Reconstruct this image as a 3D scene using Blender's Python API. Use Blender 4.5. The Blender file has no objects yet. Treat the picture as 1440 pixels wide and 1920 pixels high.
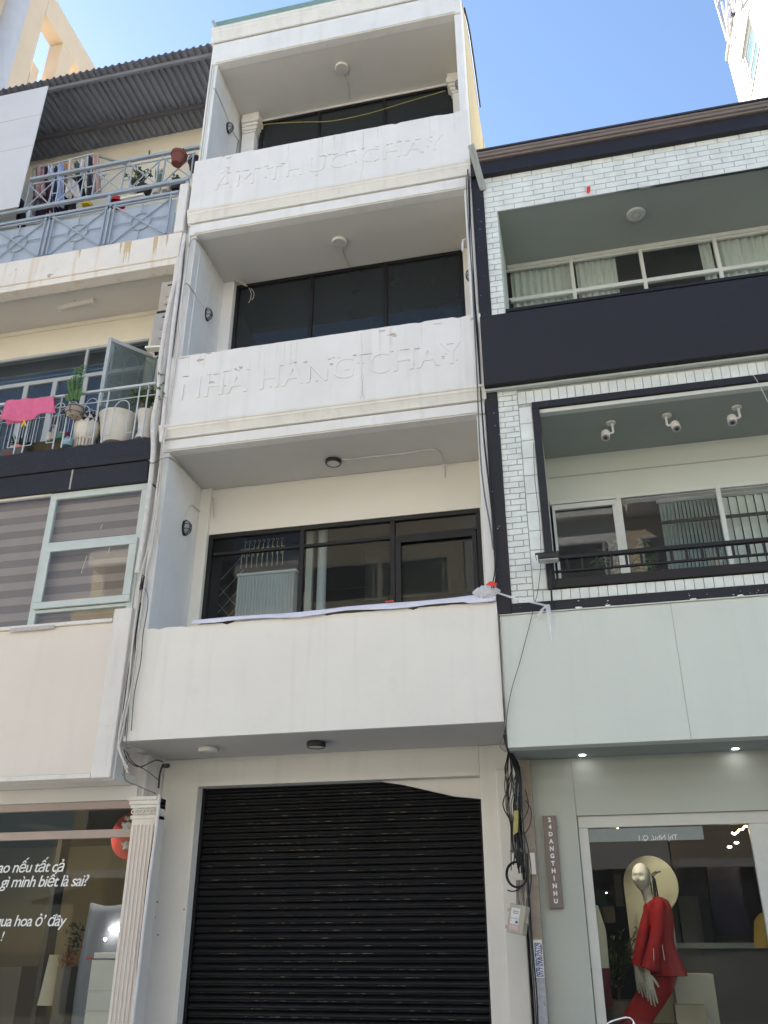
import bpy, bmesh, math, random
from mathutils import Vector, Matrix
random.seed(7)
sc = bpy.context.scene
R = math.radians

# ------------------------------------------------------------------ camera
FPX, CX, CY = 1654.5, 720.0, 960.0
CAM = Vector((0.0, -8.0, 1.6))
PITCH, YAW, ROLL = R(26.458), R(-12.761), R(-0.05)
_f = Vector((math.sin(YAW)*math.cos(PITCH), math.cos(YAW)*math.cos(PITCH), math.sin(PITCH)))
_r0 = Vector((math.cos(YAW), -math.sin(YAW), 0)); _u0 = _r0.cross(_f)
_r = _r0*math.cos(ROLL) + _u0*math.sin(ROLL); _u = _u0*math.cos(ROLL) - _r0*math.sin(ROLL)
cd = bpy.data.cameras.new('camera'); cam = bpy.data.objects.new('camera', cd)
sc.collection.objects.link(cam); sc.camera = cam
cam.matrix_world = Matrix(((_r.x, _u.x, -_f.x, CAM.x), (_r.y, _u.y, -_f.y, CAM.y), (_r.z, _u.z, -_f.z, CAM.z), (0, 0, 0, 1)))
cd.sensor_fit = 'VERTICAL'; cd.sensor_height = 36.0; cd.lens = 36.0*FPX/1920.0
cd.clip_start = 0.05; cd.clip_end = 3000

# ------------------------------------------------------------------ light
SUN_DIR = Vector((-0.74, 0.46, 0.66)).normalized()      # towards the sun: behind the houses, from the left
w = bpy.data.worlds.new('World'); sc.world = w; w.use_nodes = True
nt = w.node_tree; nt.nodes.clear()
sky = nt.nodes.new('ShaderNodeTexSky'); sky.sky_type = 'NISHITA'; sky.sun_disc = False
sky.sun_elevation = math.asin(SUN_DIR.z); sky.sun_rotation = math.atan2(SUN_DIR.x, SUN_DIR.y)
sky.altitude = 0; sky.air_density = 1.0; sky.dust_density = 0.2; sky.ozone_density = 1.4
bg = nt.nodes.new('ShaderNodeBackground'); bg.inputs['Strength'].default_value = 0.058
wo = nt.nodes.new('ShaderNodeOutputWorld')
nt.links.new(sky.outputs[0], bg.inputs[0]); nt.links.new(bg.outputs[0], wo.inputs[0])
sd = bpy.data.lights.new('sun', 'SUN'); sd.energy = 5.0; sd.angle = R(0.5); sd.color = (1.0, 0.94, 0.85)
so = bpy.data.objects.new('sun', sd); sc.collection.objects.link(so)
so.rotation_euler = SUN_DIR.to_track_quat('Z', 'Y').to_euler(); so.location = (0, 0, 40)
sc.view_settings.view_transform = 'Standard'; sc.view_settings.look = 'None'
sc.view_settings.exposure = 2.48; sc.view_settings.gamma = 1.0; sc.view_settings.use_curve_mapping = False

# ------------------------------------------------------------------ helpers
def ray(px, py):
    return _r*((px-CX)/FPX) - _u*((py-CY)/FPX) + _f
def P(px, py, y=0.0):                        # the point of the vertical plane Y=y seen at a photo pixel
    d = ray(px, py); return CAM + d*((y-CAM.y)/d.y)
def PX(px, py, x):
    d = ray(px, py); return CAM + d*((x-CAM.x)/d.x)
def PZ(px, py, z):
    d = ray(px, py); return CAM + d*((z-CAM.z)/d.z)

def N(nt, t, **k):
    n = nt.nodes.new(t)
    for a, b in k.items():
        if a in n.inputs: n.inputs[a].default_value = b
        else: setattr(n, a, b)
    return n
def mat(name, col, rough=.65, var=.08, scale=1.5, bump=.15, bscale=60, streak=0.0, scol=(.12, .10, .08), metal=0.0, spec=.4,
        grime=0.0, gscale=5.0, gcol=None, trans=0.0, sheen=0):
    m = bpy.data.materials.new(name); m.use_nodes = True; t = m.node_tree; t.nodes.clear()
    out = N(t, 'ShaderNodeOutputMaterial'); b = N(t, 'ShaderNodeBsdfPrincipled')
    t.links.new(b.outputs[0], out.inputs[0])
    b.inputs['Metallic'].default_value = metal; b.inputs['Specular IOR Level'].default_value = spec
    g = N(t, 'ShaderNodeNewGeometry')
    n1 = N(t, 'ShaderNodeTexNoise'); n1.inputs['Scale'].default_value = scale; n1.inputs['Detail'].default_value = 6; n1.inputs['Roughness'].default_value = .62
    t.links.new(g.outputs['Position'], n1.inputs['Vector'])
    mr = N(t, 'ShaderNodeMapRange'); mr.inputs['From Min'].default_value = .3; mr.inputs['From Max'].default_value = .7
    mr.inputs['To Min'].default_value = 1-var; mr.inputs['To Max'].default_value = 1+var*.6
    t.links.new(n1.outputs[0], mr.inputs['Value'])
    mx = N(t, 'ShaderNodeVectorMath', operation='SCALE'); mx.inputs[0].default_value = col[:3]
    t.links.new(mr.outputs[0], mx.inputs['Scale'])
    cur = mx.outputs[0]
    def blend(cur, fac, c):
        q = N(t, 'ShaderNodeMix', data_type='RGBA'); t.links.new(fac, q.inputs[0]); t.links.new(cur, q.inputs[6]); q.inputs[7].default_value = (*c, 1)
        return q.outputs[2]
    if streak > 0:
        mp = N(t, 'ShaderNodeMapping'); mp.inputs['Scale'].default_value = (9, 9, .55)
        t.links.new(g.outputs['Position'], mp.inputs[0])
        n2 = N(t, 'ShaderNodeTexNoise'); n2.inputs['Scale'].default_value = 1.0; n2.inputs['Detail'].default_value = 5
        t.links.new(mp.outputs[0], n2.inputs['Vector'])
        r2 = N(t, 'ShaderNodeMapRange'); r2.inputs['From Min'].default_value = .54; r2.inputs['From Max'].default_value = .8; r2.inputs['To Max'].default_value = streak
        t.links.new(n2.outputs[0], r2.inputs['Value']); cur = blend(cur, r2.outputs[0], scol)
    if grime > 0:
        n3 = N(t, 'ShaderNodeTexNoise'); n3.inputs['Scale'].default_value = gscale; n3.inputs['Detail'].default_value = 8; n3.inputs['Roughness'].default_value = .75
        t.links.new(g.outputs['Position'], n3.inputs['Vector'])
        r3 = N(t, 'ShaderNodeMapRange'); r3.inputs['From Min'].default_value = .56; r3.inputs['From Max'].default_value = .72; r3.inputs['To Max'].default_value = grime
        t.links.new(n3.outputs[0], r3.inputs['Value']); cur = blend(cur, r3.outputs[0], gcol or scol)
    t.links.new(cur, b.inputs['Base Color'])
    rr = N(t, 'ShaderNodeMapRange'); rr.inputs['To Min'].default_value = max(.05, rough-.1); rr.inputs['To Max'].default_value = min(1, rough+.1)
    t.links.new(n1.outputs[0], rr.inputs['Value']); t.links.new(rr.outputs[0], b.inputs['Roughness'])
    if bump > 0:
        nb = N(t, 'ShaderNodeTexNoise'); nb.inputs['Scale'].default_value = bscale; nb.inputs['Detail'].default_value = 4
        t.links.new(g.outputs['Position'], nb.inputs['Vector'])
        bb = N(t, 'ShaderNodeBump'); bb.inputs['Strength'].default_value = bump; bb.inputs['Distance'].default_value = .004
        ad = N(t, 'ShaderNodeMath', operation='ADD'); m5 = N(t, 'ShaderNodeMath', operation='MULTIPLY'); m5.inputs[1].default_value = 3
        t.links.new(n1.outputs[0], m5.inputs[0]); t.links.new(m5.outputs[0], ad.inputs[0]); t.links.new(nb.outputs[0], ad.inputs[1])
        t.links.new(ad.outputs[0], bb.inputs['Height']); t.links.new(bb.outputs[0], b.inputs['Normal'])
    return m
def glass(name, tint=(.9, .93, .92), clear=.9, body=(.02, .025, .03), rough=0.02, ior=1.5, dirt=.03):
    m = bpy.data.materials.new(name); m.use_nodes = True; t = m.node_tree; t.nodes.clear()
    out = N(t, 'ShaderNodeOutputMaterial')
    tr = N(t, 'ShaderNodeBsdfTransparent'); tr.inputs[0].default_value = (*tint, 1)
    df = N(t, 'ShaderNodeBsdfDiffuse'); df.inputs[0].default_value = (*body, 1)
    m1 = N(t, 'ShaderNodeMixShader')
    g = N(t, 'ShaderNodeNewGeometry'); no = N(t, 'ShaderNodeTexNoise'); no.inputs['Scale'].default_value = 3; no.inputs['Detail'].default_value = 6
    t.links.new(g.outputs['Position'], no.inputs['Vector'])
    mr = N(t, 'ShaderNodeMapRange'); mr.inputs['From Min'].default_value = .35; mr.inputs['From Max'].default_value = .75
    mr.inputs['To Min'].default_value = 1-clear; mr.inputs['To Max'].default_value = min(1, 1-clear+dirt)
    t.links.new(no.outputs[0], mr.inputs['Value']); t.links.new(mr.outputs[0], m1.inputs[0])
    t.links.new(tr.outputs[0], m1.inputs[1]); t.links.new(df.outputs[0], m1.inputs[2])
    gl = N(t, 'ShaderNodeBsdfGlossy'); gl.inputs['Roughness'].default_value = rough
    fr = N(t, 'ShaderNodeFresnel'); fr.inputs['IOR'].default_value = ior
    bu = N(t, 'ShaderNodeBump'); bu.inputs['Strength'].default_value = .02; bu.inputs['Distance'].default_value = .02
    n2 = N(t, 'ShaderNodeTexNoise'); n2.inputs['Scale'].default_value = 1.2; t.links.new(g.outputs['Position'], n2.inputs['Vector'])
    t.links.new(n2.outputs[0], bu.inputs['Height']); t.links.new(bu.outputs[0], gl.inputs['Normal'])
    bk_ = N(t, 'ShaderNodeMath', operation='SUBTRACT'); bk_.inputs[0].default_value = 1; t.links.new(g.outputs['Backfacing'], bk_.inputs[1])
    mu_ = N(t, 'ShaderNodeMath', operation='MULTIPLY'); t.links.new(fr.outputs[0], mu_.inputs[0]); t.links.new(bk_.outputs[0], mu_.inputs[1])
    m2 = N(t, 'ShaderNodeMixShader'); t.links.new(mu_.outputs[0], m2.inputs[0]); t.links.new(m1.outputs[0], m2.inputs[1]); t.links.new(gl.outputs[0], m2.inputs[2])
    t.links.new(m2.outputs[0], out.inputs[0]); return m
def emit(name, col, s):
    m = bpy.data.materials.new(name); m.use_nodes = True; t = m.node_tree; t.nodes.clear()
    out = N(t, 'ShaderNodeOutputMaterial'); e = N(t, 'ShaderNodeEmission'); e.inputs[0].default_value = (*col, 1); e.inputs[1].default_value = s
    t.links.new(e.outputs[0], out.inputs[0]); return m

class MB:
    def __init__(s): s.v = []; s.f = []; s.smooth = False
    def box(s, x0, x1, y0, y1, z0, z1):
        n = len(s.v); x0, x1 = min(x0, x1), max(x0, x1); y0, y1 = min(y0, y1), max(y0, y1); z0, z1 = min(z0, z1), max(z0, z1)
        s.v += [(x0,y0,z0),(x1,y0,z0),(x1,y1,z0),(x0,y1,z0),(x0,y0,z1),(x1,y0,z1),(x1,y1,z1),(x0,y1,z1)]
        s.f += [(n,n+3,n+2,n+1),(n+4,n+5,n+6,n+7),(n,n+1,n+5,n+4),(n+1,n+2,n+6,n+5),(n+2,n+3,n+7,n+6),(n+3,n,n+4,n+7)]
        return s
    def prism(s, pts, d):                       # polygon pts (3-D), extruded by vector d
        n = len(s.v); k = len(pts); d = Vector(d)
        s.v += [tuple(p) for p in pts] + [tuple(Vector(p)+d) for p in pts]
        s.f += [tuple(range(n+k-1, n-1, -1)), tuple(range(n+k, n+2*k))]
        s.f += [(n+i, n+(i+1) % k, n+k+(i+1) % k, n+k+i) for i in range(k)]
        return s
    def bar(s, a, b, w, h=None, up=(0, 1, 0)):  # rectangular bar from a to b
        a = Vector(a); b = Vector(b); h = h or w; d = (b-a).normalized(); up = Vector(up)
        if abs(d.dot(up)) > .98: up = Vector((1, 0, 0))
        x = d.cross(up).normalized(); y = x.cross(d).normalized()
        q = [x*w/2+y*h/2, x*w/2-y*h/2, -x*w/2-y*h/2, -x*w/2+y*h/2]
        return s.prism([a+i for i in q], b-a)
    def tube(s, pts, r, n=8, caps=True, flat=1.0, up=None):
        pts = [Vector(p) for p in pts]; k = len(pts)
        rs = r if isinstance(r, (list, tuple)) else [r]*k
        base = len(s.v); prev = None
        for i, p in enumerate(pts):
            d = (pts[min(i+1, k-1)]-pts[max(i-1, 0)]).normalized()
            if up is not None: x = d.cross(Vector(up)).normalized()
            elif prev is None:
                x = d.orthogonal().normalized()
            else: x = (prev - d*prev.dot(d)).normalized()
            prev = x; y = d.cross(x)
            rr = rs[i]; ra, rb = rr if isinstance(rr, (list, tuple)) else (rr, rr*flat)
            for j in range(n):
                a = 2*math.pi*j/n; s.v.append(tuple(p + x*ra*math.cos(a) + y*rb*math.sin(a)))
        for i in range(k-1):
            for j in range(n):
                a = base+i*n+j; b = base+i*n+(j+1) % n
                s.f.append((a, b, b+n, a+n))
        if caps: s.f.append(tuple(range(base+n-1, base-1, -1))); s.f.append(tuple(range(base+(k-1)*n, base+k*n)))
        s.smooth = True
        return s
    def lathe(s, c, prof, n=20, squash=1.0):    # prof: (radius, z) list round the vertical axis through c
        c = Vector(c); b = len(s.v)
        for r_, z in prof:
            for j in range(n):
                a = 2*math.pi*j/n; s.v.append((c.x+r_*math.cos(a), c.y+r_*squash*math.sin(a), c.z+z))
        for i in range(len(prof)-1):
            for j in range(n):
                p = b+i*n+j; q = b+i*n+(j+1) % n; s.f.append((p, q, q+n, p+n))
        s.smooth = True
        return s
    def quad(s, a, b, c, d):
        n = len(s.v); s.v += [tuple(a), tuple(b), tuple(c), tuple(d)]; s.f.append((n, n+1, n+2, n+3)); return s
    def sheet(s, grid, closed=False):           # grid of points [row][col]
        b = len(s.v); nc = len(grid[0])
        for row in grid: s.v += [tuple(p) for p in row]
        for i in range(len(grid)-1):
            for j in range(nc-1):
                a = b+i*nc+j; s.f.append((a, a+1, a+nc+1, a+nc))
        s.smooth = True
        return s
    def mesh(s, name, org=(0, 0, 0)):
        me = bpy.data.meshes.new(name); o = Vector(org)
        me.from_pydata([tuple(Vector(v)-o) for v in s.v], [], s.f); me.update()
        if s.smooth:
            me.polygons.foreach_set('use_smooth', [True]*len(me.polygons)); me.set_sharp_from_angle(angle=R(38))
        return me
COL = sc.collection
def root_loc(p):
    v = Vector((0, 0, 0))
    while p is not None: v += p.location; p = p.parent
    return v
def tag(o, label=None, cat=None, group=None, kind=None):
    if label: o['label'] = label
    if cat: o['category'] = cat
    if group: o['group'] = group
    if kind: o['kind'] = kind
    return o
def thing(name, label, cat, loc=(0, 0, 0), group=None):
    o = bpy.data.objects.new(name, None); o.location = loc; o.empty_display_size = .1; COL.objects.link(o)
    return tag(o, label, cat, group)
def part(name, mb, m, parent=None, label=None, bevel=0, kind=None, org=None, solid=0):
    o0 = Vector(org) if org is not None else root_loc(parent)
    me = mb.mesh(name, o0) if isinstance(mb, MB) else mb
    me.materials.append(m) if not me.materials else None
    o = bpy.data.objects.new(name, me); COL.objects.link(o)
    if parent is not None: o.parent = parent
    elif org is not None: o.location = org
    if label: o['label'] = label
    if kind: o['kind'] = kind
    if solid:
        md = o.modifiers.new('solid', 'SOLIDIFY'); md.thickness = solid; md.offset = 0
    if bevel:
        md = o.modifiers.new('bevel', 'BEVEL'); md.width = bevel; md.segments = 2; md.limit_method = 'ANGLE'; md.angle_limit = R(35); md.harden_normals = False
    return o
def B(*a): return MB().box(*a)
def single(name, mb, m, label, cat, org=(0, 0, 0), group=None, bevel=0, kind=None, solid=0):
    o = part(name, mb, m, None, None, bevel, kind, org, solid); return tag(o, label, cat, group)
def smooth_path(pts, n=6):
    pts = [Vector(p) for p in pts]
    if len(pts) < 3: return pts
    out = []
    q = [pts[0]*2-pts[1]] + pts + [pts[-1]*2-pts[-2]]
    for i in range(1, len(q)-2):
        a, b, c, d = q[i-1:i+3]
        for k in range(n):
            t = k/n
            out.append(.5*((2*b)+(c-a)*t+(2*a-5*b+4*c-d)*t*t+(3*b-a-3*c+d)*t*t*t))
    out.append(pts[-1]); return out
def copy_tree(o, parent=None):
    c = o.copy(); COL.objects.link(c); c.parent = parent
    for ch in list(o.children): copy_tree(ch, c)
    return c
def text_mesh(body, size, extrude=.002, shear=0, align='LEFT', spacing=1.0, bold=0.0):
    cu = bpy.data.curves.new('lettering', 'FONT'); cu.body = body; cu.size = size; cu.extrude = extrude; cu.shear = shear
    cu.align_x = align; cu.space_character = spacing; cu.offset = bold; cu.resolution_u = 3
    to = bpy.data.objects.new('lettering', cu); COL.objects.link(to)
    me = bpy.data.meshes.new_from_object(to.evaluated_get(bpy.context.evaluated_depsgraph_get()))
    bpy.data.objects.remove(to); return me
def place_text(name, body, size, loc, m, parent, extrude=.002, rot=(math.pi/2, 0, 0), label=None, xf=None, maxw=None, **k):
    me = text_mesh(body, size, extrude, **k)
    if maxw:
        w_ = max(v.co.x for v in me.vertices)-min(v.co.x for v in me.vertices); me.transform(Matrix.Diagonal((maxw/w_, 1, 1, 1))); me.materials.clear(); me.materials.append(m)
    M4 = Matrix.Translation(Vector(loc)-root_loc(parent)) @ (xf or Matrix.Identity(4)) @ (Matrix.Rotation(rot[2], 4, 'Z') @ Matrix.Rotation(rot[1], 4, 'Y') @ Matrix.Rotation(rot[0], 4, 'X'))
    me.transform(M4)
    o = bpy.data.objects.new(name, me); COL.objects.link(o); o.parent = parent
    if label: o['label'] = label
    return o

def leaves(t, c, n, spread, h, size, m_, seed, droop=.2, aspect=.45, stems=6, name='foliage'):
    rnd = random.Random(seed); lm = MB(); sm_ = MB(); c = Vector(c)
    per = max(1, n//stems)
    for s_ in range(stems):
        a = rnd.uniform(0, 6.28); out = Vector((math.cos(a), math.sin(a)*.8, 0))*spread*rnd.uniform(.3, 1); hh = h*rnd.uniform(.55, 1)
        pth = [c+out*(k_/5)**1.5+Vector((0, 0, hh*(k_/5)-droop*hh*(k_/5)**3)) for k_ in range(6)]
        sm_.tube(pth, .005, 5)
        for l_ in range(per):
            t_ = rnd.uniform(.25, 1); k_ = min(4, int(t_*5)); q_ = pth[k_].lerp(pth[k_+1], t_*5-k_)
            d = Vector((rnd.uniform(-1, 1), rnd.uniform(-1, 1), rnd.uniform(-.3, .8))).normalized(); s2 = size*rnd.uniform(.6, 1.2); sd_ = d.cross(Vector((0, 0, 1))+d*.2).normalized()*s2*aspect
            e_ = q_+d*s2; mid = q_.lerp(e_, .5)+Vector((0, 0, .12*s2)); n0 = len(lm.v)
            lm.v += [tuple(q_), tuple(mid+sd_*.5), tuple(e_), tuple(mid-sd_*.5)]; lm.f += [(n0, n0+1, n0+2, n0+3)]
    part(name, lm, m_, t, kind='stuff'); part('stems', sm_, M['stem'], t, kind='stuff')

# ------------------------------------------------------------------ materials
M = {}
M['white'] = mat('white wall paint', (.77, .76, .745), .8, .07, 1.2, .35, 90, streak=.28, scol=(.50, .47, .43), grime=.22, gscale=3, gcol=(.55, .52, .48))
M['white_low'] = mat('warm white wall paint', (.80, .77, .715), .8, .05, .8, .3, 90, streak=.28, scol=(.60, .56, .50), grime=.22, gscale=2.2, gcol=(.62, .60, .56))
M['ceiling'] = mat('ceiling paint', (.66, .64, .61), .85, .06, .8, .15, 70, grime=.15, gscale=1.5, gcol=(.5, .48, .45))
M['cream'] = mat('cream wall paint', (.78, .755, .69), .8, .04, 1, .15, 80, grime=.1, gscale=2, gcol=(.6, .56, .48))
M['trim'] = mat('cornice paint', (.74, .72, .675), .75, .06, 4, .25, 80, streak=.25, scol=(.38, .34, .28), grime=.35, gscale=9, gcol=(.42, .38, .32))
M['pink_wall'] = mat('pinkish beige wall paint', (.73, .665, .60), .8, .04, 1, .2, 80, streak=.12, scol=(.5, .42, .36), grime=.12, gscale=4, gcol=(.5, .42, .35))
M['slab'] = mat('stained white slab paint', (.76, .72, .67), .8, .06, 2, .3, 70, streak=.75, scol=(.62, .42, .22), grime=.3, gscale=7, gcol=(.45, .40, .34))
M['left_wall'] = mat('left cream wall paint', (.76, .71, .60), .8, .05, 1, .15, 80, grime=.15, gscale=3, gcol=(.6, .55, .45))
M['left_pier'] = mat('old white pier paint', (.74, .71, .68), .8, .06, 2, .3, 70, streak=.35, scol=(.4, .36, .32), grime=.3, gscale=6, gcol=(.45, .4, .36))
M['mint'] = mat('pale mint wall paint', (.66, .69, .63), .75, .05, .7, .25, 80, streak=.22, scol=(.52, .55, .49), grime=.18, gscale=2, gcol=(.55, .58, .53))
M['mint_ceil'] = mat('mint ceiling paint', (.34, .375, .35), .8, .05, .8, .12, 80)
M['mint_wall'] = mat('mint balcony wall paint', (.60, .63, .57), .8, .04, .8, .12, 80)
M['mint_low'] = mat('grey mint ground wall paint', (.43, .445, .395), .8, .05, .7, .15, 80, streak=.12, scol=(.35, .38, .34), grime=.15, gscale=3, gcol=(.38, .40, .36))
M['brick'] = mat('mint white glazed brick', (.73, .765, .735), .42, .16, 4, .3, 40, streak=.2, scol=(.45, .47, .44))
M['mortar'] = mat('grey mortar', (.42, .425, .41), .9, .2, 20, .4)
M['navy'] = mat('navy black paint', (.0135, .0135, .019), .6, .15, 3, .1, 60, grime=.12, gscale=8, gcol=(.08, .08, .09))
M['navy_strip'] = mat('navy painted fascia', (.0145, .0145, .021), .6, .15, 3, .15, 60, grime=.3, gscale=14, gcol=(.10, .10, .12))
M['black_metal'] = mat('black window metal', (.006, .006, .008), .5, .2, 8, .05, 90, grime=.15, gscale=18, gcol=(.1, .1, .1))
M['shutter'] = mat('black painted shutter steel', (.0045, .0045, .006), .45, .5, 3, .12, 60, streak=.3, scol=(.016, .014, .012), grime=.25, gscale=22, gcol=(.03, .024, .018), spec=.3)
M['chip'] = mat('worn bare steel', (.26, .21, .13), .6, .2, 20, .2)
M['pinkchip'] = mat('bared pink plaster', (.52, .40, .36), .9, .2, 30, .5)
M['greychip'] = mat('bared grey plaster', (.50, .48, .46), .9, .15, 30, .5)
M['crack'] = mat('dark crack', (.36, .33, .30), .95, .3, 20, 0)
M['dirtline'] = mat('dirty ridge', (.42, .40, .37), .9, .3, 20, .4)
M['yellow'] = mat('yellow side wall paint', (.58, .48, .28), .8, .07, 1.5, .2, 60, streak=.25, scol=(.5, .42, .26))
M['peach'] = mat('peach tower paint', (.56, .46, .35), .8, .06, 1.2, .2, 40, streak=.18, scol=(.5, .42, .34), grime=.12, gscale=2, gcol=(.6, .5, .45))
M['grey_duct'] = mat('grey duct steel', (.42, .43, .48), .5, .08, 2, .05)
M['green_sheet'] = mat('green roof sheet', (.20, .30, .26), .6, .12, 2, .1)
M['tin'] = mat('grey corrugated steel', (.22, .235, .285), .5, .12, 2, .1, 40, grime=.12, gscale=9, gcol=(.15, .13, .11))
M['steel_dark'] = mat('dark purlin steel', (.10, .10, .115), .55, .2, 4, .1)
M['board'] = mat('pale cement board', (.60, .60, .63), .75, .06, 1, .15, 50, grime=.2, gscale=2.5, gcol=(.46, .46, .49))
M['rail'] = mat('blue grey railing paint', (.33, .38, .44), .5, .12, 8, .1, 60, grime=.3, gscale=25, gcol=(.20, .18, .15))
M['rail_sheet'] = mat('blue grey sheet steel', (.40, .45, .53), .5, .10, 2.5, .12, 40, streak=.3, scol=(.26, .29, .35), grime=.12, gscale=6, gcol=(.25, .24, .22))
M['rail_light'] = mat('pale grey bar paint', (.50, .54, .57), .5, .12, 9, .1, 60, grime=.2, gscale=25, gcol=(.28, .26, .22))
M['alu'] = mat('grey window paint', (.44, .47, .48), .5, .1, 5, .08)
M['mint_frame'] = mat('pale mint frame paint', (.53, .585, .56), .5, .08, 4, .1, 60, streak=.2, scol=(.4, .45, .42))
M['offwhite_frame'] = mat('off white frame paint', (.62, .64, .60), .5, .08, 4, .08)
M['shop_frame'] = mat('grey white shop frame', (.55, .55, .51), .45, .06, 3, .05)
M['mauve_frame'] = mat('mauve shop frame', (.40, .32, .29), .5, .08, 3, .05)
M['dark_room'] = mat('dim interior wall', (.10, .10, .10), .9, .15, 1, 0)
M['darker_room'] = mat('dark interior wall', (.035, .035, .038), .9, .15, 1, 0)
M['olive_room'] = mat('olive shop interior wall', (.17, .15, .11), .85, .12, .8, 0)
M['grey_room'] = mat('grey interior ceiling', (.20, .22, .21), .85, .1, .8, 0)
M['curtain'] = mat('white curtain cloth', (.72, .74, .70), .9, .05, 3, .1)
M['vertblind'] = mat('grey green vertical blind', (.30, .35, .35), .7, .08, 3, .05)
M['zebra'] = mat('mauve reflection on blind cloth', (.33, .235, .205), .9, .06, 3, .1)  # mauve of a reflected building is put into the cloth colour
M['zebra_light'] = mat('pale mauve reflection on blind cloth', (.50, .375, .33), .9, .06, 3, .1)  # paler stripe, tinted by the same reflected mauve
M['pvc'] = mat('white pvc pipe', (.68, .66, .65), .5, .1, 6, .1, 50, grime=.35, gscale=9, gcol=(.36, .33, .30))
M['pvc_grey'] = mat('grey pvc pipe', (.42, .45, .44), .45, .1, 6, .1)
M['wrap'] = mat('wrapped white pipe tape', (.66, .63, .60), .7, .12, 14, .6, 30, grime=.4, gscale=8, gcol=(.30, .27, .24))
M['cable_white'] = mat('beige cable sheath', (.55, .51, .45), .6, .15, 12, .1)
M['cable_black'] = mat('black cable sheath', (.014, .014, .016), .55, .2, 12, .05)
M['cable_grey'] = mat('grey cable sheath', (.16, .155, .15), .6, .2, 12, .05)
M['cable_yellow'] = mat('dusty yellow cable', (.38, .32, .10), .7, .25, 12, .1)
M['plastic_white'] = mat('white lamp plastic', (.74, .72, .68), .4, .06, 8, .05)
M['diffuser'] = mat('lamp diffuser plastic', (.62, .61, .58), .35, .05, 8, .02)
M['black_plastic'] = mat('black plastic', (.015, .015, .016), .4, .15, 10, .05)
M['lampglass'] = mat('ribbed lamp glass', (.30, .31, .32), .15, .2, 30, .3, 40)
M['gold'] = mat('brass rod', (.85, .70, .45), .4, .1, 8, 0, metal=.2)
M['fluted'] = mat('pale fluted panel', (.78, .79, .82), .5, .04, 4, 0)
M['banner'] = mat('white lilac banner cloth', (.74, .72, .80), .7, .06, 5, .3, 15, grime=.2, gscale=6, gcol=(.55, .5, .62))
M['film'] = glass('clear plastic film', (.95, .95, .97), .5, (.85, .85, .88), .15, 1.4, .3)
M['redtape'] = mat('red tape', (.75, .05, .03), .5, .05, 8, 0)
M['ac'] = mat('aged air conditioner casing', (.46, .42, .35), .5, .1, 8, .1, 50, streak=.35, scol=(.32, .26, .2), grime=.3, gscale=14, gcol=(.28, .22, .17))
M['ac2'] = mat('grey air conditioner casing', (.42, .40, .385), .5, .1, 8, .1, 50, grime=.35, gscale=14, gcol=(.28, .24, .22))
M['terracotta'] = mat('terracotta plastic', (.16, .042, .026), .5, .15, 14, .2)
M['terracotta_dark'] = mat('dark red plastic pot', (.07, .014, .013), .45, .15, 14, .2)
M['pot_white'] = mat('white glazed pot', (.66, .63, .58), .5, .08, 8, .15, 40, streak=.35, scol=(.4, .35, .28), grime=.2, gscale=12, gcol=(.4, .36, .3))
M['pot_stone'] = mat('worn stone pot', (.34, .29, .24), .8, .2, 14, .5)
M['pot_black'] = mat('black plastic pot', (.018, .018, .022), .45, .2, 10, .1)
M['soil'] = mat('soil', (.05, .035, .025), .95, .3, 30, .6)
M['leaf'] = mat('green leaf', (.075, .16, .030), .45, .35, 18, .1)
M['leaf_dark'] = mat('dark green leaf', (.018, .05, .02), .45, .35, 18, .1)
M['leaf_pale'] = mat('pale striped leaf', (.16, .22, .11), .45, .35, 30, .1)
M['stem'] = mat('brown stem', (.09, .07, .04), .8, .2, 20, .2)
M['towel'] = mat('pink towel cloth', (.72, .16, .30), .95, .12, 25, 1.0, 220)
M['red_plastic'] = mat('red plastic', (.55, .02, .03), .35, .08, 8, .02)
M['yellow_plastic'] = mat('yellow plastic', (.75, .52, .04), .4, .08, 8, .02)
M['blue_plastic'] = mat('pale blue plastic', (.25, .42, .52), .4, .08, 8, .02)
M['pink_plastic'] = mat('pink plastic', (.62, .25, .24), .4, .08, 8, .02)
M['asphalt'] = mat('asphalt', (.11, .108, .10), .9, .2, 2, .5, 60)
M['paving'] = mat('pavement concrete', (.42, .40, .36), .85, .15, 1.5, .4, 40)
M['earth'] = mat('ground', (.20, .18, .15), .95, .2, .2, .2)
M['wood_sign'] = mat('taupe sign board', (.19, .15, .13), .55, .1, 8, .1)
M['sign_light'] = emit('lit sign letters', (.52, .50, 1.0), 1.1)
M['white_vinyl'] = mat('white vinyl lettering', (.40, .40, .38), .6, .03, 5, 0)
M['mannequin'] = mat('matt mannequin skin', (.60, .58, .50), .9, .03, 4, 0, spec=.05)
M['red_cloth'] = mat('red suit cloth', (.33, .008, .009), .75, .12, 9, .35, 130)
M['zip'] = mat('zip metal', (.8, .75, .7), .3, .1, 8, 0, metal=.8)
M['arch'] = mat('cream arch panel', (.34, .32, .225), .8, .04, 2, .05)
M['screen'] = mat('dark violet screen', (.035, .030, .07), .15, .5, 2.2, 0)
M['tealbox'] = mat('teal panel', (.05, .10, .10), .7, .1, 5, 0)
M['coat'] = mat('cream coat cloth', (.62, .57, .44), .9, .08, 8, .2)
M['plinth'] = mat('grey white plinth', (.50, .49, .42), .6, .06, 3, .05)
M['grey_cloth'] = mat('grey blue upholstery', (.21, .22, .26), .9, .1, 6, .3, 90)
M['white_paper'] = mat('white box card', (.80, .79, .76), .6, .04, 6, .05)
M['red_disc'] = mat('red sign disc', (.50, .05, .04), .5, .08, 5, 0)
M['silver'] = mat('silver foil', (.62, .62, .66), .3, .1, 8, .4, 20, metal=.5)
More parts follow.
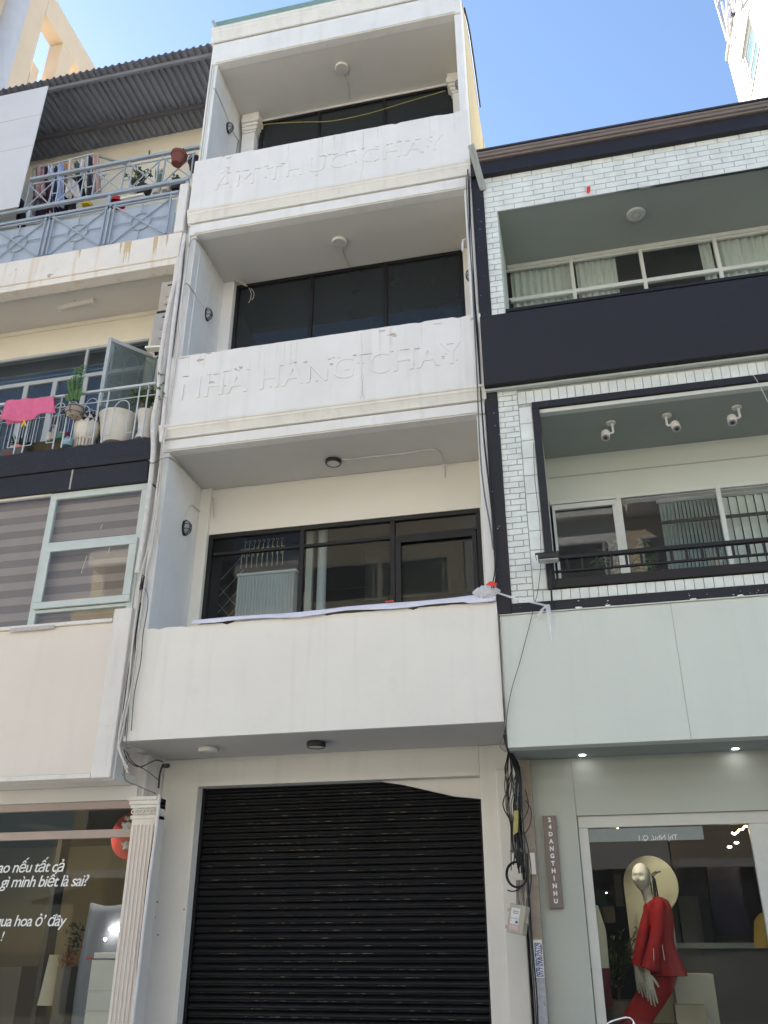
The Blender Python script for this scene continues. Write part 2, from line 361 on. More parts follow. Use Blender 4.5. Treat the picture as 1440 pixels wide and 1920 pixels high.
M['chrome'] = mat('chrome tube', (.8, .8, .82), .12, .05, 8, 0, metal=1)
M['beige_box'] = mat('beige meter box plastic', (.40, .35, .28), .5, .08, 8, .1, 40, grime=.25, gscale=14, gcol=(.22, .18, .14))
M['label'] = mat('paper label', (.66, .66, .62), .7, .08, 20, 0)
M['label_pink'] = mat('pink paper label', (.60, .42, .40), .7, .08, 20, 0)
M['label_blue'] = mat('blue print', (.03, .07, .26), .6, .1, 30, 0)
M['label_red'] = mat('dark red print', (.30, .02, .06), .6, .1, 30, 0)
M['poster'] = mat('tattered grey poster', (.38, .38, .40), .8, .25, 30, .2, 40, grime=.9, gscale=22, gcol=(.06, .06, .09))
M['rust_post'] = mat('dirty post', (.30, .25, .20), .85, .25, 12, .5, 40, grime=.6, gscale=12, gcol=(.08, .07, .06))
M['lamp_warm'] = emit('warm lamp', (1, .72, .35), 9)
M['lamp_white'] = emit('white lamp', (1, .97, .9), 9)
M['lamp_cool'] = emit('white downlight', (.95, .97, 1), 6)
M['glass_dark'] = glass('dark tinted glass', (.35, .42, .43), .20, (.028, .035, .040), .03, 1.45, .1)
M['glass_clear'] = glass('clear window glass', (.92, .95, .94), .95, (.2, .2, .2), .01, 1.55, .04)
M['glass_blue'] = glass('bluish window glass', (.70, .76, .80), .93, (.2, .25, .3), .02, 1.6, .05)
M['glass_frost'] = glass('frosted door glass', (.8, .85, .85), .62, (.22, .27, .27), .12, 1.45, .1)
M['glass_shop'] = glass('shop front glass', (.85, .86, .84), .985, (.2, .2, .2), .005, 1.3, .02)
M['glass_room'] = glass('balcony window glass', (.80, .84, .84), .97, (.2, .2, .2), .01, 1.27, .03)
M['tower_white'] = mat('white tower paint', (.46, .445, .415), .8, .03, .5, .1, 30)
M['brown_gutter'] = mat('brown grey gutter', (.20, .165, .15), .5, .12, 6, .1)
M['dark_gutter'] = mat('dark grey gutter', (.05, .05, .06), .5, .12, 6, .1)

# ------------------------------------------------------------------ setting
def structure(name, mb, m): return tag(part(name, mb, m), kind='structure')
structure('ground', B(-900, 900, -900, 900, -.6, -.16), M['earth'])
structure('road', B(-60, 60, -13.2, -2.6, -.16, -.14), M['asphalt'])
k = MB()
for i in range(60): k.box(-30+i, -30+i+.995, -2.6, -2.42, -.16, 0.0)
structure('kerb', k, M['paving'])
structure('pavement', B(-60, 60, -2.42, 12, -.16, -.008), M['paving'])
structure('far_pavement', B(-60, 60, -15.6, -13.2, -.16, 0), M['paving'])

# ------------------------------------------------------------------ main building
XL, XR = -4.45, -0.70                 # outer faces of the narrow house
IL, IR = -4.35, -0.80                 # inner faces of its side walls
main = thing('shophouse', 'narrow white shophouse with three open balconies above a black roller shutter', 'building', (-2.58, 0, 0))
Z_OH, Z_L1, Z_C1, Z_P1, Z_T1, Z_C2, Z_P2, Z_T2, Z_C3, Z_TOP = 3.45, 4.60, 6.74, 7.07, 8.04, 10.04, 10.44, 11.36, 13.40, 14.16
part('side_wall', B(XL, IL, .03, 6.0, Z_OH, 14.0), M['white'], main, bevel=.008)
part('side_wall', B(IR, XR-.004, .03, .42, Z_OH, 14.0), M['white'], main, bevel=.008)
yb = MB(); yb.box(IR, XR, .424, 1.76, 9.0, 14.22); yb.box(IR, XR-.012, 1.765, 2.9, 9.0, 14.22); yb.box(IR, XR, 2.905, 7.5, 9.0, 14.2)
part('side_wall', yb, M['yellow'], main, 'yellow painted right side wall', bevel=.006)
part('side_wall', B(IR, XR-.03, .424, 7.5, Z_OH, 8.99), M['white'], main)
part('rear_wall', B(XL, XR, 6.0, 6.15, 0, 14.0), M['white'], main)
# slim moulded edge strips on the left pier
es = MB(); es.box(XL-.004, XL+.022, .006, .028, Z_T2, 13.9); es.box(XL+.034, XL+.05, .012, .028, Z_T2, 13.9)
es.box(XL-.004, XL+.022, .006, .028, Z_T1, 10.2); es.box(XL-.004, XL+.02, .010, .028, 4.6, 6.9)
part('edge_moulding', es, M['trim'], main, bevel=.003)
def cornice(z1, z0, ztrim, x0=XL-.03, x1=XR+.02, d=.07):
    h = z1-z0
    prof = [(-d, z1), (-d, z1-.16*h), (-d*.82, z1-.22*h), (-d*.82, z1-.34*h), (-d*.66, z1-.42*h), (-d*.45, z1-.62*h), (-d*.30, z1-.80*h), (-d*.30, z1-.90*h), (-.0, z1-.92*h), (0, z0), (.06, z0), (.06, z1)]
    return MB().prism([Vector((x0, a, b)) for a, b in prof], (x1-x0, 0, 0))
def jag_panel(x0, x1, y0, y1, z0, z1, seed):
    rnd = random.Random(seed); n = 60; top = []
    for i in range(n+1):
        x = x0+(x1-x0)*i/n; d = rnd.uniform(0, .004)
        if rnd.random() < .07: d += rnd.uniform(.008, .022)
        top.append((x, z1-d))
    pts = [Vector((x0, y0, z0))]+[Vector((x1, y0, z0))]+[Vector((x, y0, z)) for x, z in reversed(top)]
    return MB().prism(pts, (0, y1-y0, 0))
# balcony parapets, fascias and slabs
part('parapet', jag_panel(XL+.005, XR-.005, -.012, .10, Z_OH, Z_L1, 1), M['white_low'], main, 'plain blank parapet above the shutter')
part('parapet', jag_panel(XL-.02, XR+.012, -.045, .10, Z_P1, Z_T1, 2), M['white'], main, 'parapet with ghost letters of a removed sign')
part('parapet', jag_panel(XL-.02, XR+.012, -.045, .10, Z_P2, Z_T2, 3), M['white'], main, 'upper parapet with worn ghost letters')
for z1, z0, zc in ((Z_P1, 6.885, Z_C1), (Z_P2, 10.22, Z_C2), (Z_TOP, 13.85, Z_C3)):
    part('cornice', cornice(z1-.002, z0, zc), M['trim'], main, bevel=.003)
    part('fascia_beam', B(XL+.004, XR-.006, 0, .12, zc, z0+.05), M['white'], main, bevel=.004)
    part('drip_edge', MB().box(IL-.02, IR+.02, -.014, .001, zc+.012, zc+.032), M['trim'], main, bevel=.003)
part('roof_edge', B(XL+.03, XR-.02, -.062, -.02, Z_TOP+.002, 14.285), M['green_sheet'], main, 'green sheet metal roof edge')
part('roof', B(XL+.03, XR-.03, .095, 6.2, 14.15, 14.22), M['green_sheet'], main)
for z, m_ in ((Z_C1, 'ceiling'), (Z_C2, 'ceiling'), (Z_C3, 'ceiling')):
    part('balcony_ceiling', B(IL-.004, IR+.004, .121, 1.6, z+.004, z+.12), M[m_], main)
part('overhang_ceiling', B(XL+.01, XR-.01, .02, 1.4, Z_OH-.002, Z_OH+.10), M['ceiling'], main, bevel=.004)
for z in (Z_L1-.55, Z_T1-.45, Z_T2-.45):
    part('balcony_floor', B(IL, IR, .1, 1.5, z-.1, z), M['ceiling'], main)
# worn spots, cracks
def blot(c, rx, rz, y, seed, n=14):
    rnd = random.Random(seed); pts = []
    for i in range(n):
        a = 2*math.pi*i/n; q = rnd.uniform(.55, 1.15); pts.append(Vector((c[0]+rx*q*math.cos(a), y, c[1]+rz*q*math.sin(a))))
    return pts
for i, (px, py, rx, rz, yy) in enumerate(((375, 675, .05, .02, -.047), (392, 660, .05, .015, -.047), (345, 671, .07, .01, -.047), (735, 627, .06, .018, -.047), (718, 620, .05, .012, -.047), (885, 598, .02, .02, -.047), (820, 607, .05, .006, -.047))):
    c = P(px, py, yy); part('plaster_chip', MB().prism(blot((c.x, min(c.z, Z_T1-.012)), rx, rz, yy, i), (0, .004, 0)), M['pinkchip'], main)
for i, (px, py, rx, rz) in enumerate(((447, 690, .06, .035), (397, 718, .05, .028), (622, 683, .03, .02), (740, 630, .04, .01), (428, 296, .06, .012), (419, 293, .03, .02))):
    c = P(px, py, -.047); part('plaster_chip', MB().prism(blot((c.x, c.z), rx, rz, -.047, i+40), (0, .004, 0)), M['greychip'], main)
ck = MB()
def crack(pts, wd=.0022, y=-.0475):
    q = [P(a, b, y) for a, b in pts]; rnd = random.Random(len(pts))
    fine = []
    for a, b in zip(q, q[1:]):
        for k in range(5): fine.append(a.lerp(b, k/5)+Vector((rnd.uniform(-.006, .006), 0, 0)))
    fine.append(q[-1])
    for a, b in zip(fine, fine[1:]): ck.quad(a+Vector((-wd/2, 0, 0)), a+Vector((wd/2, 0, 0)), b+Vector((wd/2, 0, 0)), b+Vector((-wd/2, 0, 0)))
crack([(676, 625), (679, 660), (678, 700), (680, 738), (672, 757)]); crack([(681, 700), (679, 735), (686, 757)], .003)
crack([(681, 246), (681, 280), (680, 315), (675, 335), (670, 345)]); crack([(680, 250), (682, 300)], .002)
part('crack', ck, M['crack'], main, kind='stuff')
st_ = MB(); rnd = random.Random(55)
for zt_, n_ in ((Z_T1-.02, 14), (Z_T2-.02, 14)):
    yy = -.0458 if zt_ > 5 else -.0128
    for i in range(n_):
        x = rnd.uniform(XL+.05, XR-.1); w_ = rnd.uniform(.006, .03); l_ = rnd.uniform(.08, .5)
        y0_ = yy-.0004-i*.00006; st_.quad(Vector((x+w_*.35, y0_, zt_-l_)), Vector((x+w_*.6, y0_, zt_-l_*.93)), Vector((x+w_, y0_, zt_)), Vector((x, y0_, zt_)))
part('stain', st_, mat('faint rain stain', (.705, .69, .66), .85, .12, 14, .1), main, kind='stuff')
gl_ = MB()
for zt_ in (Z_P1, Z_P2):
    x = XL
    while x < XR-.1:
        l_ = rnd.uniform(.05, .35)
        if rnd.random() < .7: gl_.box(x, x+l_, -.0475, -.046, zt_-.001, zt_+rnd.uniform(.002, .006))
        x += l_+rnd.uniform(0, .12)
for i in range(24):
    x = rnd.uniform(XL+.1, XR-.1); z_ = rnd.choice((Z_P1, Z_P2))+rnd.uniform(.05, .85); r_ = rnd.uniform(.002, .006); gl_.box(x, x+r_, -.0468, -.046, z_, z_+r_)
part('dirt_line', gl_, M['cable_grey'], main, kind='stuff')
# ghost letters: shallow plaster ridges left by a removed sign
def ghost(body, pa, pb, height, seed, bold=.004):
    a = P(*pa, -.045); b = P(*pb, -.045)
    for k_, (ex, off, m_) in enumerate(((.0075, 0.0, 'white'),)):
        me = text_mesh(body, height, ex, bold=bold, spacing=1.08)
        xs = [v.co.x for v in me.vertices]; w_ = max(xs)-min(xs)
        s_ = (b.x-a.x)/w_
        me.transform(Matrix.Translation((a.x, -.0455, a.z)) @ Matrix.Diagonal((s_, 1, 1, 1)) @ Matrix.Rotation(math.pi/2, 4, 'X') @ Matrix.Translation((-min(xs), 0, 0)))
        me.transform(Matrix.Translation(-root_loc(main))); me.materials.clear(); me.materials.append(M[m_])
        o = bpy.data.objects.new('ghost_lettering', me); COL.objects.link(o); o.parent = main
    # dirt lodged along upper edges of the letters
    rnd = random.Random(seed); d = MB(); hh = height*.735
    x = a.x
    while x < b.x:
        l = rnd.uniform(.04, .14)
        if rnd.random() < .78:
            z = a.z+(b.z-a.z)*(x-a.x)/(b.x-a.x)+hh+rnd.uniform(-.012, .014)
            d.prism(blot((x+l/2, z), l*.55, rnd.uniform(.004, .009), -.0475, rnd.randint(0, 999), 12), (0, .003, 0))
        x += l+rnd.uniform(.0, .08)
    for i in range(16):
        x = rnd.uniform(a.x, b.x); z = a.z+rnd.uniform(-.01, hh*.7)
        d.prism(blot((x, z), rnd.uniform(.004, .02), rnd.uniform(.003, .008), -.0475, rnd.randint(0, 999), 8), (0, .003, 0))
    part('dirt_mark', d, M['dirtline'], main, kind='stuff')
ghost('NHÀ HÀNG CHAY', (336, 750), (868, 686), .43, 5, .004)
ghost('ẨM THỰC CHAY', (402, 357), (832, 281), .37, 6, 0)
for px, py in ((1, 1),): pass
# inner balcony walls, windows
def opening_window(name, x0, x1, z0, z1, y, muls, trans, door, gm, fw=.05, fr='black_metal', d=.06):
    fmb = MB(); fmb.box(x0, x1, y, y+d, z1-fw, z1); fmb.box(x0, x1, y, y+d, z0, z0+fw); fmb.box(x0, x0+fw, y+.001, y+d, z0+fw, z1-fw); fmb.box(x1-fw, x1, y+.001, y+d, z0+fw, z1-fw)
    f = part(name, fmb, M[fr], main, bevel=.004)
    xs = [x0+fw]+list(muls)+[x1-fw]
    for m_ in muls: part('mullion', B(m_-fw/2, m_+fw/2, y+.002, y+d-.002, z0+fw, z1-fw), M[fr], f, bevel=.004)
    zs = [z0+fw]+([trans] if trans else [])+[z1-fw]
    if trans:
        for a, b in zip(xs, xs[1:]): part('transom', B(a+.02, b-.02, y+.005, y+d-.005, trans-.018, trans+.018), M[fr], f, bevel=.003)
    for a, b in zip(xs, xs[1:]):
        for c, e in zip(zs, zs[1:]): part('pane', B(a, b, y+d*.5, y+d*.5+.006, c, e), gm, f)
    return f
Y1 = 1.0
part('inner_wall', B(IL, IR, Y1, Y1+.12, 6.125, Z_C1), M['cream'], main, 'cream wall over the lowest balcony window')
part('pilaster', B(IL-.001, -4.215, Y1-.06, Y1+.1, Z_L1-.6, Z_C1-.001), M['cream'], main, bevel=.006)
part('pilaster', B(-.915, IR+.001, Y1-.03, Y1+.1, Z_L1-.6, Z_C1-.001), M['cream'], main, bevel=.006)
win1 = opening_window('window_frame', -4.215, -.915, 4.4, 6.12, Y1, (-3.03, -1.94), 5.86, None, M['glass_room'], .055)
dm = MB(); a, b, c, e = -1.905, -.975, 4.46, 5.835
dm.box(a, b, Y1-.012, Y1-.001, e-.06, e); dm.box(a, a+.065, Y1-.012, Y1-.001, c, e-.06); dm.box(b-.05, b, Y1-.012, Y1-.001, c, e-.06)
part('door_sash', dm, M['black_metal'], main, bevel=.003)
Y2 = 1.05
part('pilaster', B(IL-.001, -4.185, Y2-.09, Y2+.1, Z_T1-.4, Z_C2-.001), M['white'], main, bevel=.008)
part('pilaster', B(-.965, IR+.001, Y2-.02, Y2+.1, Z_T1-.4, Z_C2-.001), M['white'], main, bevel=.006)
opening_window('window_frame', -4.185, -.965, 7.9, Z_C2-.006, Y2, (-3.07, -2.03), None, None, M['glass_dark'], .05)
part('window_rail', B(-3.05, -2.05, Y2-.008, Y2-.001, 8.22, 8.25), M['black_metal'], main)
part('window_rail', B(-2.02, -1.0, Y2-.008, Y2-.001, 8.20, 8.24), M['black_metal'], main)
Y3 = 1.10
opening_window('window_frame', -4.06, -.99, 11.8, Z_C3-.03, Y3, (-3.09, -2.05), None, None, M['glass_dark'], .045)
part('inner_wall', B(-4.3, IR, Y3-.01, Y3+.1, Z_C3-.028, Z_C3+.01), M['white'], main)
for x0, x1 in ((-4.30, -4.09), (-.985, -.802)):
    pl = part('pilaster', B(x0, x1, Y3-.12, Y3+.08, Z_T2-.4, 13.02), M['white'], main, bevel=.006)
    cap = MB(); e = .0
    for i, (g, z0, z1) in enumerate(((.012, 13.022, 13.06), (.03, 13.062, 13.13), (.05, 13.132, 13.19), (.075, 13.192, 13.30), (.06, 13.302, Z_C3-.002))):
        cap.box(x0-(0 if x0 > -4 else .0)-(g if x0 > -4 else 0), x1+(g if x0 < -4 else 0), Y3-.12-g, Y3+.05, z0, z1)
    part('capital', cap, M['trim'], pl, bevel=.004)
# inner side panels (slightly recessed moulding on left inner wall)
part('wall_panel', B(IL-.001, IL+.012, .16, .86, 8.2, 9.9), M['white'], main, bevel=.006)
# rooms behind the windows
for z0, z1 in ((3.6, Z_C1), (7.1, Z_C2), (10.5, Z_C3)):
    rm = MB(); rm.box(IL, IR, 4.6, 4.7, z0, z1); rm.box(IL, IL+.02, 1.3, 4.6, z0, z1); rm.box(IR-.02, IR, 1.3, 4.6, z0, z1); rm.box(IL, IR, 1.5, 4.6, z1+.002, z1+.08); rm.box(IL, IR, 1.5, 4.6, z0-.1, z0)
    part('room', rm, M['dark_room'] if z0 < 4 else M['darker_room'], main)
# ground floor front wall with the shutter opening
GY = .95; OX0, OX1, OZ = -4.06, -1.06, 3.155
part('ground_wall', B(XL, OX0, GY, GY+.3, 0, Z_OH-.004), M['white_low'], main, bevel=.01)
part('ground_wall', B(OX1, XR, GY, GY+.3, 0, Z_OH-.004), M['white_low'], main, bevel=.01)
part('ground_wall', B(OX0+.001, OX1-.001, GY+.001, GY+.3, OZ, Z_OH-.004), M['white_low'], main)
rv = MB(); rv.box(OX0, OX0+.016, GY+.004, GY+.2, 0, OZ)
part('door_reveal', rv, M['white_low'], main)
part('ground_pier', B(OX1+.16, XR+.0, GY-.04, GY-.001, 0, 3.2), M['white_low'], main, bevel=.012)
sh = part('roller_shutter', B(OX0+.02, OX1-.01, GY+.195, GY+.22, 0, OZ), M['shutter'], main)
z = .02; i = 0; y = GY+.17
slat = MB(); H = .0655
prof = [(.0, 0), (-.010, .006), (-.016, .016), (-.016, .022), (-.004, .030), (.002, .044), (-.002, .059), (-.006, H-.003), (.022, H-.003), (.022, 0)]
slat.prism([Vector((0, a, b)) for a, b in prof], (OX1-.012-(OX0+.02), 0, 0))
sme = slat.mesh('slat'); sme.materials.append(M['shutter'])
rnd = random.Random(3)
while z < OZ-.02:
    o = bpy.data.objects.new('slat', sme); COL.objects.link(o); o.parent = sh
    o.location = Vector((OX0+.02, y+rnd.uniform(-.0015, .0015), z))-root_loc(main); o.rotation_euler = (0, rnd.uniform(-.0006, .0006), 0)
    z += H+.0015
for a, b in ((OX0+.016, OX0+.05), (OX1-.03, OX1-.001)): part('guide_rail', B(a, b, y-.035, y-.012, 0, OZ), M['shutter'], sh, bevel=.003)
ws = MB(); rnd = random.Random(11)
for i in range(520):
    kx = rnd.gauss(.5, .24); 
    if not .02 < kx < .97: continue
    x = OX0+.05+kx*2.9; kz = rnd.randint(2, 45); zc = .02+kz*(H+.0015)+.019
    l = rnd.uniform(.008, .07); hh = rnd.uniform(.002, .0045)
    ws.box(x, x+l, y-.0185, y-.0172, zc-hh/2, zc+hh/2)
for (px, py, a, b) in ((558, 1516, .05, .008), (557, 1500, .03, .003), (702, 1497, .02, .018), (698, 1508, .045, .012), (735, 1507, .03, .006), (640, 1560, .03, .003)):
    c = P(px, py, y-.017); kz = round((c.z-.039)/(H+.0015)); zc = .02+kz*(H+.0015)+.019
    for q in range(3): ws.box(c.x-a*rnd.uniform(.4, 1), c.x+a*rnd.uniform(.4, 1), y-.0185, y-.017, zc-b*.25, zc+b*.1)
part('worn_paint', ws, M['chip'], sh, kind='stuff')
# slanting white lintel board over right half of the opening
q = [P(712, 1458, GY+.13), P(899, 1470, GY+.13), P(899, 1499, GY+.13), P(852, 1494, GY+.13), P(760, 1473, GY+.13)]
q[0].z = OZ-.002; q[1] = Vector((OX1-.002, GY+.13, OZ-.002)); q[2].x = OX1-.002
part('lintel_board', MB().prism(list(reversed(q)), (0, -.03, 0)), M['white_low'], main, bevel=.003)
# grime line and holes on the left jamb
rnd = random.Random(4)
for px, py, a, b in ((295, 1691, .012, .008), (296, 1753, .016, .006), (291, 1720, .005, .005), (345, 1705, .008, .01)):
    c = P(px, py, GY-.002); part('wall_hole', MB().prism(blot((c.x, c.z), a, b, GY-.0015, int(px)), (0, .001, 0)), M['cable_black'], main)
# interior seen through the lowest window: fluted cabinet with brass rods, white column, line-patterned wall
fb = thing('fluted_cabinet', 'pale fluted cabinet with rounded top corner behind the lowest balcony window', 'cabinet', (-3.5, 1.5, 4.2))
x0, x1, zt = P(443, 1100, 1.16).x, P(552, 1100, 1.16).x, P(500, 1073, 1.16).z
part('cabinet_body', B(x0, x1, 1.18, 1.45, 4.2, zt-.02), M['fluted'], fb, bevel=.03)
n = 19
for i in range(n):
    x = x0+.02+(x1-x0-.04)*i/(n-1)
    part('flute', MB().tube([(x, 1.175, 4.25), (x, 1.175, zt-.03)], (x1-x0)/n*.42, 8), M['fluted'], fb)
part('cabinet_top', B(x0-.01, x1+.02, 1.15, 1.46, zt-.02, zt+.015), M['fluted'], fb, bevel=.012)
rk = thing('rod_rack', 'black panel with two rows of brass hooked rods above the fluted cabinet', 'rack', (-3.5, 1.8, 4.2))
part('panel', B(x0, x1+.12, 1.34, 1.38, zt+.02, 6.08), M['black_plastic'], rk)
for row, (za, zb, nn, yy) in enumerate(((1066, 1035, 9, 1.20), (1045, 1020, 9, 1.25))):
    for i in range(nn):
        px = (452, 458)[row]+i*(9.6, 8.6)[row]; a = P(px, za-i*.9, yy); b = P(px+2, zb-i*.9, yy)
        h = [b+Vector((.018*math.sin(t), 0, .018-.018*math.cos(t))) for t in (0, .8, 1.6, 2.6, 3.6, 4.6)]
        part('rod', MB().tube([Vector((b.x, yy, a.z))]+h, .0055, 5), M['gold'], rk)
wc = thing('wall_column', 'white round column inside the lowest balcony room', 'column', (-2.9, 1.9, 4.2))
x = P(603, 1090, 1.25).x; part('shaft', MB().lathe((x, 1.25, 4.2), [(.055, 0), (.055, 2.4)], 16), M['fluted'], wc)
part('shaft', B(x-.22, x-.14, 1.3, 1.36, 5.0, 6.6), M['curtain'], wc)
pw = thing('patterned_screen', 'dark screen with white diagonal lines behind the lowest balcony window', 'screen', (-4.2, 1.7, 4.2))
a0, a1 = -4.33, x0-.05
part('panel', B(a0, a1, 1.72, 1.75, 4.2, 6.1), M['black_plastic'], pw)
rnd = random.Random(2)
for i in range(14):
    za = 4.4+i*.11
    part('line', MB().bar((a0, 1.716, za), (a1, 1.716, za+(.45 if i % 2 else -.45)), .005), M['fluted'], pw)
rs = thing('room_shelf', 'beige low partition inside the lowest balcony room', 'partition', (-2, 2.4, 4.2))
a = P(625, 1100, 2.4).x
part('lower_panel', B(a, -.82, 2.4, 2.44, 4.2, 5.34), M['olive_room'], rs); part('upper_panel', B(a+.3, -.82, 2.9, 2.94, 5.64, 6.6), M['grey_room'], rs)
part('beam', B(a-.1, -.82, 2.3, 2.5, 5.36, 5.62), M['navy'], rs)
# banner along the lowest parapet
bn = []
for i in range(61):
    t = i/60; x = P(361, 1170, -.02).x+(P(930, 1120, -.02).x-P(361, 1170, -.02).x)*t; row = []
    h_ = .075+.03*t+.012*math.sin(i*.35)+(.02 if t > .9 else 0); zt = Z_L1+.045+.03*t*t+.006*math.sin(i*.23)
    for j in range(11):
        s_ = j/10; a = -1.2+s_*4.2                       # rolled edge: round at the top, flat at the front
        yy = -.018-.030*math.sin(a)-.004*math.sin(i*.8+j); row.append((x, yy if s_ > .1 else .02, zt-h_*.5*(1-math.cos(a-1.9+math.pi))*.5*1.6+.02))
    bn.append(row)
banner = thing('banner_roll', 'white lilac banner rolled along the ledge of lowest balcony', 'banner', (-2.5, 0, Z_L1))
part('cloth', MB().sheet(bn), M['banner'], banner, solid=.004)
pf = []
c = P(912, 1107, -.03)
frnd = random.Random(6)
for i in range(15):
    row = []
    for j in range(25):
        a = 2*math.pi*j/24; q = math.sin(math.pi*(i+.6)/15.2)*(1+frnd.uniform(-.22, .22)*(j < 24))
        row.append((c.x+(i/14-.5)*.27+frnd.uniform(-.004, .004), c.y+.045*q*math.cos(a), c.z+.065*q*math.sin(a)-.015))
    row[-1] = row[0]
    pf.append(row)
pfm = MB().sheet(pf); pfm.smooth = False; part('plastic_film', pfm, M['film'], banner)
part('tape', MB().prism([c+Vector((-.0, -.07, .03)), c+Vector((.09, -.08, -.0)), c+Vector((.12, -.075, .03)), c+Vector((.05, -.07, .065))], (0, .003, 0)), M['redtape'], banner)
part('tape', MB().prism([P(722, 1129, -.06), P(738, 1128, -.06), P(738, 1125, -.06), P(722, 1127, -.06)], (0, .003, 0)), M['redtape'], banner)
# torn plastic strip blowing to the right neighbour
ts = []
pa = smooth_path([P(934, 1112, -.08), P(965, 1122, -.1), P(1000, 1130, -.1), P(1026, 1136, -.07)], 5)
for i, p in enumerate(pa): ts.append([p+Vector((0, .004*math.sin(i), .012)), p+Vector((0, -.004, -.010))])
st = thing('plastic_strip', 'clear plastic strip tied from banner to floodlight post and dangling down', 'plastic strip', tuple(P(1026, 1136, -.07)))
part('strip', MB().sheet(ts), M['film'], st)
pa = smooth_path([P(1026, 1134, -.07), P(1029, 1150, -.08), P(1031, 1172, -.07), P(1034, 1202, -.06)], 5)
part('tail', MB().sheet([[p+Vector((-.022*(1-i/len(pa))-.004, .006*math.sin(i*1.3), 0)), p+Vector((0, -.01, 0)), p+Vector((.022*(1-i/len(pa))+.004, .006*math.cos(i), 0))] for i, p in enumerate(pa)]), M['film'], st)
pa = smooth_path([P(1026, 1134, -.07), P(1016, 1145, -.09), P(1006, 1160, -.07)], 5)
part('tail', MB().sheet([[p+Vector((-.018, .006*math.sin(i*1.3), 0)), p+Vector((.018, 0, .006))] for i, p in enumerate(pa)]), M['film'], st)
# ceiling lamps
def disc_lamp(label, c, r, h, rim, lens, group=None):
    t = thing('ceiling_lamp', label, 'lamp', tuple(c), group)
    part('rim', MB().lathe(c, [(r*.9, -.0015), (r, -.006), (r, -h*.7), (r*.93, -h), (r*.80, -h)], 32), rim, t)
    part('diffuser', MB().lathe(c, [(0.0005, -h*.96), (r*.4, -h*.955), (r*.80, -h*.92), (r*.8, -h*.5)], 32), lens, t)
    return t
def snap(px, py, z): return PZ(px, py, z)
disc_lamp('round white ceiling lamp under the topmost balcony ceiling', snap(641, 126, Z_C3+.003), .10, .045, M['plastic_white'], M['diffuser'])
disc_lamp('round white ceiling lamp above the NHÀ HÀNG CHAY parapet', snap(636, 452, Z_C2+.003), .10, .045, M['plastic_white'], M['diffuser'])
disc_lamp('round black rimmed lamp above the fluted cabinet balcony', snap(625, 863, Z_C1+.003), .095, .05, M['black_plastic'], M['diffuser'])
disc_lamp('round black rimmed lamp above the roller shutter', snap(593, 1391, Z_OH-.003), .095, .055, M['black_plastic'], M['diffuser'])
disc_lamp('white round lamp left above the roller shutter', snap(391, 1402, Z_OH-.003), .10, .045, M['plastic_white'], M['plastic_white'])
# bulkhead wall lamps
def bulkhead(label, loc, side=1):
    t = thing('wall_lamp', label, 'wall lamp', loc); L = Vector(loc)
    def ov(sy, sz, x, n=24): return [L+Vector((x*side, sy*math.cos(a), sz*math.sin(a))) for a in [2*math.pi*k/n for k in range(n)]]
    g = [ov(.062, .10, 0), ov(.062, .10, .02), ov(.055, .092, .03)]
    m_ = MB().sheet([r_+[r_[0]] for r_ in g]); part('housing', m_, M['black_plastic'], t)
    g = [ov(.054, .09, .024), ov(.052, .086, .05), ov(.04, .07, .072), ov(.02, .04, .082), ov(.002, .004, .084)]
    part('lens', MB().sheet([r_+[r_[0]] for r_ in g]), M['lampglass'], t)
    cg = MB()
    for y in (-.022, .022): cg.tube(smooth_path([L+Vector((.02*side, y, .095)), L+Vector((.07*side, y, .06)), L+Vector((.086*side, y, 0)), L+Vector((.07*side, y, -.06)), L+Vector((.02*side, y, -.095))], 4), .0045, 5)
    for z in (-.03, .03): cg.tube(smooth_path([L+Vector((.02*side, -.06, z)), L+Vector((.07*side, -.035, z)), L+Vector((.086*side, 0, z)), L+Vector((.07*side, .035, z)), L+Vector((.02*side, .06, z))], 4), .0045, 5)
    part('guard', cg, M['black_plastic'], t)
for lab, px, py, s_ in (('small caged wall lamp on left wall of the topmost balcony', 427, 240, 1), ('small caged wall lamp on left wall beside NHÀ HÀNG CHAY balcony', 386, 590, 1), ('small caged wall lamp on left pier of the lowest balcony', 345, 990, 1)):
    c = PX(px, py, IL); bulkhead(lab, (IL, c.y, c.z), s_)
for lab, px, py in (('half hidden caged wall lamp on right wall of topmost balcony', 858, 153), ('half hidden caged wall lamp on right wall of middle balcony', 874, 512)):
    z = P(px, py, .5).z; bulkhead(lab, (IR, .55, z), -1)
# wires and conduits on the main house
def cable(name, label, pts, r, m_, cat='cable', group=None, n=6, sm=6):
    q = smooth_path(pts, sm); o = MB().tube(q, r, n)
    return single(name, o, m_, label, cat, tuple(q[-1]), group)
xw = lambda px, py, dx=.008: PX(px, py, IL+dx)
zc = lambda px, py, z: PZ(px, py, z-.008)
cable('conduit', 'white conduit from top balcony lamp back to the dark window', [zc(643, 140, Z_C3), zc(652, 160, Z_C3), zc(655, 192, Z_C3)], .008, M['pvc'])
cable('conduit', 'white conduit along the head of the topmost window', [zc(655, 194, Z_C3), zc(600, 204, Z_C3), zc(540, 215, Z_C3), zc(492, 228, Z_C3)], .008, M['pvc'])
cable('cable', 'sagging dusty yellow cable across the topmost dark window', [P(480, 243, .92), P(500, 233, .95), P(560, 229, .97), P(620, 227, .97), P(690, 213, .97), P(760, 192, .97), P(835, 170, .97)], .006, M['cable_yellow'])
cable('cable', 'short cable from middle ceiling lamp to the dark window', [zc(641, 462, Z_C2), zc(646, 480, Z_C2), zc(656, 502, Z_C2)], .006, M['cable_white'])
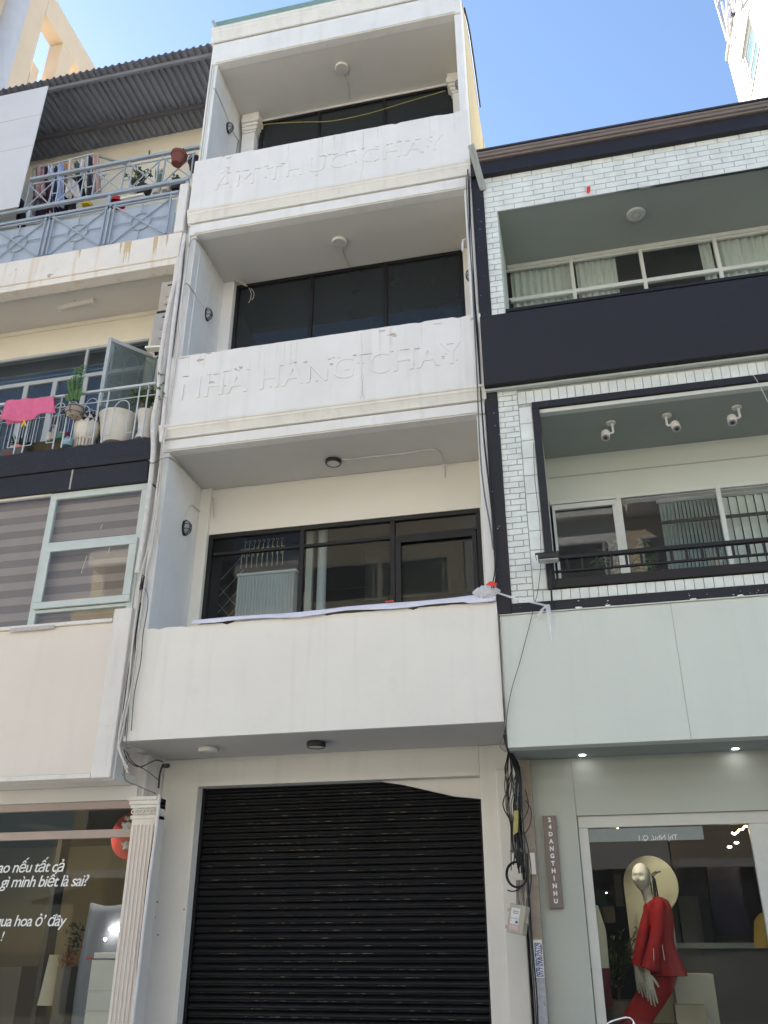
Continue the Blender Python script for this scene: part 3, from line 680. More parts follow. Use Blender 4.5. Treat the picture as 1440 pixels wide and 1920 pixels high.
cable('conduit', 'white conduit running right from the black rimmed balcony lamp', [zc(640, 861, Z_C1), zc(660, 861, Z_C1), zc(700, 856, Z_C1), zc(760, 850, Z_C1), zc(805, 843, Z_C1), zc(822, 845, Z_C1), zc(830, 862, Z_C1), P(834, 880, Y1-.012), P(834, 895, Y1-.012)], .008, M['pvc'])
cable('cable', 'grey cable looping down left wall of the topmost balcony', [xw(400, 166), xw(404, 168), xw(414, 190), xw(427, 222), xw(428, 230)], .006, M['cable_white'])
cable('cable', 'cable from top balcony wall lamp to the left pilaster', [xw(430, 228), xw(436, 245), xw(447, 263), xw(449, 262)], .007, M['cable_white'])
cable('cable', 'vertical cable beside left pilaster of the topmost balcony', [xw(447, 263), xw(445, 275), xw(443, 292)], .005, M['cable_grey'])
cable('cable', 'beige cable along the ceiling corner of the middle balcony', [xw(352, 462), xw(360, 449), xw(370, 450), xw(385, 470), xw(398, 489), xw(410, 508), xw(417, 521), P(430, 522, .95), P(445, 527, .95), P(460, 536, .98)], .010, M['cable_white'])
cable('cable', 'second beige cable along the ceiling corner of the middle balcony', [xw(366, 447), xw(380, 462), xw(396, 486), xw(404, 494), xw(414, 508), P(432, 514, .95), P(447, 520, .96), P(463, 537, .98)], .008, M['cable_white'])
cable('cable', 'straight cable dropping to middle balcony wall lamp', [xw(399, 491), xw(394, 520), xw(389, 560), xw(384, 577)], .008, M['cable_white'])
cable('cable', 'slanting cable from left edge to middle balcony wall lamp', [xw(345, 533), xw(352, 533), xw(362, 546), xw(374, 567), xw(382, 577)], .008, M['cable_white'])
cable('cable', 'two loose white wire ends hanging before the middle dark window', [P(467, 540, .98), P(471, 550, .96), P(469, 562, .96), P(466, 568, .97)], .0035, M['pvc'])
cable('cable', 'curled white wire end hanging before the middle dark window', [P(471, 541, .98), P(476, 549, .96), P(475, 558, .96), P(472, 562, .97)], .0035, M['pvc'])
cable('cable', 'cable running down the ceiling corner of the lowest balcony', [xw(300, 860), xw(318, 858), xw(335, 870), xw(352, 888), xw(368, 905), xw(386, 910), xw(396, 920), P(400, 940, .93), P(400, 970, .93)], .009, M['cable_white'])
cable('cable', 'curved conduit from lowest wall lamp to the pilaster', [xw(345, 976), xw(347, 962), xw(356, 948), xw(364, 949), xw(378, 962), xw(392, 972), xw(400, 974)], .011, M['pvc'])
cable('cable', 'white conduit on right wall of the middle balcony', [PX(867, 470, IR-.01), PX(868, 452, IR-.01), PX(873, 448, IR-.01)], .012, M['pvc'])
# roof pipe stub
cable('drain_spout', 'short dark pipe stub sticking up at the roof corner', [P(407, 57, -.02), P(399, 38, -.14)], .022, M['grey_duct'], 'pipe', n=12)
# CCTV camera under the overhang
cc = thing('security_camera', 'small black bullet camera under the overhang left of shutter', 'camera', tuple(PX(312, 1436, XL+.2)))
c = P(309, 1436, .72)
part('camera_body', MB().tube([c, c+Vector((.06, -.05, -.01))], .024, 14), M['black_plastic'], cc)
part('bracket', MB().tube([c, c+Vector((-.03, .03, .0)), c+Vector((-.05, .12, .03))], .01, 8), M['black_plastic'], cc)

# ------------------------------------------------------------------ left building
LX0, LX1 = -10.5, -4.53
left = thing('apartment_house', 'pinkish beige apartment house with crowded balconies and corrugated roof', 'building', (-7, 0, 0))
SL1, SL2 = 9.71, 10.135
part('balcony_slab', B(LX0, LX1-.02, .0, 1.0, SL1, SL2), M['slab'], left, 'balcony slab edge with rust streaks', bevel=.012)
part('slab_beam', B(LX0, LX1-.02, .02, .20, SL1-.10, SL1-.001), M['slab'], left, bevel=.008)
part('balcony_ceiling', B(LX0, LX1, .202, .96, SL1-.004, SL1-.0005), M['ceiling'], left)
rnd = random.Random(8)
rs_ = MB()
for px, w_, l_ in ((238, .10, .40), (289, .06, .42), (225, .03, .3), (150, .03, .2), (310, .03, .25)):
    a = P(px, 470, -.002); n = 7
    for k_ in range(n):
        u = (k_-n/2)/n*w_; z1 = SL2-.004; z0 = z1-l_*rnd.uniform(.45, .98)
        rs_.prism([Vector((a.x+u, -.0015, z1)), Vector((a.x+u+.004, -.0015, z0)), Vector((a.x+u+w_/n*.9, -.0015, z0+.03)), Vector((a.x+u+w_/n, -.0015, z1))], (0, .001, 0))
part('rust_streak', rs_, mat('rust streak', (.60, .46, .28), .85, .1, 20, 0), left, kind='stuff')
cp = MB()
for px, py, a, b in ((62, 546, .05, .03), (70, 549, .035, .02), (100, 538, .03, .012), (110, 538, .03, .015), (120, 535, .02, .01), (149, 536, .02, .02), (157, 536, .03, .012), (140, 564, .015, .006)):
    c = PZ(px, py, SL1-.006); cp.prism([Vector((q.x, c.y+(q.z), c.z)) for q in blot((c.x, 0), a, b*2, 0, int(px*7))], (0, 0, .003))
part('ceiling_chip', cp, mat('exposed rebar stain', (.10, .06, .045), .9, .3, 30, .5), left, kind='stuff')
for px, py, a, b in ((92, 517, .03, .03), (30, 505, .008, .025), (44, 507, .008, .008), (95, 515, .04, .012)):
    c = P(px, py, -.002); part('slab_chip', MB().prism(blot((c.x, c.z), a, b, -.0015, int(px)), (0, .001, 0)), M['pinkchip'], left)
part('end_pier', B(-4.665, LX1, -.03, .12, SL2-.01, 11.0), M['left_pier'], left, 'white pier at the end of the top railing', bevel=.02)
part('end_pier', B(-4.60, LX1, .0, .9, 6.4, SL1), M['left_pier'], left, bevel=.02)
part('end_pier', B(-4.66, LX1, .06, .25, 3.1, 6.36), M['left_pier'], left, bevel=.01)
part('back_wall', B(LX0, LX1, 1.45, 1.6, SL2, 13.97), M['left_wall'], left)
part('back_wall', B(LX0, -5.36, .92, 1.05, 9.21, SL1-.006), M['left_wall'], left, 'cream wall over the balcony doors')
part('back_wall', B(-5.36, LX1, .92, 1.05, 6.9, SL1-.006), M['left_wall'], left)
part('wall_moulding', MB().box(LX0, -5.1, .895, .919, 9.62, 9.64), M['left_wall'], left)
part('side_wall', B(LX0-.1, LX0-.001, 0, 6, 3, 14.0), M['left_wall'], left)
# flush door upstairs
part('door', B(-6.1, -5.35, 1.43, 1.449, SL2, 12.1), M['alu'], left)
# corrugated roof
roof = part('roof', B(LX0, -4.47, .97, 1.03, 13.86, 13.93), M['steel_dark'], left, 'corrugated metal roof', bevel=.003)
part('purlin', B(LX0, -4.47, .16, .21, 13.87, 13.935), M['tin'], roof, bevel=.003)
def corr(x0, x1, y0, y1, z, dz, pitch=.115, h=.034):
    row0 = []; row1 = []; x = x0
    while x < x1:
        for u, hh in ((0, 0), (.42, 0), (.55, 1), (.87, 1)):
            xx = x+u*pitch
            if xx > x1: break
            row0.append((xx, y0+random.uniform(-.004, .004), z+hh*h)); row1.append((xx, y1, z+dz+hh*h))
        x += pitch
    m_ = MB().sheet([row0, row1]); m_.smooth = False; return m_
for i in range(6):
    a = LX0+i*1.01; part('roof_sheet', corr(a, min(a+1.04, -4.475), .03, 1.5, 13.925+.004*(i % 2), .04), M['tin'], roof, solid=.003)
# pale cement board hung outside
bd = [P(95, 170, -.06), P(39, 393, -.06)]
part('hanging_board', B(LX0, -7.13, -.075, -.06, 11.09, 13.62), M['board'], left, 'pale cement board screening the left of top balcony', bevel=.002)
part('board_joint', MB().box(LX0, -7.135, -.0775, -.0755, 12.32, 12.325).box(LX0, -7.135, -.0775, -.0755, 12.98, 12.984), M['dirtline'], left)
# top railing
rail = part('railing', B(LX0, -4.67, -.03, .02, 10.845, 10.885), M['rail'], left, 'blue grey balcony railing with ring motifs', bevel=.003)
part('top_rail', B(LX0, -4.545, -.035, .015, 11.05, 11.10), M['rail'], rail, bevel=.003)
def rpost(x, z0, z1, w_=.03, y=-.006): return part('bar', B(x-w_/2, x+w_/2, y-.012, y+.014, z0, z1), M['rail'], rail, bevel=.002)
for px in (60, 204, 347): rpost(P(px, 380, 0).x, 10.887, 11.048, .05)
def px2x(px, py): return P(px, py, 0).x
z0, z1 = 10.15, 10.80
panels = []
mods = ((-4.78, -5.62), (-5.75, -6.55), (-6.68, -7.48), (-7.6, -8.4))
for a, b in mods:
    part('infill_sheet', B(b-.06, a+.06, .035, .04, z0+.002, z1-.01), M['rail_sheet'], rail)
    rpost(a, z0, z1+.044, .022); rpost(b, z0, z1+.044, .022)
    part('bar', B(b-.1, a+.1, -.02, .006, z1, z1+.018), M['rail'], rail)
    mx, mz = (a+b)/2, (z0+z1)/2
    part('diagonal', MB().bar((b+.02, -.005, z1), (a-.02, -.005, z0), .02, .014), M['rail'], rail)
    part('diagonal', MB().bar((b+.02, .008, z0), (a-.02, .008, z1), .02, .012), M['rail'], rail)
    rg = [Vector((mx+.15*math.cos(t*math.pi/14), .018, mz+.15*math.sin(t*math.pi/14))) for t in range(29)]
    part('ring', MB().tube(rg, .009, 6, caps=False), M['rail'], rail)
    for c_, d_ in (((mx, mz+.16), (mx, z1)), ((mx, mz-.16), (mx, z0)), ((mx+.16, mz), (a-.012, mz)), ((mx-.16, mz), (b+.012, mz))):
        part('stub_bar', MB().bar((c_[0], .0, c_[1]), (d_[0], .0, d_[1]), .014, .012), M['rail'], rail)
for a, b in zip(mods, mods[1:]):
    rpost((a[1]+b[0])/2, z0, z1+.044, .03)
part('infill_sheet', B(-4.70, -4.667, .035, .04, z0, z1), M['rail_sheet'], rail)
# upper rack of crossed bars standing on the rail
ur = part('upper_rack', B(-7.1, -4.455, -.03, .02, 11.66, 11.70), M['rail'], left, 'upper rack of crossed bars on the railing', bevel=.003)
part('bar', B(-7.1, -4.5, -.012, .004, 11.565, 11.582), M['rail'], ur)
for a, b in ((-7.02, -6.27), (-6.15, -5.50), (-5.32, -4.68)) :
    pass
def ux(px, py): return P(px, py, 0).x
cells = [(ux(55, 355), ux(97, 360)), (ux(112, 345), ux(156, 345)), (ux(182, 320), ux(232, 330)), (ux(248, 320), ux(296, 320)), (ux(309, 310), ux(362, 300))]
for a, b in cells:
    for x in (a, b): part('bar', B(x-.009, x+.009, -.014, .004, 11.102, 11.565), M['rail'], ur)
    part('diagonal', MB().bar((a, -.012, 11.56), (b, -.012, 11.11), .016, .012), M['rail'], ur)
    part('diagonal', MB().bar((a, .002, 11.11), (b, .002, 11.56), .016, .012), M['rail'], ur)
for (a, b), (c, d) in zip(cells, cells[1:]):
    part('bar', B(b, c, -.008, .004, 11.30, 11.315), M['rail'], ur)
    part('bar', B((b+c)/2-.008, (b+c)/2+.008, -.01, .004, 11.58, 11.66), M['rail'], ur)
# balcony doors on the middle floor
YD = .92
df = part('door_frame', MB().box(-7.9, -5.36, YD-.02, YD+.05, 9.165, 9.205), M['alu'], left, 'grey framed balcony doors', bevel=.003)
zt, zm = 9.165, 8.72
part('frame_bar', B(-7.9, -5.36, YD-.018, YD+.04, zm-.03, zm+.03), M['alu'], df, bevel=.003)
posts = [P(px, py, YD).x for px, py in ((5, 790), (48, 760), (98, 740), (155, 740), (196, 700), (163, 650))]
p1, p2, p3, p4, p5 = P(45, 750, YD).x, P(98, 750, YD).x, P(157, 740, YD).x, P(193, 740, YD).x, P(163, 670, YD).x
for x in (-7.72, p1, p2, p3, p4): part('frame_bar', B(x-.035, x+.035, YD-.016, YD+.04, 6.9, zm-.031), M['alu'], df, bevel=.003)
for x in (-7.72, p5, p4+.04): part('frame_bar', B(x-.02, x+.02, YD-.016, YD+.04, zm+.031, zt), M['alu'], df, bevel=.003)
for a, b in ((-7.7, p1), (p1, p2), (p2, p3), (p3, p4)):
    part('pane', B(a+.035, b-.035, YD+.008, YD+.014, 6.95, zm-.03), M['glass_blue'], df)
part('pane', B(-7.7, p5, YD+.012, YD+.018, zm+.03, zt), M['glass_blue'], df); part('pane', B(p5, -5.36, YD+.012, YD+.018, zm+.03, zt), M['glass_blue'], df)
for z in (8.85, 8.93): part('grille_bar', MB().bar((-7.7, YD+.05, z), (p4, YD+.05, z), .012), M['rail_light'], df)
def arch(parent, a, b, z0_, zs, y, r=.007, mt='rail_light', xf=None):
    w_ = b-a; pts = []
    for t in range(9): pts.append(Vector((a+.5*w_*(1-math.cos(t/8*math.pi/2)), y, zs+w_*.75*math.sin(t/8*math.pi/2))))
    L_ = [Vector((a, y, z0_))]+pts; R_ = [Vector((a+b-p.x, y, p.z)) for p in L_]
    for q in (L_, R_):
        if xf: q = [xf(v) for v in q]
        part('grille_arch', MB().tube(q, r, 5), M[mt], parent)
for a, b in ((-7.7, p1), (p1, p2), (p2, p3), (p3, p4)):
    n_ = 2 if b-a > .4 else 1; ww = (b-a-.1)/n_
    for i in range(n_):
        arch(df, a+.05+i*ww, a+.05+(i+1)*ww, 6.95, 8.18, YD+.0)
        arch(df, a+.05+(i-.5)*ww if i else a+.05+.25*ww, a+.05+(i+.5)*ww if i else a+.05+.75*ww, 6.95, 8.08, YD-.004, .005)
    for z in (7.55, 7.62, 8.12): part('grille_bar', MB().bar((a+.04, YD+.0, z), (b-.04, YD+.0, z), .008), M['rail_light'], df)
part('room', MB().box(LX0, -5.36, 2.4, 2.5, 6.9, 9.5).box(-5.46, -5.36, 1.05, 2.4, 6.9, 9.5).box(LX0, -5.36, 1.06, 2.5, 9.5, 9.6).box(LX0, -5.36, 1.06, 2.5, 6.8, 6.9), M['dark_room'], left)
part('inner_curtain', B(p2-.02, p4+.05, 1.3, 1.32, 6.95, 8.7), mat('blue curtain cloth', (.10, .16, .36), .9, .1, 4, .1), left)
# open frosted leaf
ha, hb = P(163, 745, YD), P(163, 745, YD)
x0_ = p4+.02; leafw = .86; ang = R(-38)
def lf(u, v, dy=0): return Vector((x0_+.02+u*math.cos(ang)-dy*math.sin(ang)*0, YD-.03+u*math.sin(ang)*1.0+dy, v))
q_tl, q_tr = P(208, 634, .70), P(290, 667, .25)
hx, hy = P(200, 700, .75), None
A_ = Vector((-5.477, .206, 0)); Bv = Vector((-5.06, .72, 0))
zt_, zb_ = 8.70, 6.97
lfm = thing  # (no own thing: the leaf is a part of the house)
lp = MB(); U = (Bv-A_).normalized()
def lq(t, z): return A_.lerp(Bv, t)+Vector((0, 0, z))
L_ = (Bv-A_).length
lp.bar(lq(0, zb_), lq(0, zt_), .05, .035).bar(lq(1, zb_), lq(1, zt_), .05, .035).bar(lq(0, zt_-.025), lq(1, zt_-.025), .05, .03, up=(0, 1, 0)).bar(lq(0, zb_+.05), lq(1, zb_+.05), .08, .03)
leaf = part('door_leaf', lp, M['alu'], left, 'open frosted glass door leaf with arched bars')
part('pane', MB().prism([lq(.03, zb_+.08), lq(.97, zb_+.08), lq(.97, zt_-.05), lq(.03, zt_-.05)], Vector((U.y, -U.x, 0))*.006), M['glass_frost'], leaf)
nrm = Vector((-U.y, U.x, 0))*.010
for i in range(3):
    a, b = .06+i*.30, .06+i*.30+.29
    for k_ in range(2):
        pts = [(0, zb_+.1)]
        w_ = b-a; zs = zt_-.45
        arc = [(a+.5*w_*(1-math.cos(t/8*math.pi/2)), zs+.33*math.sin(t/8*math.pi/2)) for t in range(9)]
        q = [(a, zb_+.1)]+arc
        if k_: q = [(a+b-u, z) for u, z in q]
        part('grille_arch', MB().tube([lq(u, z)+nrm for u, z in q], .007, 5), M['rail_light'], leaf)
for z in (zt_-.6, zt_-.67, zb_+.7, zb_+.77): part('grille_bar', MB().bar(lq(.03, z)+nrm, lq(.97, z)+nrm, .012), M['rail_light'], leaf)
# black band under the middle balcony
part('balcony_band', B(LX0, LX1-.01, -.02, .25, 6.66, 6.955), M['navy_strip'], left, 'upper navy black band', bevel=.006)
part('balcony_band', B(LX0, LX1-.02, .0, .25, 6.385, 6.655), M['navy_strip'], left, 'lower navy black band', bevel=.006)
part('band_joint', MB().box(-5.555, -5.535, -.004, .001, 6.39, 6.65), M['dirtline'], left)
part('balcony_floor', B(LX0, LX1-.01, .251, 1.0, 6.80, 6.90), M['slab'], left)
# middle railing
mr = part('handrail', B(LX0, -4.60, -.045, -.005, 7.69, 7.72), M['rail_light'], left, 'pale grey balcony handrail with looped bars', bevel=.004)
part('rail', MB().bar((LX0, -.025, 7.545), (-4.6, -.025, 7.545), .010), M['rail_light'], mr)
xs = [P(px, 780, -.025).x for px in (4, 21, 33, 52, 67, 87, 103, 118, 138, 177, 192, 233, 250, 275, 288)]
bx = -4.70; i = 0
while bx > -7.4:
    part('baluster', MB().bar((bx, -.025, 6.958), (bx, -.025, 7.69), .014), M['rail_light'], mr)
    part('baluster', MB().bar((bx-.115, -.025, 6.958), (bx-.115, -.025, 7.69), .014), M['rail_light'], mr)
    a, b = bx-.115-.30, bx-.115-.10
    lp_ = [Vector((a, -.03, 7.05))]+[Vector(((a+b)/2-.1*math.cos(t*math.pi/8), -.03, 7.40+.12*math.sin(t*math.pi/8))) for t in range(9)]+[Vector((b, -.03, 7.05))]
    part('loop_bar', MB().tube(lp_, .006, 5), M['rail_light'], mr)
    part('tie_bar', MB().bar((a-.1, -.03, 7.05), (a+.0, -.03, 7.05), .008), M['rail_light'], mr); part('tie_bar', MB().bar((b, -.03, 7.05), (b+.1, -.03, 7.05), .008), M['rail_light'], mr)
    bx -= .52
# fluorescent tube
tl = thing('tube_lamp', 'white fluorescent tube on ceiling of the plant balcony', 'lamp', tuple(PZ(142, 571, SL1-.02)))
a, b = PZ(112, 577, SL1-.03), PZ(175, 563, SL1-.03)
part('housing', MB().bar(a, b, .05, .03), M['plastic_white'], tl); part('tube', MB().tube([a+Vector((.01, 0, -.03)), b+Vector((-.01, 0, -.03))], .014, 10), M['diffuser'], tl)
for c in (a, b): part('end_cap', MB().box(c.x-.012, c.x+.012, c.y-.03, c.y+.03, c.z-.05, c.z+.015), M['cream'], tl)
# first floor window (mint frame)
wy = .06
part('lower_wall', B(LX0, -4.755, .03, .2, 3.16, 4.72), M['pink_wall'], left, 'pinkish beige panel', bevel=.01)
part('panel_border', B(-4.752, LX1-.012, .0, .2, 3.11, 4.86), M['left_pier'], left, bevel=.012)
part('panel_border', B(LX0, -4.756, .005, .2, 3.115, 3.158), M['trim'], left, bevel=.006)
part('sill', B(LX0, -4.76, .0, .2, 4.721, 4.76), M['left_pier'], left, bevel=.006)
part('sill_crack', MB().box(P(18, 1185, 0).x, P(103, 1172, 0).x, -.006, .002, 4.69, 4.735), M['greychip'], left, bevel=.01)
c0 = part('window_frame', B(-5.80, -4.57, wy-.02, wy+.03, 6.30, 6.38), M['mint_frame'], left, 'pale mint casement window', bevel=.004)
part('frame_bar', B(-5.80, -5.72, wy-.018, wy+.03, 4.765, 6.30), M['mint_frame'], c0, bevel=.004)
part('frame_bar', B(-4.64, -4.57, wy-.018, wy+.03, 4.765, 6.30), M['mint_frame'], c0, bevel=.004)
part('frame_bar', B(-5.72, -4.64, wy-.016, wy+.03, 5.70, 5.745), M['mint_frame'], c0, bevel=.003)
part('frame_bar', B(-5.72, -4.64, wy-.016, wy+.03, 4.90, 4.935), M['mint_frame'], c0, bevel=.003)
sa = MB(); a, b, c, e = -5.745, -4.60, 4.94, 5.69
sa.box(a, b, wy-.05, wy-.021, e-.075, e); sa.box(a, b, wy-.05, wy-.021, c, c+.075); sa.box(a, a+.09, wy-.05, wy-.021, c+.076, e-.076); sa.box(b-.09, b, wy-.05, wy-.021, c+.076, e-.076)
sash = part('sash', sa, M['mint_frame'], c0, bevel=.004)
part('pane', B(a+.09, b-.09, wy-.04, wy-.034, c+.075, e-.075), M['glass_clear'], c0)
part('pane', B(-5.72, -4.64, wy+.0, wy+.006, 5.745, 6.30), M['glass_clear'], c0)
part('pane', B(-5.72, -4.64, wy+.0, wy+.006, 4.765, 4.90), M['glass_clear'], c0)
part('fixed_pane', B(LX0, -5.80, wy+.0, wy+.006, 4.765, 6.36), M['glass_clear'], left, 'large window pane before a striped blind')
part('head_strip', B(LX0, -5.80, wy-.02, wy+.03, 6.361, 6.384), M['left_pier'], left)
z = 4.78; i = 0
bl = part('zebra_blind', B(LX0, -4.6, .145, .15, 6.30, 6.38), M['zebra'], left, 'striped roller blind')
while z < 6.3:
    part('blind_band', B(-9.2, -4.6, .140, .143, z, z+.092), M['zebra_light'] if i % 2 else M['zebra'], bl); z += .093; i += 1
part('blind_backing', B(LX0, -4.55, .16, .17, 4.7, 6.38), M['dark_room'], left)
# scratches on glass
for px, py, qx, qy in ((192, 983, 188, 992), (163, 1042, 152, 1075), (206, 1026, 203, 1036)):
    a, b = P(px, py, wy-.055), P(qx, qy, wy-.055); part('scratch', MB().bar(a, b, .003), M['white_paper'], left)
# ground floor shop
part('canopy_soffit', B(LX0, LX1-.012, .202, .8, 3.12, 3.2), M['ceiling'], left)
hy = .50
part('header_band', B(LX0, -4.5, hy, hy+.08, P(120, 1504, hy).z, 3.119), M['ceiling'], left, 'grey header band', bevel=.006)
zh = P(120, 1504, hy).z
yg = .56
zg1 = P(120, 1520, yg).z
part('header_band', B(LX0, -4.5, hy+.02, yg+.05, zg1, zh-.002), M['mauve_frame'], left, 'mauve header band', bevel=.004)
zb1, zb2 = P(0, 1562, yg).z, P(0, 1577, yg).z
part('window_bar', B(LX0, -4.45, yg-.03, yg+.03, zb2, zb1), M['mauve_frame'], left, 'mauve glazing bar', bevel=.004)
sg = part('shop_pane', B(LX0, -4.45, yg, yg+.008, zb1, zg1), M['glass_shop'], left, 'upper shop front pane')
sg2 = part('shop_pane', B(LX0, -4.45, yg, yg+.008, 0, zb2), M['glass_shop'], left, 'shop front pane with white lettering')
sx = Matrix.Identity(4)
for body, px, py, sz in (('ao nếu tất cả', 119, 1634, .150), ('gì mình biết là sai?', 163, 1661, .150), ('qua hoa ỏ’ đây', 121, 1736, .145), ('!', 5, 1764, .12)):
    b = P(px, py, yg-.004)
    place_text('lettering', body, sz, (b.x, yg-.004, b.z), M['white_vinyl'], sg2, extrude=.0008, shear=.22, align='RIGHT', spacing=.90, bold=.001)
# fluted pilaster
pl0, pl1 = P(250, 1500, .42).x, P(296, 1500, .42).x
ps = part('fluted_pilaster', B(pl0, pl1, .44, .62, 0, 2.98), M['pink_wall'], left, 'fluted pinkish pilaster beside shop', bevel=.006)
for i in range(6):
    a = pl0+.03+i*(pl1-pl0-.06)/5
    part('flute', B(a-.008, a+.008, .428, .439, 0, 2.72), M['pink_wall'], ps, bevel=.004)
cpt = MB()
for g, z0_, z1_ in ((.012, 2.78, 2.81), (.02, 2.88, 2.91), (.035, 2.912, 2.95), (.05, 2.952, 2.985)): cpt.box(pl0-g, pl1+.0, .44-g, .6, z0_, z1_)
for i in range(7):
    c = Vector((pl0+.02+i*(pl1-pl0-.03)/6, .425, 2.845)); cpt.tube([c+Vector((.02*math.cos(t), -.004*t, .022*math.sin(t))) for t in [k_*.7 for k_ in range(10)]], .006, 5)
part('capital', cpt, M['trim'], ps)
part('return_wall', B(-4.80, -4.452, .945, 1.1, 2.95, 4.2), M['left_pier'], left)
part('return_wall', B(-5.2, -4.801, .945, 1.1, 3.21, 4.2), M['left_pier'], left)
part('party_wall', B(-4.535, -4.452, .45, .6, 3.442, 13.8), M['left_pier'], left)
part('side_return', B(-4.53, -4.455, .64, .94, 0, 3.44), M['left_pier'], left, bevel=.01)
part('side_return', B(-4.70, -4.455, .56, .638, 2.99, 3.44), M['left_pier'], left, bevel=.01)
# shop interior
si = MB(); si.box(-9.5, -4.5, 4.2, 4.3, -.1, 3.1); si.box(-9.6, -9.5, .7, 4.3, -.1, 3.1); si.box(-4.54, -4.46, .95, 4.3, -.1, 3.1); si.box(-9.6, -4.46, .65, 4.3, -.1, 0.0)
part('shop_room', si, M['olive_room'], left); part('shop_ceiling', B(-9.6, -4.46, .6, 4.3, 2.95, 3.05), M['dark_room'], left)
part('shop_column', B(P(105, 1600, 2.6).x, P(113, 1600, 2.6).x, 2.6, 2.8, 0, 2.95), M['darker_room'], left)
part('shop_counter', B(-9, P(60, 1800, 3.4).x, 3.2, 3.9, 0, P(30, 1812, 3.4).z), M['dark_room'], left)
def ceil_spot(label, px, py, y, r, m_, group):
    c = P(px, py, y); t = thing('shop_downlight', label, 'downlight', tuple(c), group)
    part('lens', MB().lathe(c, [(.0005, 0), (r, 0), (r, .02)], 14), m_, t)
for i, (px, py) in enumerate(((143, 1521), (173, 1520), (220, 1520))):
    ceil_spot(('leftmost warm spot bulb under left shop ceiling', 'middle warm spot bulb under left shop ceiling', 'rightmost warm spot bulb near the pilaster')[i], px, py, 1.6, .018, M['lamp_warm'], 'warm spot bulbs in the left shop')
ceil_spot('flat white downlight further back in the left shop', 74, 1540, 2.6, .045, M['lamp_white'], None)
rd = thing('round_sign', 'round red sign with silver strips half hidden behind the pilaster', 'sign', tuple(P(240, 1567, .9)))
c = P(247, 1567, .9); rr = .235
part('disc', MB().prism([c+Vector((rr*math.cos(t*math.pi/24), 0, rr*math.sin(t*math.pi/24))) for t in range(48)], (0, .03, 0)), M['red_disc'], rd, bevel=.003)
for i, (py, l) in enumerate(((1534, .10), (1545, .13), (1552, .12), (1581, .13), (1588, .12))):
    a = P(250, py, .88); part('strip', MB().sheet([[a+Vector((-l+l*j/6, -.006*math.sin(j*1.9+i), .018*s_+.008*math.sin(j*2.1+i))) for j in range(10)] for s_ in (-1, 1)]), M['silver'], rd)
# armchair, box stack, flowers behind the glass
ac = thing('draped_armchair', 'grey blue draped tall chair back behind left shop glass', 'armchair', tuple(P(190, 1900, 1.1)))
g = []
for i in range(15):
    t = i/14; py = 1692+t*260; y = 1.1
    a, b = P(165-t*38-6*math.sin(t*3), py, y), P(245, py+2, y)
    row = []
    for j in range(12):
        u = j/11; q = a.lerp(b, u); row.append((q.x, 1.1+.07*math.cos(u*math.pi*.9+.3)+.018*math.sin(u*9+t*3), q.z-.03*math.sin(u*math.pi)*(t < .05)))
    g.append(row)
part('backrest', MB().sheet(g), M['grey_cloth'], ac, solid=.04)
bs = thing('box_stack', 'white paper box with red ribbon before the grey blue chair', 'box', tuple(P(210, 1900, .85)))
q0 = P(182, 1800, .85); q1 = P(246, 1800, .85)
part('box_body', B(P(170, 1870, .85).x, q1.x, .78, .98, .6, q0.z), M['white_paper'], bs, bevel=.006)
for k_ in range(4): part('fold', B(P(170, 1870, .85).x-.004, q1.x, .772, .779, .75+k_*.17, .757+k_*.17), M['label'], bs)
zl = P(185, 1798, .85).z; part('lid', B(P(184, 1790, .85).x, q1.x, .77, .99, zl+.006, P(185, 1786, .85).z), M['white_paper'], bs, bevel=.004)
part('ribbon', MB().bar((P(170, 1800, .85).x, .765, zl+.003), (P(182, 1800, .85).x, .765, zl+.003), .02, .012), M['red_disc'], bs)
rl = thing('ring_lamp', 'bright oval lamp glare beside the grey blue chair', 'lamp', tuple(P(212, 1742, 1.0)))
c = P(218, 1742, 1.0); part('lens', MB().prism([c+Vector((.085*math.cos(t*math.pi/12), 0, .027*math.sin(t*math.pi/12))) for t in range(24)], (0, .01, 0)), M['lamp_white'], rl)
sp_ = thing('spot_bulb', 'tiny bright spot bulb left of the oval lamp', 'lamp', tuple(P(197, 1761, 1.0))); c = P(197, 1761, .98)
part('bulb', MB().lathe(c+Vector((0, 0, -.015)), [(.0005, 0), (.012, .006), (.015, .015), (.012, .024), (.0005, .03)], 10), M['lamp_white'], sp_)
fl = thing('flower_stand', 'dried red and brown flowers on a grey pedestal in left shop', 'flowers', tuple(P(128, 1830, 1.5)))
c = P(127, 1812, 1.5); part('pedestal', B(c.x-.07, c.x+.09, 1.42, 1.6, 0, c.z), M['dark_room'], fl, bevel=.006)
fm = MB(); rnd = random.Random(5); fg = MB()
for i in range(150):
    d = Vector((rnd.gauss(0, .05), rnd.gauss(0, .04), abs(rnd.gauss(.08, .05)))); q = c+d; s_ = rnd.uniform(.008, .02)
    u = Vector((rnd.uniform(-1, 1), rnd.uniform(-1, 1), rnd.uniform(-1, 1))).normalized(); v_ = u.orthogonal().normalized()
    fm.quad(q-u*s_, q+v_*s_*.6, q+u*s_, q-v_*s_*.6)
for i in range(110):
    d = Vector((rnd.gauss(.05, .06), rnd.gauss(0, .05), rnd.uniform(.12, .42))); q = c+d; s_ = rnd.uniform(.015, .035)
    u = Vector((rnd.uniform(-1, 1), rnd.uniform(-1, 1), rnd.uniform(-.2, 1))).normalized(); v_ = u.orthogonal().normalized()
    fg.quad(q-u*s_, q+v_*s_*.35, q+u*s_, q-v_*s_*.35)
part('blossoms', fm, mat('dried blossom', (.32, .10, .06), .8, .5, 30, 0), fl, kind='stuff'); part('leaves', fg, M['leaf_dark'], fl, kind='stuff')
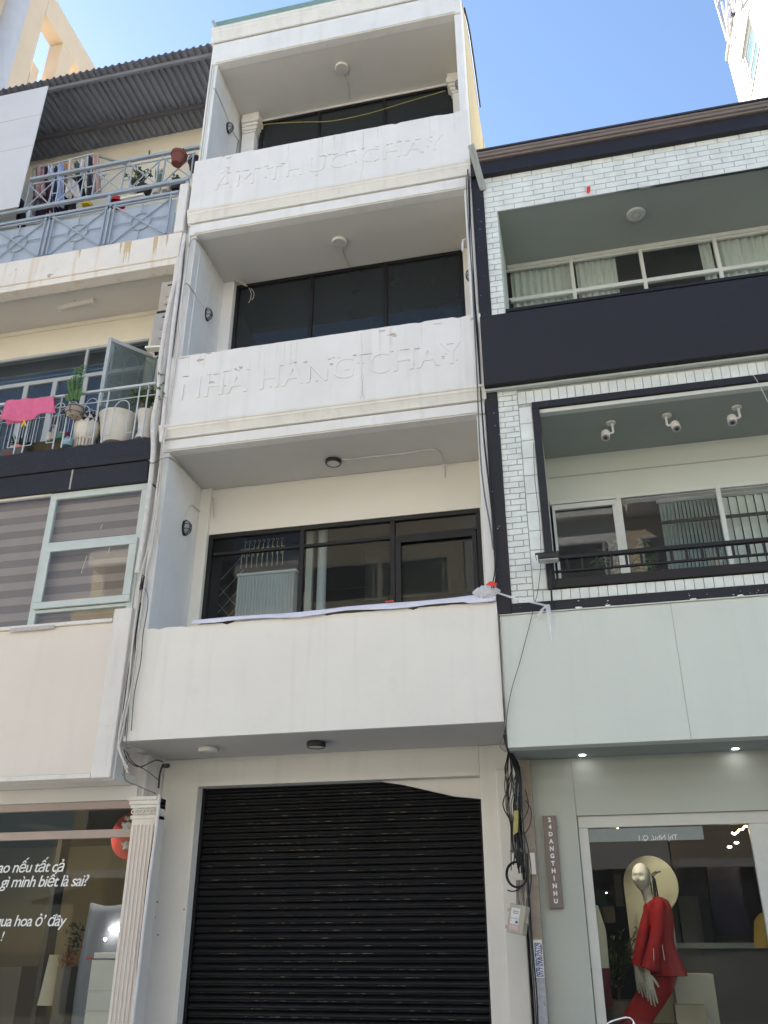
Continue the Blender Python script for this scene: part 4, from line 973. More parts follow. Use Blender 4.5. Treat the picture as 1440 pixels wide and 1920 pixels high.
wp = thing('white_bag', 'pale cloth bag standing on floor behind left shop glass', 'bag', tuple(P(100, 1850, 1.6)))
g = []
for i in range(8):
    t = i/7; row = []
    for j in range(13):
        a = 2*math.pi*j/12; cc_ = P(106-t*16, 1790+t*95, 1.6); row.append((cc_.x+(.07+.05*t)*math.cos(a), 1.6+.08*math.sin(a), cc_.z))
    g.append(row)
part('bag_body', MB().sheet(g), M['coat'], wp)

# ------------------------------------------------------------------ air conditioners, pipes on the seam
def ac_unit(label, quad, m_, y, dep, grp='air conditioner units at the seam'):
    # outdoor unit turned side-on: a case with grille lines and service cover
    (ax, ay), (bx_, by_) = quad; c0, c1 = P(ax, ay, y), P(bx_, by_, y)
    t = thing('air_conditioner', label, 'air conditioner', (c0.x, y, c1.z), grp)
    x0, x1, z1, z0 = c0.x, c1.x, c0.z, c1.z
    part('casing', B(x0, x1, y, y+dep, z0, z1), m_, t, bevel=.012)
    part('service_cover', B(x0+.35*(x1-x0), x0+.85*(x1-x0), y-.012, y-.001, z0+.45*(z1-z0), z1-.08*(z1-z0)), m_, t, bevel=.005)
    part('handle_recess', B(x0+.42*(x1-x0), x0+.78*(x1-x0), y-.014, y-.0125, z1-.20*(z1-z0), z1-.15*(z1-z0)), M['black_plastic'], t)
    part('valve_hood', B(x0+.40*(x1-x0), x0+.8*(x1-x0), y-.05, y-.001, z0+.14*(z1-z0), z0+.36*(z1-z0)), m_, t, bevel=.02)
    part('base_tray', B(x0-.005, x1+.005, y-.005, y+dep, z0-.03, z0-.001), M['black_plastic'], t)
    hz = Vector((x0+.6*(x1-x0), y-.04, z0+.25*(z1-z0)))
    part('hose', MB().tube(smooth_path([hz, hz+Vector((.05, -.04, -.02)), hz+Vector((.12, -.05, .02)), hz+Vector((.16, -.04, .12))], 4), .017, 8), M['wrap'], t)
    for i in range(7): part('grille_rib', B(x0-.006, x0-.001, y+.03+i*.035, y+.045+i*.035, z0+.05, z1-.05), m_, t)
    return t
ac_unit('upper aged beige air conditioner unit beside the white drain pipe', ((303, 529), (328, 579)), M['ac'], .12, .3)
ac_unit('lower grey air conditioner unit above the wooden bracket', ((290, 588), (322, 643)), M['ac2'], .12, .3)
bk = thing('wall_bracket', 'yellowish timber bracket under the lower air conditioner', 'bracket', tuple(P(290, 652, .1)))
a, b = P(275, 655, .1), P(314, 652, .1); part('plank', MB().bar(a, b, .03, .10), M['cream'], bk, bevel=.003)
part('brace', MB().bar(P(288, 657, .14), P(289, 670, .14), .012).bar(P(289, 670, .14), P(296, 667, .14), .012), M['pvc'], bk)
def bent(name, label, pts, y, r, m_, cat, n=10, sm=5): return cable(name, label, [P(a, b, y) for a, b in pts], r, m_, cat, None, n, sm)
bent('drain_pipe', 'thick white drain pipe between the two houses', [(347, 440), (340, 480), (334, 540), (325, 610), (316, 690), (309, 760), (303, 830)], -.055, .027, M['pvc'], 'pipe', 12)
bent('wrapped_pipe', 'white tape wrapped pipe bundle left of the drain pipe', [(328, 530), (318, 570), (308, 625), (300, 680), (297, 735), (287, 790), (287, 850), (279, 930), (271, 990), (264, 1035), (257, 1075)], -.075, .028, M['wrap'], 'pipe', 10)
def bundle(name, label, paths, y, m_, r, cat='cables'):
    t = thing(name, label, cat, tuple(P(*paths[0][-1], y)))
    for i, p in enumerate(paths): part('cable', MB().tube(smooth_path([P(a, b, y-.012*(i % 3)) for a, b in p], 5), r*(1-.25*(i % 2)), 6), m_ if not isinstance(m_, (list, tuple)) else m_[i % len(m_)], t)
    return t
bundle('cable_bundle', 'beige cables strapped down the seam from parapet to overhang', [
    [(352, 440), (345, 520), (336, 600), (328, 680), (316, 760), (304, 830), (297, 900), (287, 970), (276, 1030), (268, 1080), (262, 1120), (250, 1200), (240, 1300), (226, 1370), (222, 1400), (232, 1430), (240, 1450)],
    [(356, 446), (349, 500), (341, 560), (334, 640), (321, 740), (309, 820), (298, 890), (290, 960), (279, 1020), (266, 1070), (258, 1130), (247, 1220), (237, 1310), (223, 1380), (227, 1415), (240, 1440)],
    [(303, 850), (300, 920), (293, 980), (282, 1040), (272, 1090), (265, 1150), (256, 1220), (246, 1290), (232, 1360), (224, 1396)],
    [(300, 860), (297, 930), (290, 985), (297, 1000), (298, 1018)],
    [(306, 850), (301, 900), (295, 950), (286, 1010), (276, 1060)]], -.06, (M['cable_white'], M['pvc'], M['cable_white']), .009)
bundle('cable_bundle', 'dark stained cables hanging down beside the lower beige panel', [
    [(268, 1085), (262, 1130), (252, 1200), (243, 1270), (233, 1340), (224, 1385)],
    [(266, 1090), (257, 1150), (250, 1200), (236, 1290), (229, 1350)],
    [(270, 1098), (277, 1118), (276, 1145), (268, 1190), (264, 1240), (252, 1300), (246, 1370)],
    [(262, 1120), (252, 1180), (248, 1240), (243, 1300), (236, 1400), (230, 1455)],
    [(264, 1130), (255, 1190), (252, 1240), (240, 1320), (234, 1380)]], -.03, (M['cable_grey'], M['cable_black'], M['cable_grey']), .0055)
kn = MB(); rnd = random.Random(9); c = P(268, 1093, -.06)
for i in range(9):
    q = [c+Vector((rnd.uniform(-.03, .03), rnd.uniform(-.02, .02), rnd.uniform(-.09, .09))) for _ in range(5)]
    kn.tube(smooth_path(q, 4), .005, 5)
single('cable_knot', kn, M['cable_black'], 'tangled black cable knot at the corner below the mint window', 'cable knot', tuple(c))
bent('cable', 'thin dark cable tied round the seam pipes', [(300, 862), (290, 868), (281, 868), (277, 872)], -.11, .004, M['cable_black'], 'cable')
bundle('cable_bundle', 'wires crossing to the bullet camera under the overhang', [
    [(232, 1405), (240, 1425), (262, 1438), (290, 1426), (305, 1428)], [(236, 1408), (250, 1430), (275, 1445), (296, 1462)], [(238, 1402), (246, 1404), (240, 1425), (234, 1460), (262, 1475), (292, 1488)]], .05, (M['cable_black'], M['cable_black'], M['cable_grey']), .006)
bent('drain_pipe', 'white pipe down the seam beside the fluted pilaster', [(299, 1490), (291, 1570), (280, 1650), (268, 1750), (258, 1840), (247, 1925)], .40, .018, M['pvc'], 'pipe', 10)
bent('cable', 'black cable from bullet camera down to the capital', [(306, 1432), (300, 1450), (297, 1478)], .5, .010, M['cable_black'], 'cable')
bent('cable', 'thin black cable down beside the fluted pilaster', [(297, 1500), (289, 1560), (277, 1640), (268, 1720), (258, 1810), (250, 1925)], .41, .006, M['cable_black'], 'cable')
"""vines"""
vm = MB(); rnd = random.Random(12)
for px, py in ((299, 700), (301, 703), (304, 722), (296, 726), (297, 730), (306, 738), (300, 745)):
    q = P(px, py, -.1)
    for k_ in range(3):
        u = Vector((rnd.uniform(-1, 1), rnd.uniform(-.5, .5), rnd.uniform(-1, 1))).normalized()*.025; v_ = u.orthogonal().normalized()*.014
        q2 = q+Vector((rnd.gauss(0, .015), 0, rnd.gauss(0, .015))); vm.quad(q2-u, q2+v_, q2+u, q2-v_)
single('creeper', vm, M['leaf'], 'sprig of green leaves climbing on the wrapped pipe', 'creeper', tuple(P(300, 740, -.1)))

# ------------------------------------------------------------------ right building
RX0, RX1 = -.695, 5.2
right = thing('brick_house', 'mint white brick fronted house with navy bands and a boutique below', 'building', (2, 0, 0))
part('corner_column', B(RX0, -.565, -.02, .12, 4.46, 10.30), M['navy_strip'], right, 'navy black corner strip', bevel=.005)
part('sill_band', B(-.564, RX1, -.02, .12, 4.465, 4.56), M['navy_strip'], right, 'navy band over the mint panel', bevel=.005)
part('lower_panel', B(RX0+.01, 5.2, .0, .15, 3.215, 4.452), M['mint'], right, 'blank pale mint panel', bevel=.006)
part('drip_edge', B(RX0+.01, 5.2, -.016, .05, 4.453, 4.464), M['offwhite_frame'], right)
part('panel_joint', MB().box(P(1278, 1270, 0).x, P(1278, 1270, 0).x+.004, -.002, .001, 3.22, 4.45), M['mint_ceil'], right)
for px in (1085, 1140, 1300, 1390):
    c = P(px, 1142 if px < 1200 else 1122, -.02); part('mortar_smear', MB().prism(blot((c.x, 4.466), rnd.uniform(.02, .05), .012, -.0225, px), (0, .004, 0)), M['white_paper'], right)
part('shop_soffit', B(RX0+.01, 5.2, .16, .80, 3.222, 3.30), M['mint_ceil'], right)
part('wall_core', B(-.564, -.41, .012, .95, 7.9, 10.15), M['mortar'], right)
part('wall_core', B(-.41, 5.2, .012, .12, 9.575, 10.15), M['mortar'], right)
part('wall_core', B(-.564, -.21, .012, .95, 4.561, 7.0), M['mortar'], right)
part('wall_core', B(-.208, 5.2, .012, .12, 6.79, 7.0), M['mortar'], right)
part('wall_core', B(-.208, 5.2, .012, .12, 4.561, 4.675), M['mortar'], right)
sp2 = MB(); rnd = random.Random(61)
for i in range(46):
    if rnd.random() < .5: x, z_ = rnd.uniform(-.69, -.57), rnd.uniform(4.6, 10.0)
    else: x, z_ = rnd.uniform(-.5, 3), rnd.uniform(4.475, 4.55)
    r_ = rnd.uniform(.002, .008); sp2.box(x, x+r_*rnd.uniform(.6, 2), -.0215, -.0205, z_, z_+r_)
part('paint_speck', sp2, M['label'], right, kind='stuff')
# bricks
brick_me = {}
def brick(w_, h_):
    k_ = (round(w_, 3), round(h_, 3))
    if k_ not in brick_me:
        m_ = MB(); b_ = .003; d_ = .013
        m_.v = [(0, d_, 0), (w_, d_, 0), (w_, d_, h_), (0, d_, h_), (0, b_, 0), (w_, b_, 0), (w_, b_, h_), (0, b_, h_), (b_, 0, b_), (w_-b_, 0, b_), (w_-b_, 0, h_-b_), (b_, 0, h_-b_)]
        m_.f = [(8, 9, 10, 11)] + [(i, (i+1) % 4, 4+(i+1) % 4, 4+i) for i in range(4)] + [(4+i, 4+(i+1) % 4, 8+(i+1) % 4, 8+i) for i in range(4)]
        me = m_.mesh('brick'); me.materials.append(M['brick']); brick_me[k_] = me
    return brick_me[k_]
nb = [0]; extra = MB(); brnd = random.Random(21)
def put_brick(x, z, w_, h_, name='brick'):
    nb[0] += 1
    if nb[0] > 298 or x > 3.05:
        extra.box(x, x+w_, 0, .013, z, z+h_); nb[0] -= 1; return
    o = bpy.data.objects.new(name, brick(w_, h_)); COL.objects.link(o); o.parent = right
    o.location = Vector((x, brnd.uniform(-.0025, .0008), z))-root_loc(right); o.rotation_euler = (brnd.uniform(-.006, .006), brnd.uniform(-.004, .004), 0)
J = .007
ph = .0815
for r_ in range(7):                      # band over the topmost opening
    z = 9.572+r_*ph; x = -.562+(0 if r_ % 2 else -.12)
    while x < RX1:
        x0_ = max(x, -.562); w_ = x+.24-J-x0_
        if w_ > .03: put_brick(x0_, z, round(w_, 3), ph-J)
        x += .24
z = 9.572-ph; r_ = 0
while z > 7.9:                           # left pier beside topmost opening
    if r_ % 2: put_brick(-.562, z, .148, ph-J)
    else: put_brick(-.562, z, .066, ph-J); put_brick(-.489, z, .075, ph-J)
    z -= ph; r_ += 1
z = 4.565; r_ = 0; pv_ = .0655
while z < 6.93:                          # left pier beside lower opening
    if r_ % 2: put_brick(-.562, z, .150, pv_-.0055); put_brick(-.405, z, .050, pv_-.0055)
    else: put_brick(-.562, z, .055, pv_-.0055); put_brick(-.500, z, .145, pv_-.0055)
    z += pv_; r_ += 1
z = 4.69
while z < 6.75: put_brick(-.347, z, .132, .200, 'tile'); z += .207
x = -.347
while x < 3.1: put_brick(x, 6.793, .080, .155, 'tile'); x += .086
x = -.347
while x < 3.1: put_brick(x, 4.566, .080, .107, 'tile'); x += .086
if extra.v: part('brick_rows', extra, M['brick'], right, kind='stuff')
# red tag
single('red_tag', MB().prism([P(1100, 350, -.006), P(1107, 349, -.006), P(1106, 361, -.02), P(1100, 362, -.02)], (0, .003, 0)), M['redtape'], 'small red tag stuck on white bricks over the topmost opening', 'tag', tuple(P(1103, 362, -.02)))
# roof edge
rfp = [(-.09, 10.14), (-.09, 10.33), (-.13, 10.335), (-.13, 10.36), (-.16, 10.40), (-.16, 10.45), (-.19, 10.455), (-.19, 10.50), (.3, 10.52), (.3, 10.14)]
part('fascia', B(RX0+.0, 5.3, -.07, .1, 10.135, 10.345), M['navy_strip'], right, 'navy fascia', bevel=.006)
part('gutter', MB().prism([Vector((RX0+.005, a, b)) for a, b in ((-.10, 10.346), (-.10, 10.375), (-.125, 10.38), (-.125, 10.42), (-.14, 10.425), (-.14, 10.455), (.2, 10.46), (.2, 10.346))], (6, 0, 0)), M['brown_gutter'], right, 'brown grey stepped gutter', bevel=.003)
part('gutter', B(RX0+.005, 5.3, -.155, .2, 10.461, 10.485), M['dark_gutter'], right)
part('roof', B(RX0+.01, 5.3, .2, 7.0, 10.38, 10.47), M['dark_gutter'], right)
part('roof_cap', B(P(1302, 222, 0).x, P(1350, 213, 0).x, .05, .5, 10.486, 10.56), M['brown_gutter'], right)
# top opening balcony
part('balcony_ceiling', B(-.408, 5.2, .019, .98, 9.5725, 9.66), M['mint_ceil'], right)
part('ceiling_lip', jag_panel(-.41, 5.2, .0, .018, 9.562, 9.571, 9), M['mortar'], right)
part('reveal', B(-.4095, -.404, .014, .95, 8.0, 9.575), M['mint_wall'], right)
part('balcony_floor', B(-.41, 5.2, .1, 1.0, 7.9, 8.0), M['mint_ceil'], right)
WY = .97
fm_ = part('window_frame', B(-.40, 5.2, WY, WY+.06, 9.535, 9.575), M['offwhite_frame'], right, 'off white window wall of the topmost balcony', bevel=.003)
part('frame_bar', B(-.38, 5.2, WY-.02, WY-.001, 9.50, 9.53), M['offwhite_frame'], fm_, bevel=.003)
mx = [P(a, b, WY).x for a, b in ((948, 560), (1074, 520), (1205, 500), (1343, 470))]
mx.append(mx[-1]+.86); mx.append(mx[-1]+.86)
zr_ = P(1015, 560, WY).z
for x in mx: part('mullion', B(x-.022, x+.022, WY-.015, WY+.05, 8.0, 9.534), M['offwhite_frame'], fm_, bevel=.003)
zr_ = 8.985
part('frame_bar', B(-.38, 5.2, WY-.012, WY+.04, zr_-.02, zr_+.02), M['offwhite_frame'], fm_, bevel=.003)
for i, (a, b) in enumerate(zip(mx, mx[1:])):
    part('sash_bar', B(a+.024, b-.024, WY-.006, WY+.03, zr_+.021, zr_+.04), M['offwhite_frame'], fm_); part('sash_bar', B(a+.024, b-.024, WY-.006, WY+.03, 9.47, 9.498), M['offwhite_frame'], fm_)
    part('pane', B(a+.022, b-.022, WY+.02, WY+.026, zr_+.02, 9.53), M['glass_clear'], fm_); part('pane', B(a+.022, b-.022, WY+.02, WY+.026, 8.0, zr_-.02), M['glass_clear'], fm_)
rb = part('balcony_rail', B(-.405, 5.2, -.0, .05, 8.045, 8.085), M['black_metal'], right, 'black rail over the black sign panel', bevel=.003)
for i in range(30):
    x = -.30+i*.125; part('baluster', B(x-.008, x+.008, .01, .026, 7.93, 8.045), M['black_metal'], rb)
part('rail_low', B(-.405, 5.2, -.0, .05, 7.935, 7.95), M['mint'], right)
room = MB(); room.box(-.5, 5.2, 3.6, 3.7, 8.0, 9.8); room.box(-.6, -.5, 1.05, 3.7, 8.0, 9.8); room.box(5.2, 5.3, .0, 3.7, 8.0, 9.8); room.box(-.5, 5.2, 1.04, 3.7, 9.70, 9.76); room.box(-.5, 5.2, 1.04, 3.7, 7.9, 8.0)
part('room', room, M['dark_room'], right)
def curtain(name, x0, x1, y, z0, z1, m_, pitch=.085, amp=.022, seed=1, label=None):
    rnd = random.Random(seed); n = int((x1-x0)/pitch*6); rows = []
    for z_ in (z1, z1-.03, z1-.25, (z0+z1)/2, z0):
        row = []
        for i in range(n+1):
            x = x0+(x1-x0)*i/n; k_ = 1 if z_ < z1-.02 else .5
            row.append((x+.006*math.sin(i*.7+z_*3), y+amp*k_*math.sin(i*2*math.pi/6+.4*math.sin(i*.21))+.01*math.sin(i*.13+z_), z_-(.012*abs(math.sin(i*math.pi/6)) if z_ > z1-.02 else 0)))
        rows.append(row)
    return part(name, MB().sheet(rows), m_, right, label)
g1 = P(1158, 520, 1.08).x
curtain('curtain', -.36, mx[1]-.02, 1.045, 8.0, 9.575, M['curtain'], seed=1, label='leftmost white curtain of topmost balcony')
curtain('curtain', mx[1]+.05, g1, 1.045, 8.0, 9.575, M['curtain'], .075, seed=2)
curtain('curtain', P(1316, 500, 1.08).x, mx[3]-.03, 1.045, 8.0, 9.575, M['curtain'], .07, seed=3)
curtain('curtain', mx[3]+.03, 4.2, 1.045, 8.0, 9.575, M['curtain'], .09, seed=4)
part('curtain_rail', MB().tube([(-.38, 1.10, 9.60), (5.1, 1.10, 9.60)], .010, 8), M['alu'], right)
# black sign panel
pz0, pz1 = 7.0, 7.93
sg_ = single('blank_sign_panel', B(-.688, 5.2, -.13, -.025, 7.005, 7.925), M['navy'], 'long blank navy black sign panel across the white brick house', 'sign panel', (2, -.13, 7.0), bevel=.006)
part('panel_trim', B(-.688, 5.2, -.06, .0, 6.975, 7.0), M['mint_frame'], right, bevel=.003)
# lower balcony
fx0, fx1 = -.208, -.135
bf = part('opening_frame', B(fx0, 5.2, -.03, .05, 6.705, 6.785), M['navy_strip'], right, 'black frame round the lower balcony opening', bevel=.004)
part('frame_bar', B(fx0, fx1, -.028, .05, 4.68, 6.704), M['navy_strip'], bf, bevel=.004)
part('frame_bar', B(fx1+.001, 5.2, -.026, .05, 4.68, 4.775), M['black_metal'], bf, bevel=.004)
part('opening_lip', B(fx1, 5.2, .0, .08, 6.655, 6.702), M['offwhite_frame'], right, bevel=.004)
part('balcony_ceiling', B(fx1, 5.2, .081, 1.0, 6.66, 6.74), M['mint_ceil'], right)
part('balcony_wall', B(fx1-.1, 5.2, 1.0, 1.1, 6.11, 6.66), M['mint_wall'], right, 'mint wall over the lower balcony windows')
part('wall_groove', B(fx1, 5.2, .994, .999, 6.40, 6.412), M['mortar'], right)
part('balcony_wall', B(fx1-.02, fx1-.005, .05, 1.0, 4.6, 6.66), M['mint_wall'], right)
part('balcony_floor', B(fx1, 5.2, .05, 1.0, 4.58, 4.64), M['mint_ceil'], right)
q = lambda px, py: P(px, py, 1.0)
wf = part('window_frame', B(fx1, 5.2, .98, 1.04, 6.06, 6.10), M['offwhite_frame'], right, 'off white balcony door and windows', bevel=.003)
wx = [fx1+.02, q(1163, 990).x, q(1172, 990).x, q(1357, 980).x]
wx.append(wx[-1]+1.0)
part('door_sash', MB().box(wx[0], wx[1]-.005, .96, 1.0, 5.98, 6.04).box(wx[0], wx[0]+.03, .96, 1.0, 4.64, 5.98).box(wx[1]-.055, wx[1]-.005, .96, 1.0, 4.64, 5.98), M['offwhite_frame'], wf, bevel=.003)
for x in (wx[1]+.02, wx[3], wx[4]): part('mullion', B(x-.024, x+.024, .972, 1.035, 4.64, 6.059), M['offwhite_frame'], wf, bevel=.003)
part('pane', B(wx[0]+.03, wx[1]-.05, 1.0, 1.006, 4.64, 5.98), M['glass_clear'], wf)
part('pane', B(wx[1]+.04, wx[3]-.02, 1.0, 1.006, 4.64, 6.06), M['glass_clear'], wf)
part('pane', B(wx[3]+.02, wx[4], 1.0, 1.006, 4.64, 6.06), M['glass_clear'], wf)
part('glazing_bar', B(q(1236, 960).x, wx[3]-.02, 1.01, 1.04, 5.72, 5.75), M['black_metal'], wf); part('glazing_bar', B(wx[3]+.02, wx[4], 1.01, 1.04, 5.72, 5.75), M['black_metal'], wf)
vb = part('vertical_blind', B(q(1236, 960).x, wx[4], 1.12, 1.14, 6.02, 6.06), M['alu'], right, 'row of vertical blind slats')
x = q(1240, 960).x
while x < 2.5:
    wide = x > wx[3]; part('blind_slat', MB().prism([Vector((x, 1.13, 4.7)), Vector((x+(.082 if wide else .035), 1.155, 4.7)), Vector((x+(.082 if wide else .035), 1.155, 6.02)), Vector((x, 1.13, 6.02))], (0, .002, 0)), M['vertblind'] if not wide else M['curtain'], vb); x += .040 if not wide else .088
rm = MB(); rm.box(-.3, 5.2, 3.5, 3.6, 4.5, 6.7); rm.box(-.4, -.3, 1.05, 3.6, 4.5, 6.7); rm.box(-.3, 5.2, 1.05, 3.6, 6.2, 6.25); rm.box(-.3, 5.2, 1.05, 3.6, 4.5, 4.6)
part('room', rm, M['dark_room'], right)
part('room_beam', B(-.2, .75, 2.2, 2.5, 5.55, 5.72), M['dark_room'], right); part('room_shelf', B(-.2, .75, 2.6, 2.9, 4.9, 5.35), M['olive_room'], right)
part('room_pillar', B(q(1222, 900).x+.1, q(1236, 900).x+.16, 1.4, 1.6, 4.6, 6.2), M['curtain'], right)
# railing
hr = part('handrail', B(fx1+.002, 5.2, -.02, .03, 4.975, 5.015), M['black_metal'], right, 'black balcony railing', bevel=.004)
part('rail', B(fx1+.002, 5.2, -.01, .02, 4.845, 4.865), M['black_metal'], hr, bevel=.002)
x = fx1+.13
while x < 3.2: part('baluster', B(x-.012, x+.012, -.005, .015, 4.866, 4.974), M['black_metal'], hr); x += .137
bb_ = thing('potted_plant', 'bamboo plant added inside the glass for a leafy reflection behind the black railing', 'potted plant', (q(1190, 1060).x, 1.35, 4.6))  # plant added in place of a reflection in the pane
c = Vector((q(1190, 1060).x, 1.35, 4.6)); part('pot_body', MB().lathe(c, [(.0005, 0), (.12, 0), (.15, .28), (.16, .3), (.14, .3)], 20), M['pot_black'], bb_)
rnd = random.Random(77); lm = MB(); sm_ = MB()
for k_ in range(16):
    a = rnd.uniform(0, 6.28); top = c+Vector((rnd.uniform(-.38, .42), rnd.uniform(-.2, .25), rnd.uniform(.75, 1.15))); pth = smooth_path([c+Vector((.05*math.cos(a), .05*math.sin(a), .28)), c.lerp(top, .6)+Vector((0, 0, .1)), top], 5); sm_.tube(pth, .005, 5)
    for l_ in range(26):
        q_ = pth[rnd.randint(3, len(pth)-1)]; d = Vector((rnd.uniform(-1, 1), rnd.uniform(-.6, .6), rnd.uniform(-.9, .3))).normalized(); L_ = rnd.uniform(.07, .13); sd_ = d.cross(Vector((0, 1, .2))).normalized()*.009; n0 = len(lm.v)
        lm.v += [tuple(q_), tuple(q_+d*L_*.4+sd_), tuple(q_+d*L_), tuple(q_+d*L_*.4-sd_)]; lm.f += [(n0, n0+1, n0+2, n0+3)]
part('foliage', lm, M['leaf'], bb_, kind='stuff'); part('stems', sm_, M['stem'], bb_, kind='stuff')
# PVC spout
a, b = P(906, 356, .0), P(883, 271, -.42)
def ring_pipe(pa, pb, r, wall, m_, par):
    mb = MB().tube([pa, pb], r, 20, caps=False); mb.tube([pb, pa], r-wall, 20, caps=False)
    d = (pb-pa).normalized(); x_ = d.orthogonal().normalized(); y_ = d.cross(x_); n0 = len(mb.v)
    for rr_ in (r, r-wall): mb.v += [tuple(pb+x_*rr_*math.cos(j*math.pi/10)+y_*rr_*math.sin(j*math.pi/10)) for j in range(20)]
    mb.f += [(n0+j, n0+(j+1) % 20, n0+20+(j+1) % 20, n0+20+j) for j in range(20)]
    return part('pipe', mb, m_, par)
dsp = thing('drain_spout', 'open grey plastic pipe jutting from the brick front under the fascia', 'pipe', tuple(a)); ring_pipe(a, b, .042, .006, M['pvc_grey'], dsp)
part('plug', MB().lathe(a, [(.0005, 0), (.04, 0)], 16), M['black_plastic'], dsp)
# ceiling lamps, spots
t = disc_lamp('round white ceiling speaker lamp on the topmost mint ceiling', PZ(1192, 400, 9.577), .11, .035, M['mint_frame'], M['offwhite_frame'])
part('inner_ring', MB().lathe(PZ(1192, 400, 9.577), [(.045, -.034), (.05, -.04), (.055, -.034)], 24), M['mint_ceil'], t)
def track_spot(label, px, py, hx, hy, s_):
    c = PZ(px, py, 6.655); t = thing('spot_lamp', label, 'spot lamp', tuple(c), 'white spot lamps on the mint balcony ceiling')
    part('base', MB().lathe(c, [(.0005, -.001), (.05, -.002), (.05, -.018), (.03, -.022), (.0005, -.022)], 18), M['plastic_white'], t)
    h = c+Vector((s_*.07, -.0, -.15)); k_ = c+Vector((s_*.02 if s_ > 0 else .02, 0, -.02))
    arm = MB().bar(c+Vector((-s_*.012, 0, -.02)), c+Vector((-s_*.014, 0, -.13)), .022, .026).bar(c+Vector((-s_*.014, 0, -.13)), h+Vector((-s_*.01, 0, .01)), .02, .02)
    part('arm', arm, M['plastic_white'], t, bevel=.003)
    d = Vector((s_*.1, -.45, -1)).normalized()
    part('head', MB().tube([h-d*.045, h+d*.045], .045, 18), M['plastic_white'], t); part('lens', MB().tube([h+d*.046, h+d*.050], .034, 18), M['lampglass'], t); part('reflector', MB().tube([h+d*.0505, h+d*.053], .016, 12), M['black_plastic'], t)
track_spot('leftmost white spot lamp on the mint balcony ceiling', 1145, 792, 0, 0, -1)
track_spot('middle white spot lamp on the mint balcony ceiling', 1250, 778, 0, 0, 1)
track_spot('rightmost white spot lamp on the mint balcony ceiling', 1381, 763, 0, 0, -1)
# floodlight on its post
fp = thing('floodlight', 'small black floodlight on a thin black post at the balcony corner', 'floodlight', tuple(P(1035, 1140, -.05)))
part('post', MB().bar(P(1036, 1144, -.06), P(1030, 1050, -.09), .018), M['black_metal'], fp)
c = P(1028, 1046, -.16)
part('lamp_body', B(c.x-.095, c.x+.105, c.y-.06, c.y+.06, c.z-.03, c.z+.035), M['black_plastic'], fp, bevel=.012)
part('lens', B(c.x-.085, c.x+.095, c.y-.055, c.y+.05, c.z-.036, c.z-.031), M['diffuser'], fp)
for i in range(9): part('cooling_fin', B(c.x-.085+i*.022, c.x-.079+i*.022, c.y-.055, c.y+.055, c.z+.036, c.z+.046), M['black_plastic'], fp)
part('bracket', MB().bar(c+Vector((-.12, 0, .05)), c+Vector((.12, 0, .05)), .02, .006).bar(c+Vector((-.118, 0, .05)), c+Vector((-.112, 0, -.01)), .006, .02).bar(c+Vector((.118, 0, .05)), c+Vector((.118, 0, -.01)), .006, .02), M['black_metal'], fp)
cable('cable', 'thin black wire hanging over the brick pier past the floodlight', [P(1000, 830, -.03), P(1003, 900, -.05), P(1010, 960, -.06), P(1014, 1020, -.17), P(1013, 1070, -.10), P(1008, 1110, -.06), P(1003, 1130, -.05)], .003, M['cable_black'])
cable('cable', 'thin wire slanting down across the blank mint panel', [P(1003, 1130, -.05), P(996, 1160, -.03), P(975, 1240, -.03), P(960, 1290, -.03), P(950, 1345, -.03), P(948, 1400, -.02)], .003, M['cable_black'])
cable('cable', 'thin brown wire dangling over the opening at far right', [P(1411, 702, -.05), P(1420, 715, -.08), P(1432, 738, -.1), P(1450, 775, -.1)], .003, M['cable_white'])
cable('cable', 'short grey wire tag sticking out beside the leftmost white curtain', [P(944, 541, .9), P(948, 538, .88), P(952, 532, .86)], .003, M['cable_black'])
# seam cables on the right of the shophouse
bundle('cable_bundle', 'black cables running down the seam by the navy corner strip', [
    [(877, 318), (880, 400), (882, 470), (888, 540), (892, 600), (898, 680), (903, 760), (909, 840), (918, 920), (927, 1000), (931, 1050), (930, 1085), (924, 1108)],
    [(880, 330), (882, 400), (886, 480), (891, 560), (897, 640), (901, 720), (905, 790), (912, 860), (922, 950), (929, 1020), (928, 1070), (921, 1104)],
    [(874, 330), (878, 420), (884, 500), (888, 580), (894, 700), (898, 800), (902, 870), (909, 930), (918, 980), (925, 1030)]], -.05, (M['cable_black'], M['cable_black'], M['cable_grey']), .0085)
bundle('cable_bundle', 'thin black cables in the gap between blank white and mint panels', [
    [(935, 1152), (937, 1200), (940, 1250), (943, 1300), (946, 1345), (947, 1380), (950, 1402)], [(934, 1150), (937, 1210), (941, 1270), (947, 1340), (944, 1375), (938, 1400), (950, 1410)]], -.016, (M['cable_black'], M['cable_grey']), .006)
# boutique wall and shop front
BY = .62
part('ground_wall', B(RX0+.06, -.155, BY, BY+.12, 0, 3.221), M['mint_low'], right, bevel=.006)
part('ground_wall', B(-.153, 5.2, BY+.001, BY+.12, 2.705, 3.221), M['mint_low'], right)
part('wall_joint', MB().box(P(1070, 1460, BY).x, P(1070, 1460, BY).x+.003, BY-.002, BY+.001, 2.86, 3.22), M['mortar'], right)
sf = part('shop_frame', MB().box(-.15, 5.2, BY+.03, BY+.09, 2.60, 2.704), M['shop_frame'], right, 'grey white shop window frame', bevel=.005)
part('frame_post', B(-.15, -.065, BY+.031, BY+.09, 0, 2.599), M['shop_frame'], sf, bevel=.005)
gx = P(1405, 1560, BY+.05).x
part('frame_post', B(gx, gx+.16, BY+.02, BY+.09, 0, 2.598), M['shop_frame'], sf, bevel=.005)
part('pane', B(-.065, gx, BY+.06, BY+.066, 0, 2.6), M['glass_shop'], sf); part('pane', B(gx+.16, 5.2, BY+.06, BY+.066, 0, 2.6), M['glass_shop'], sf)
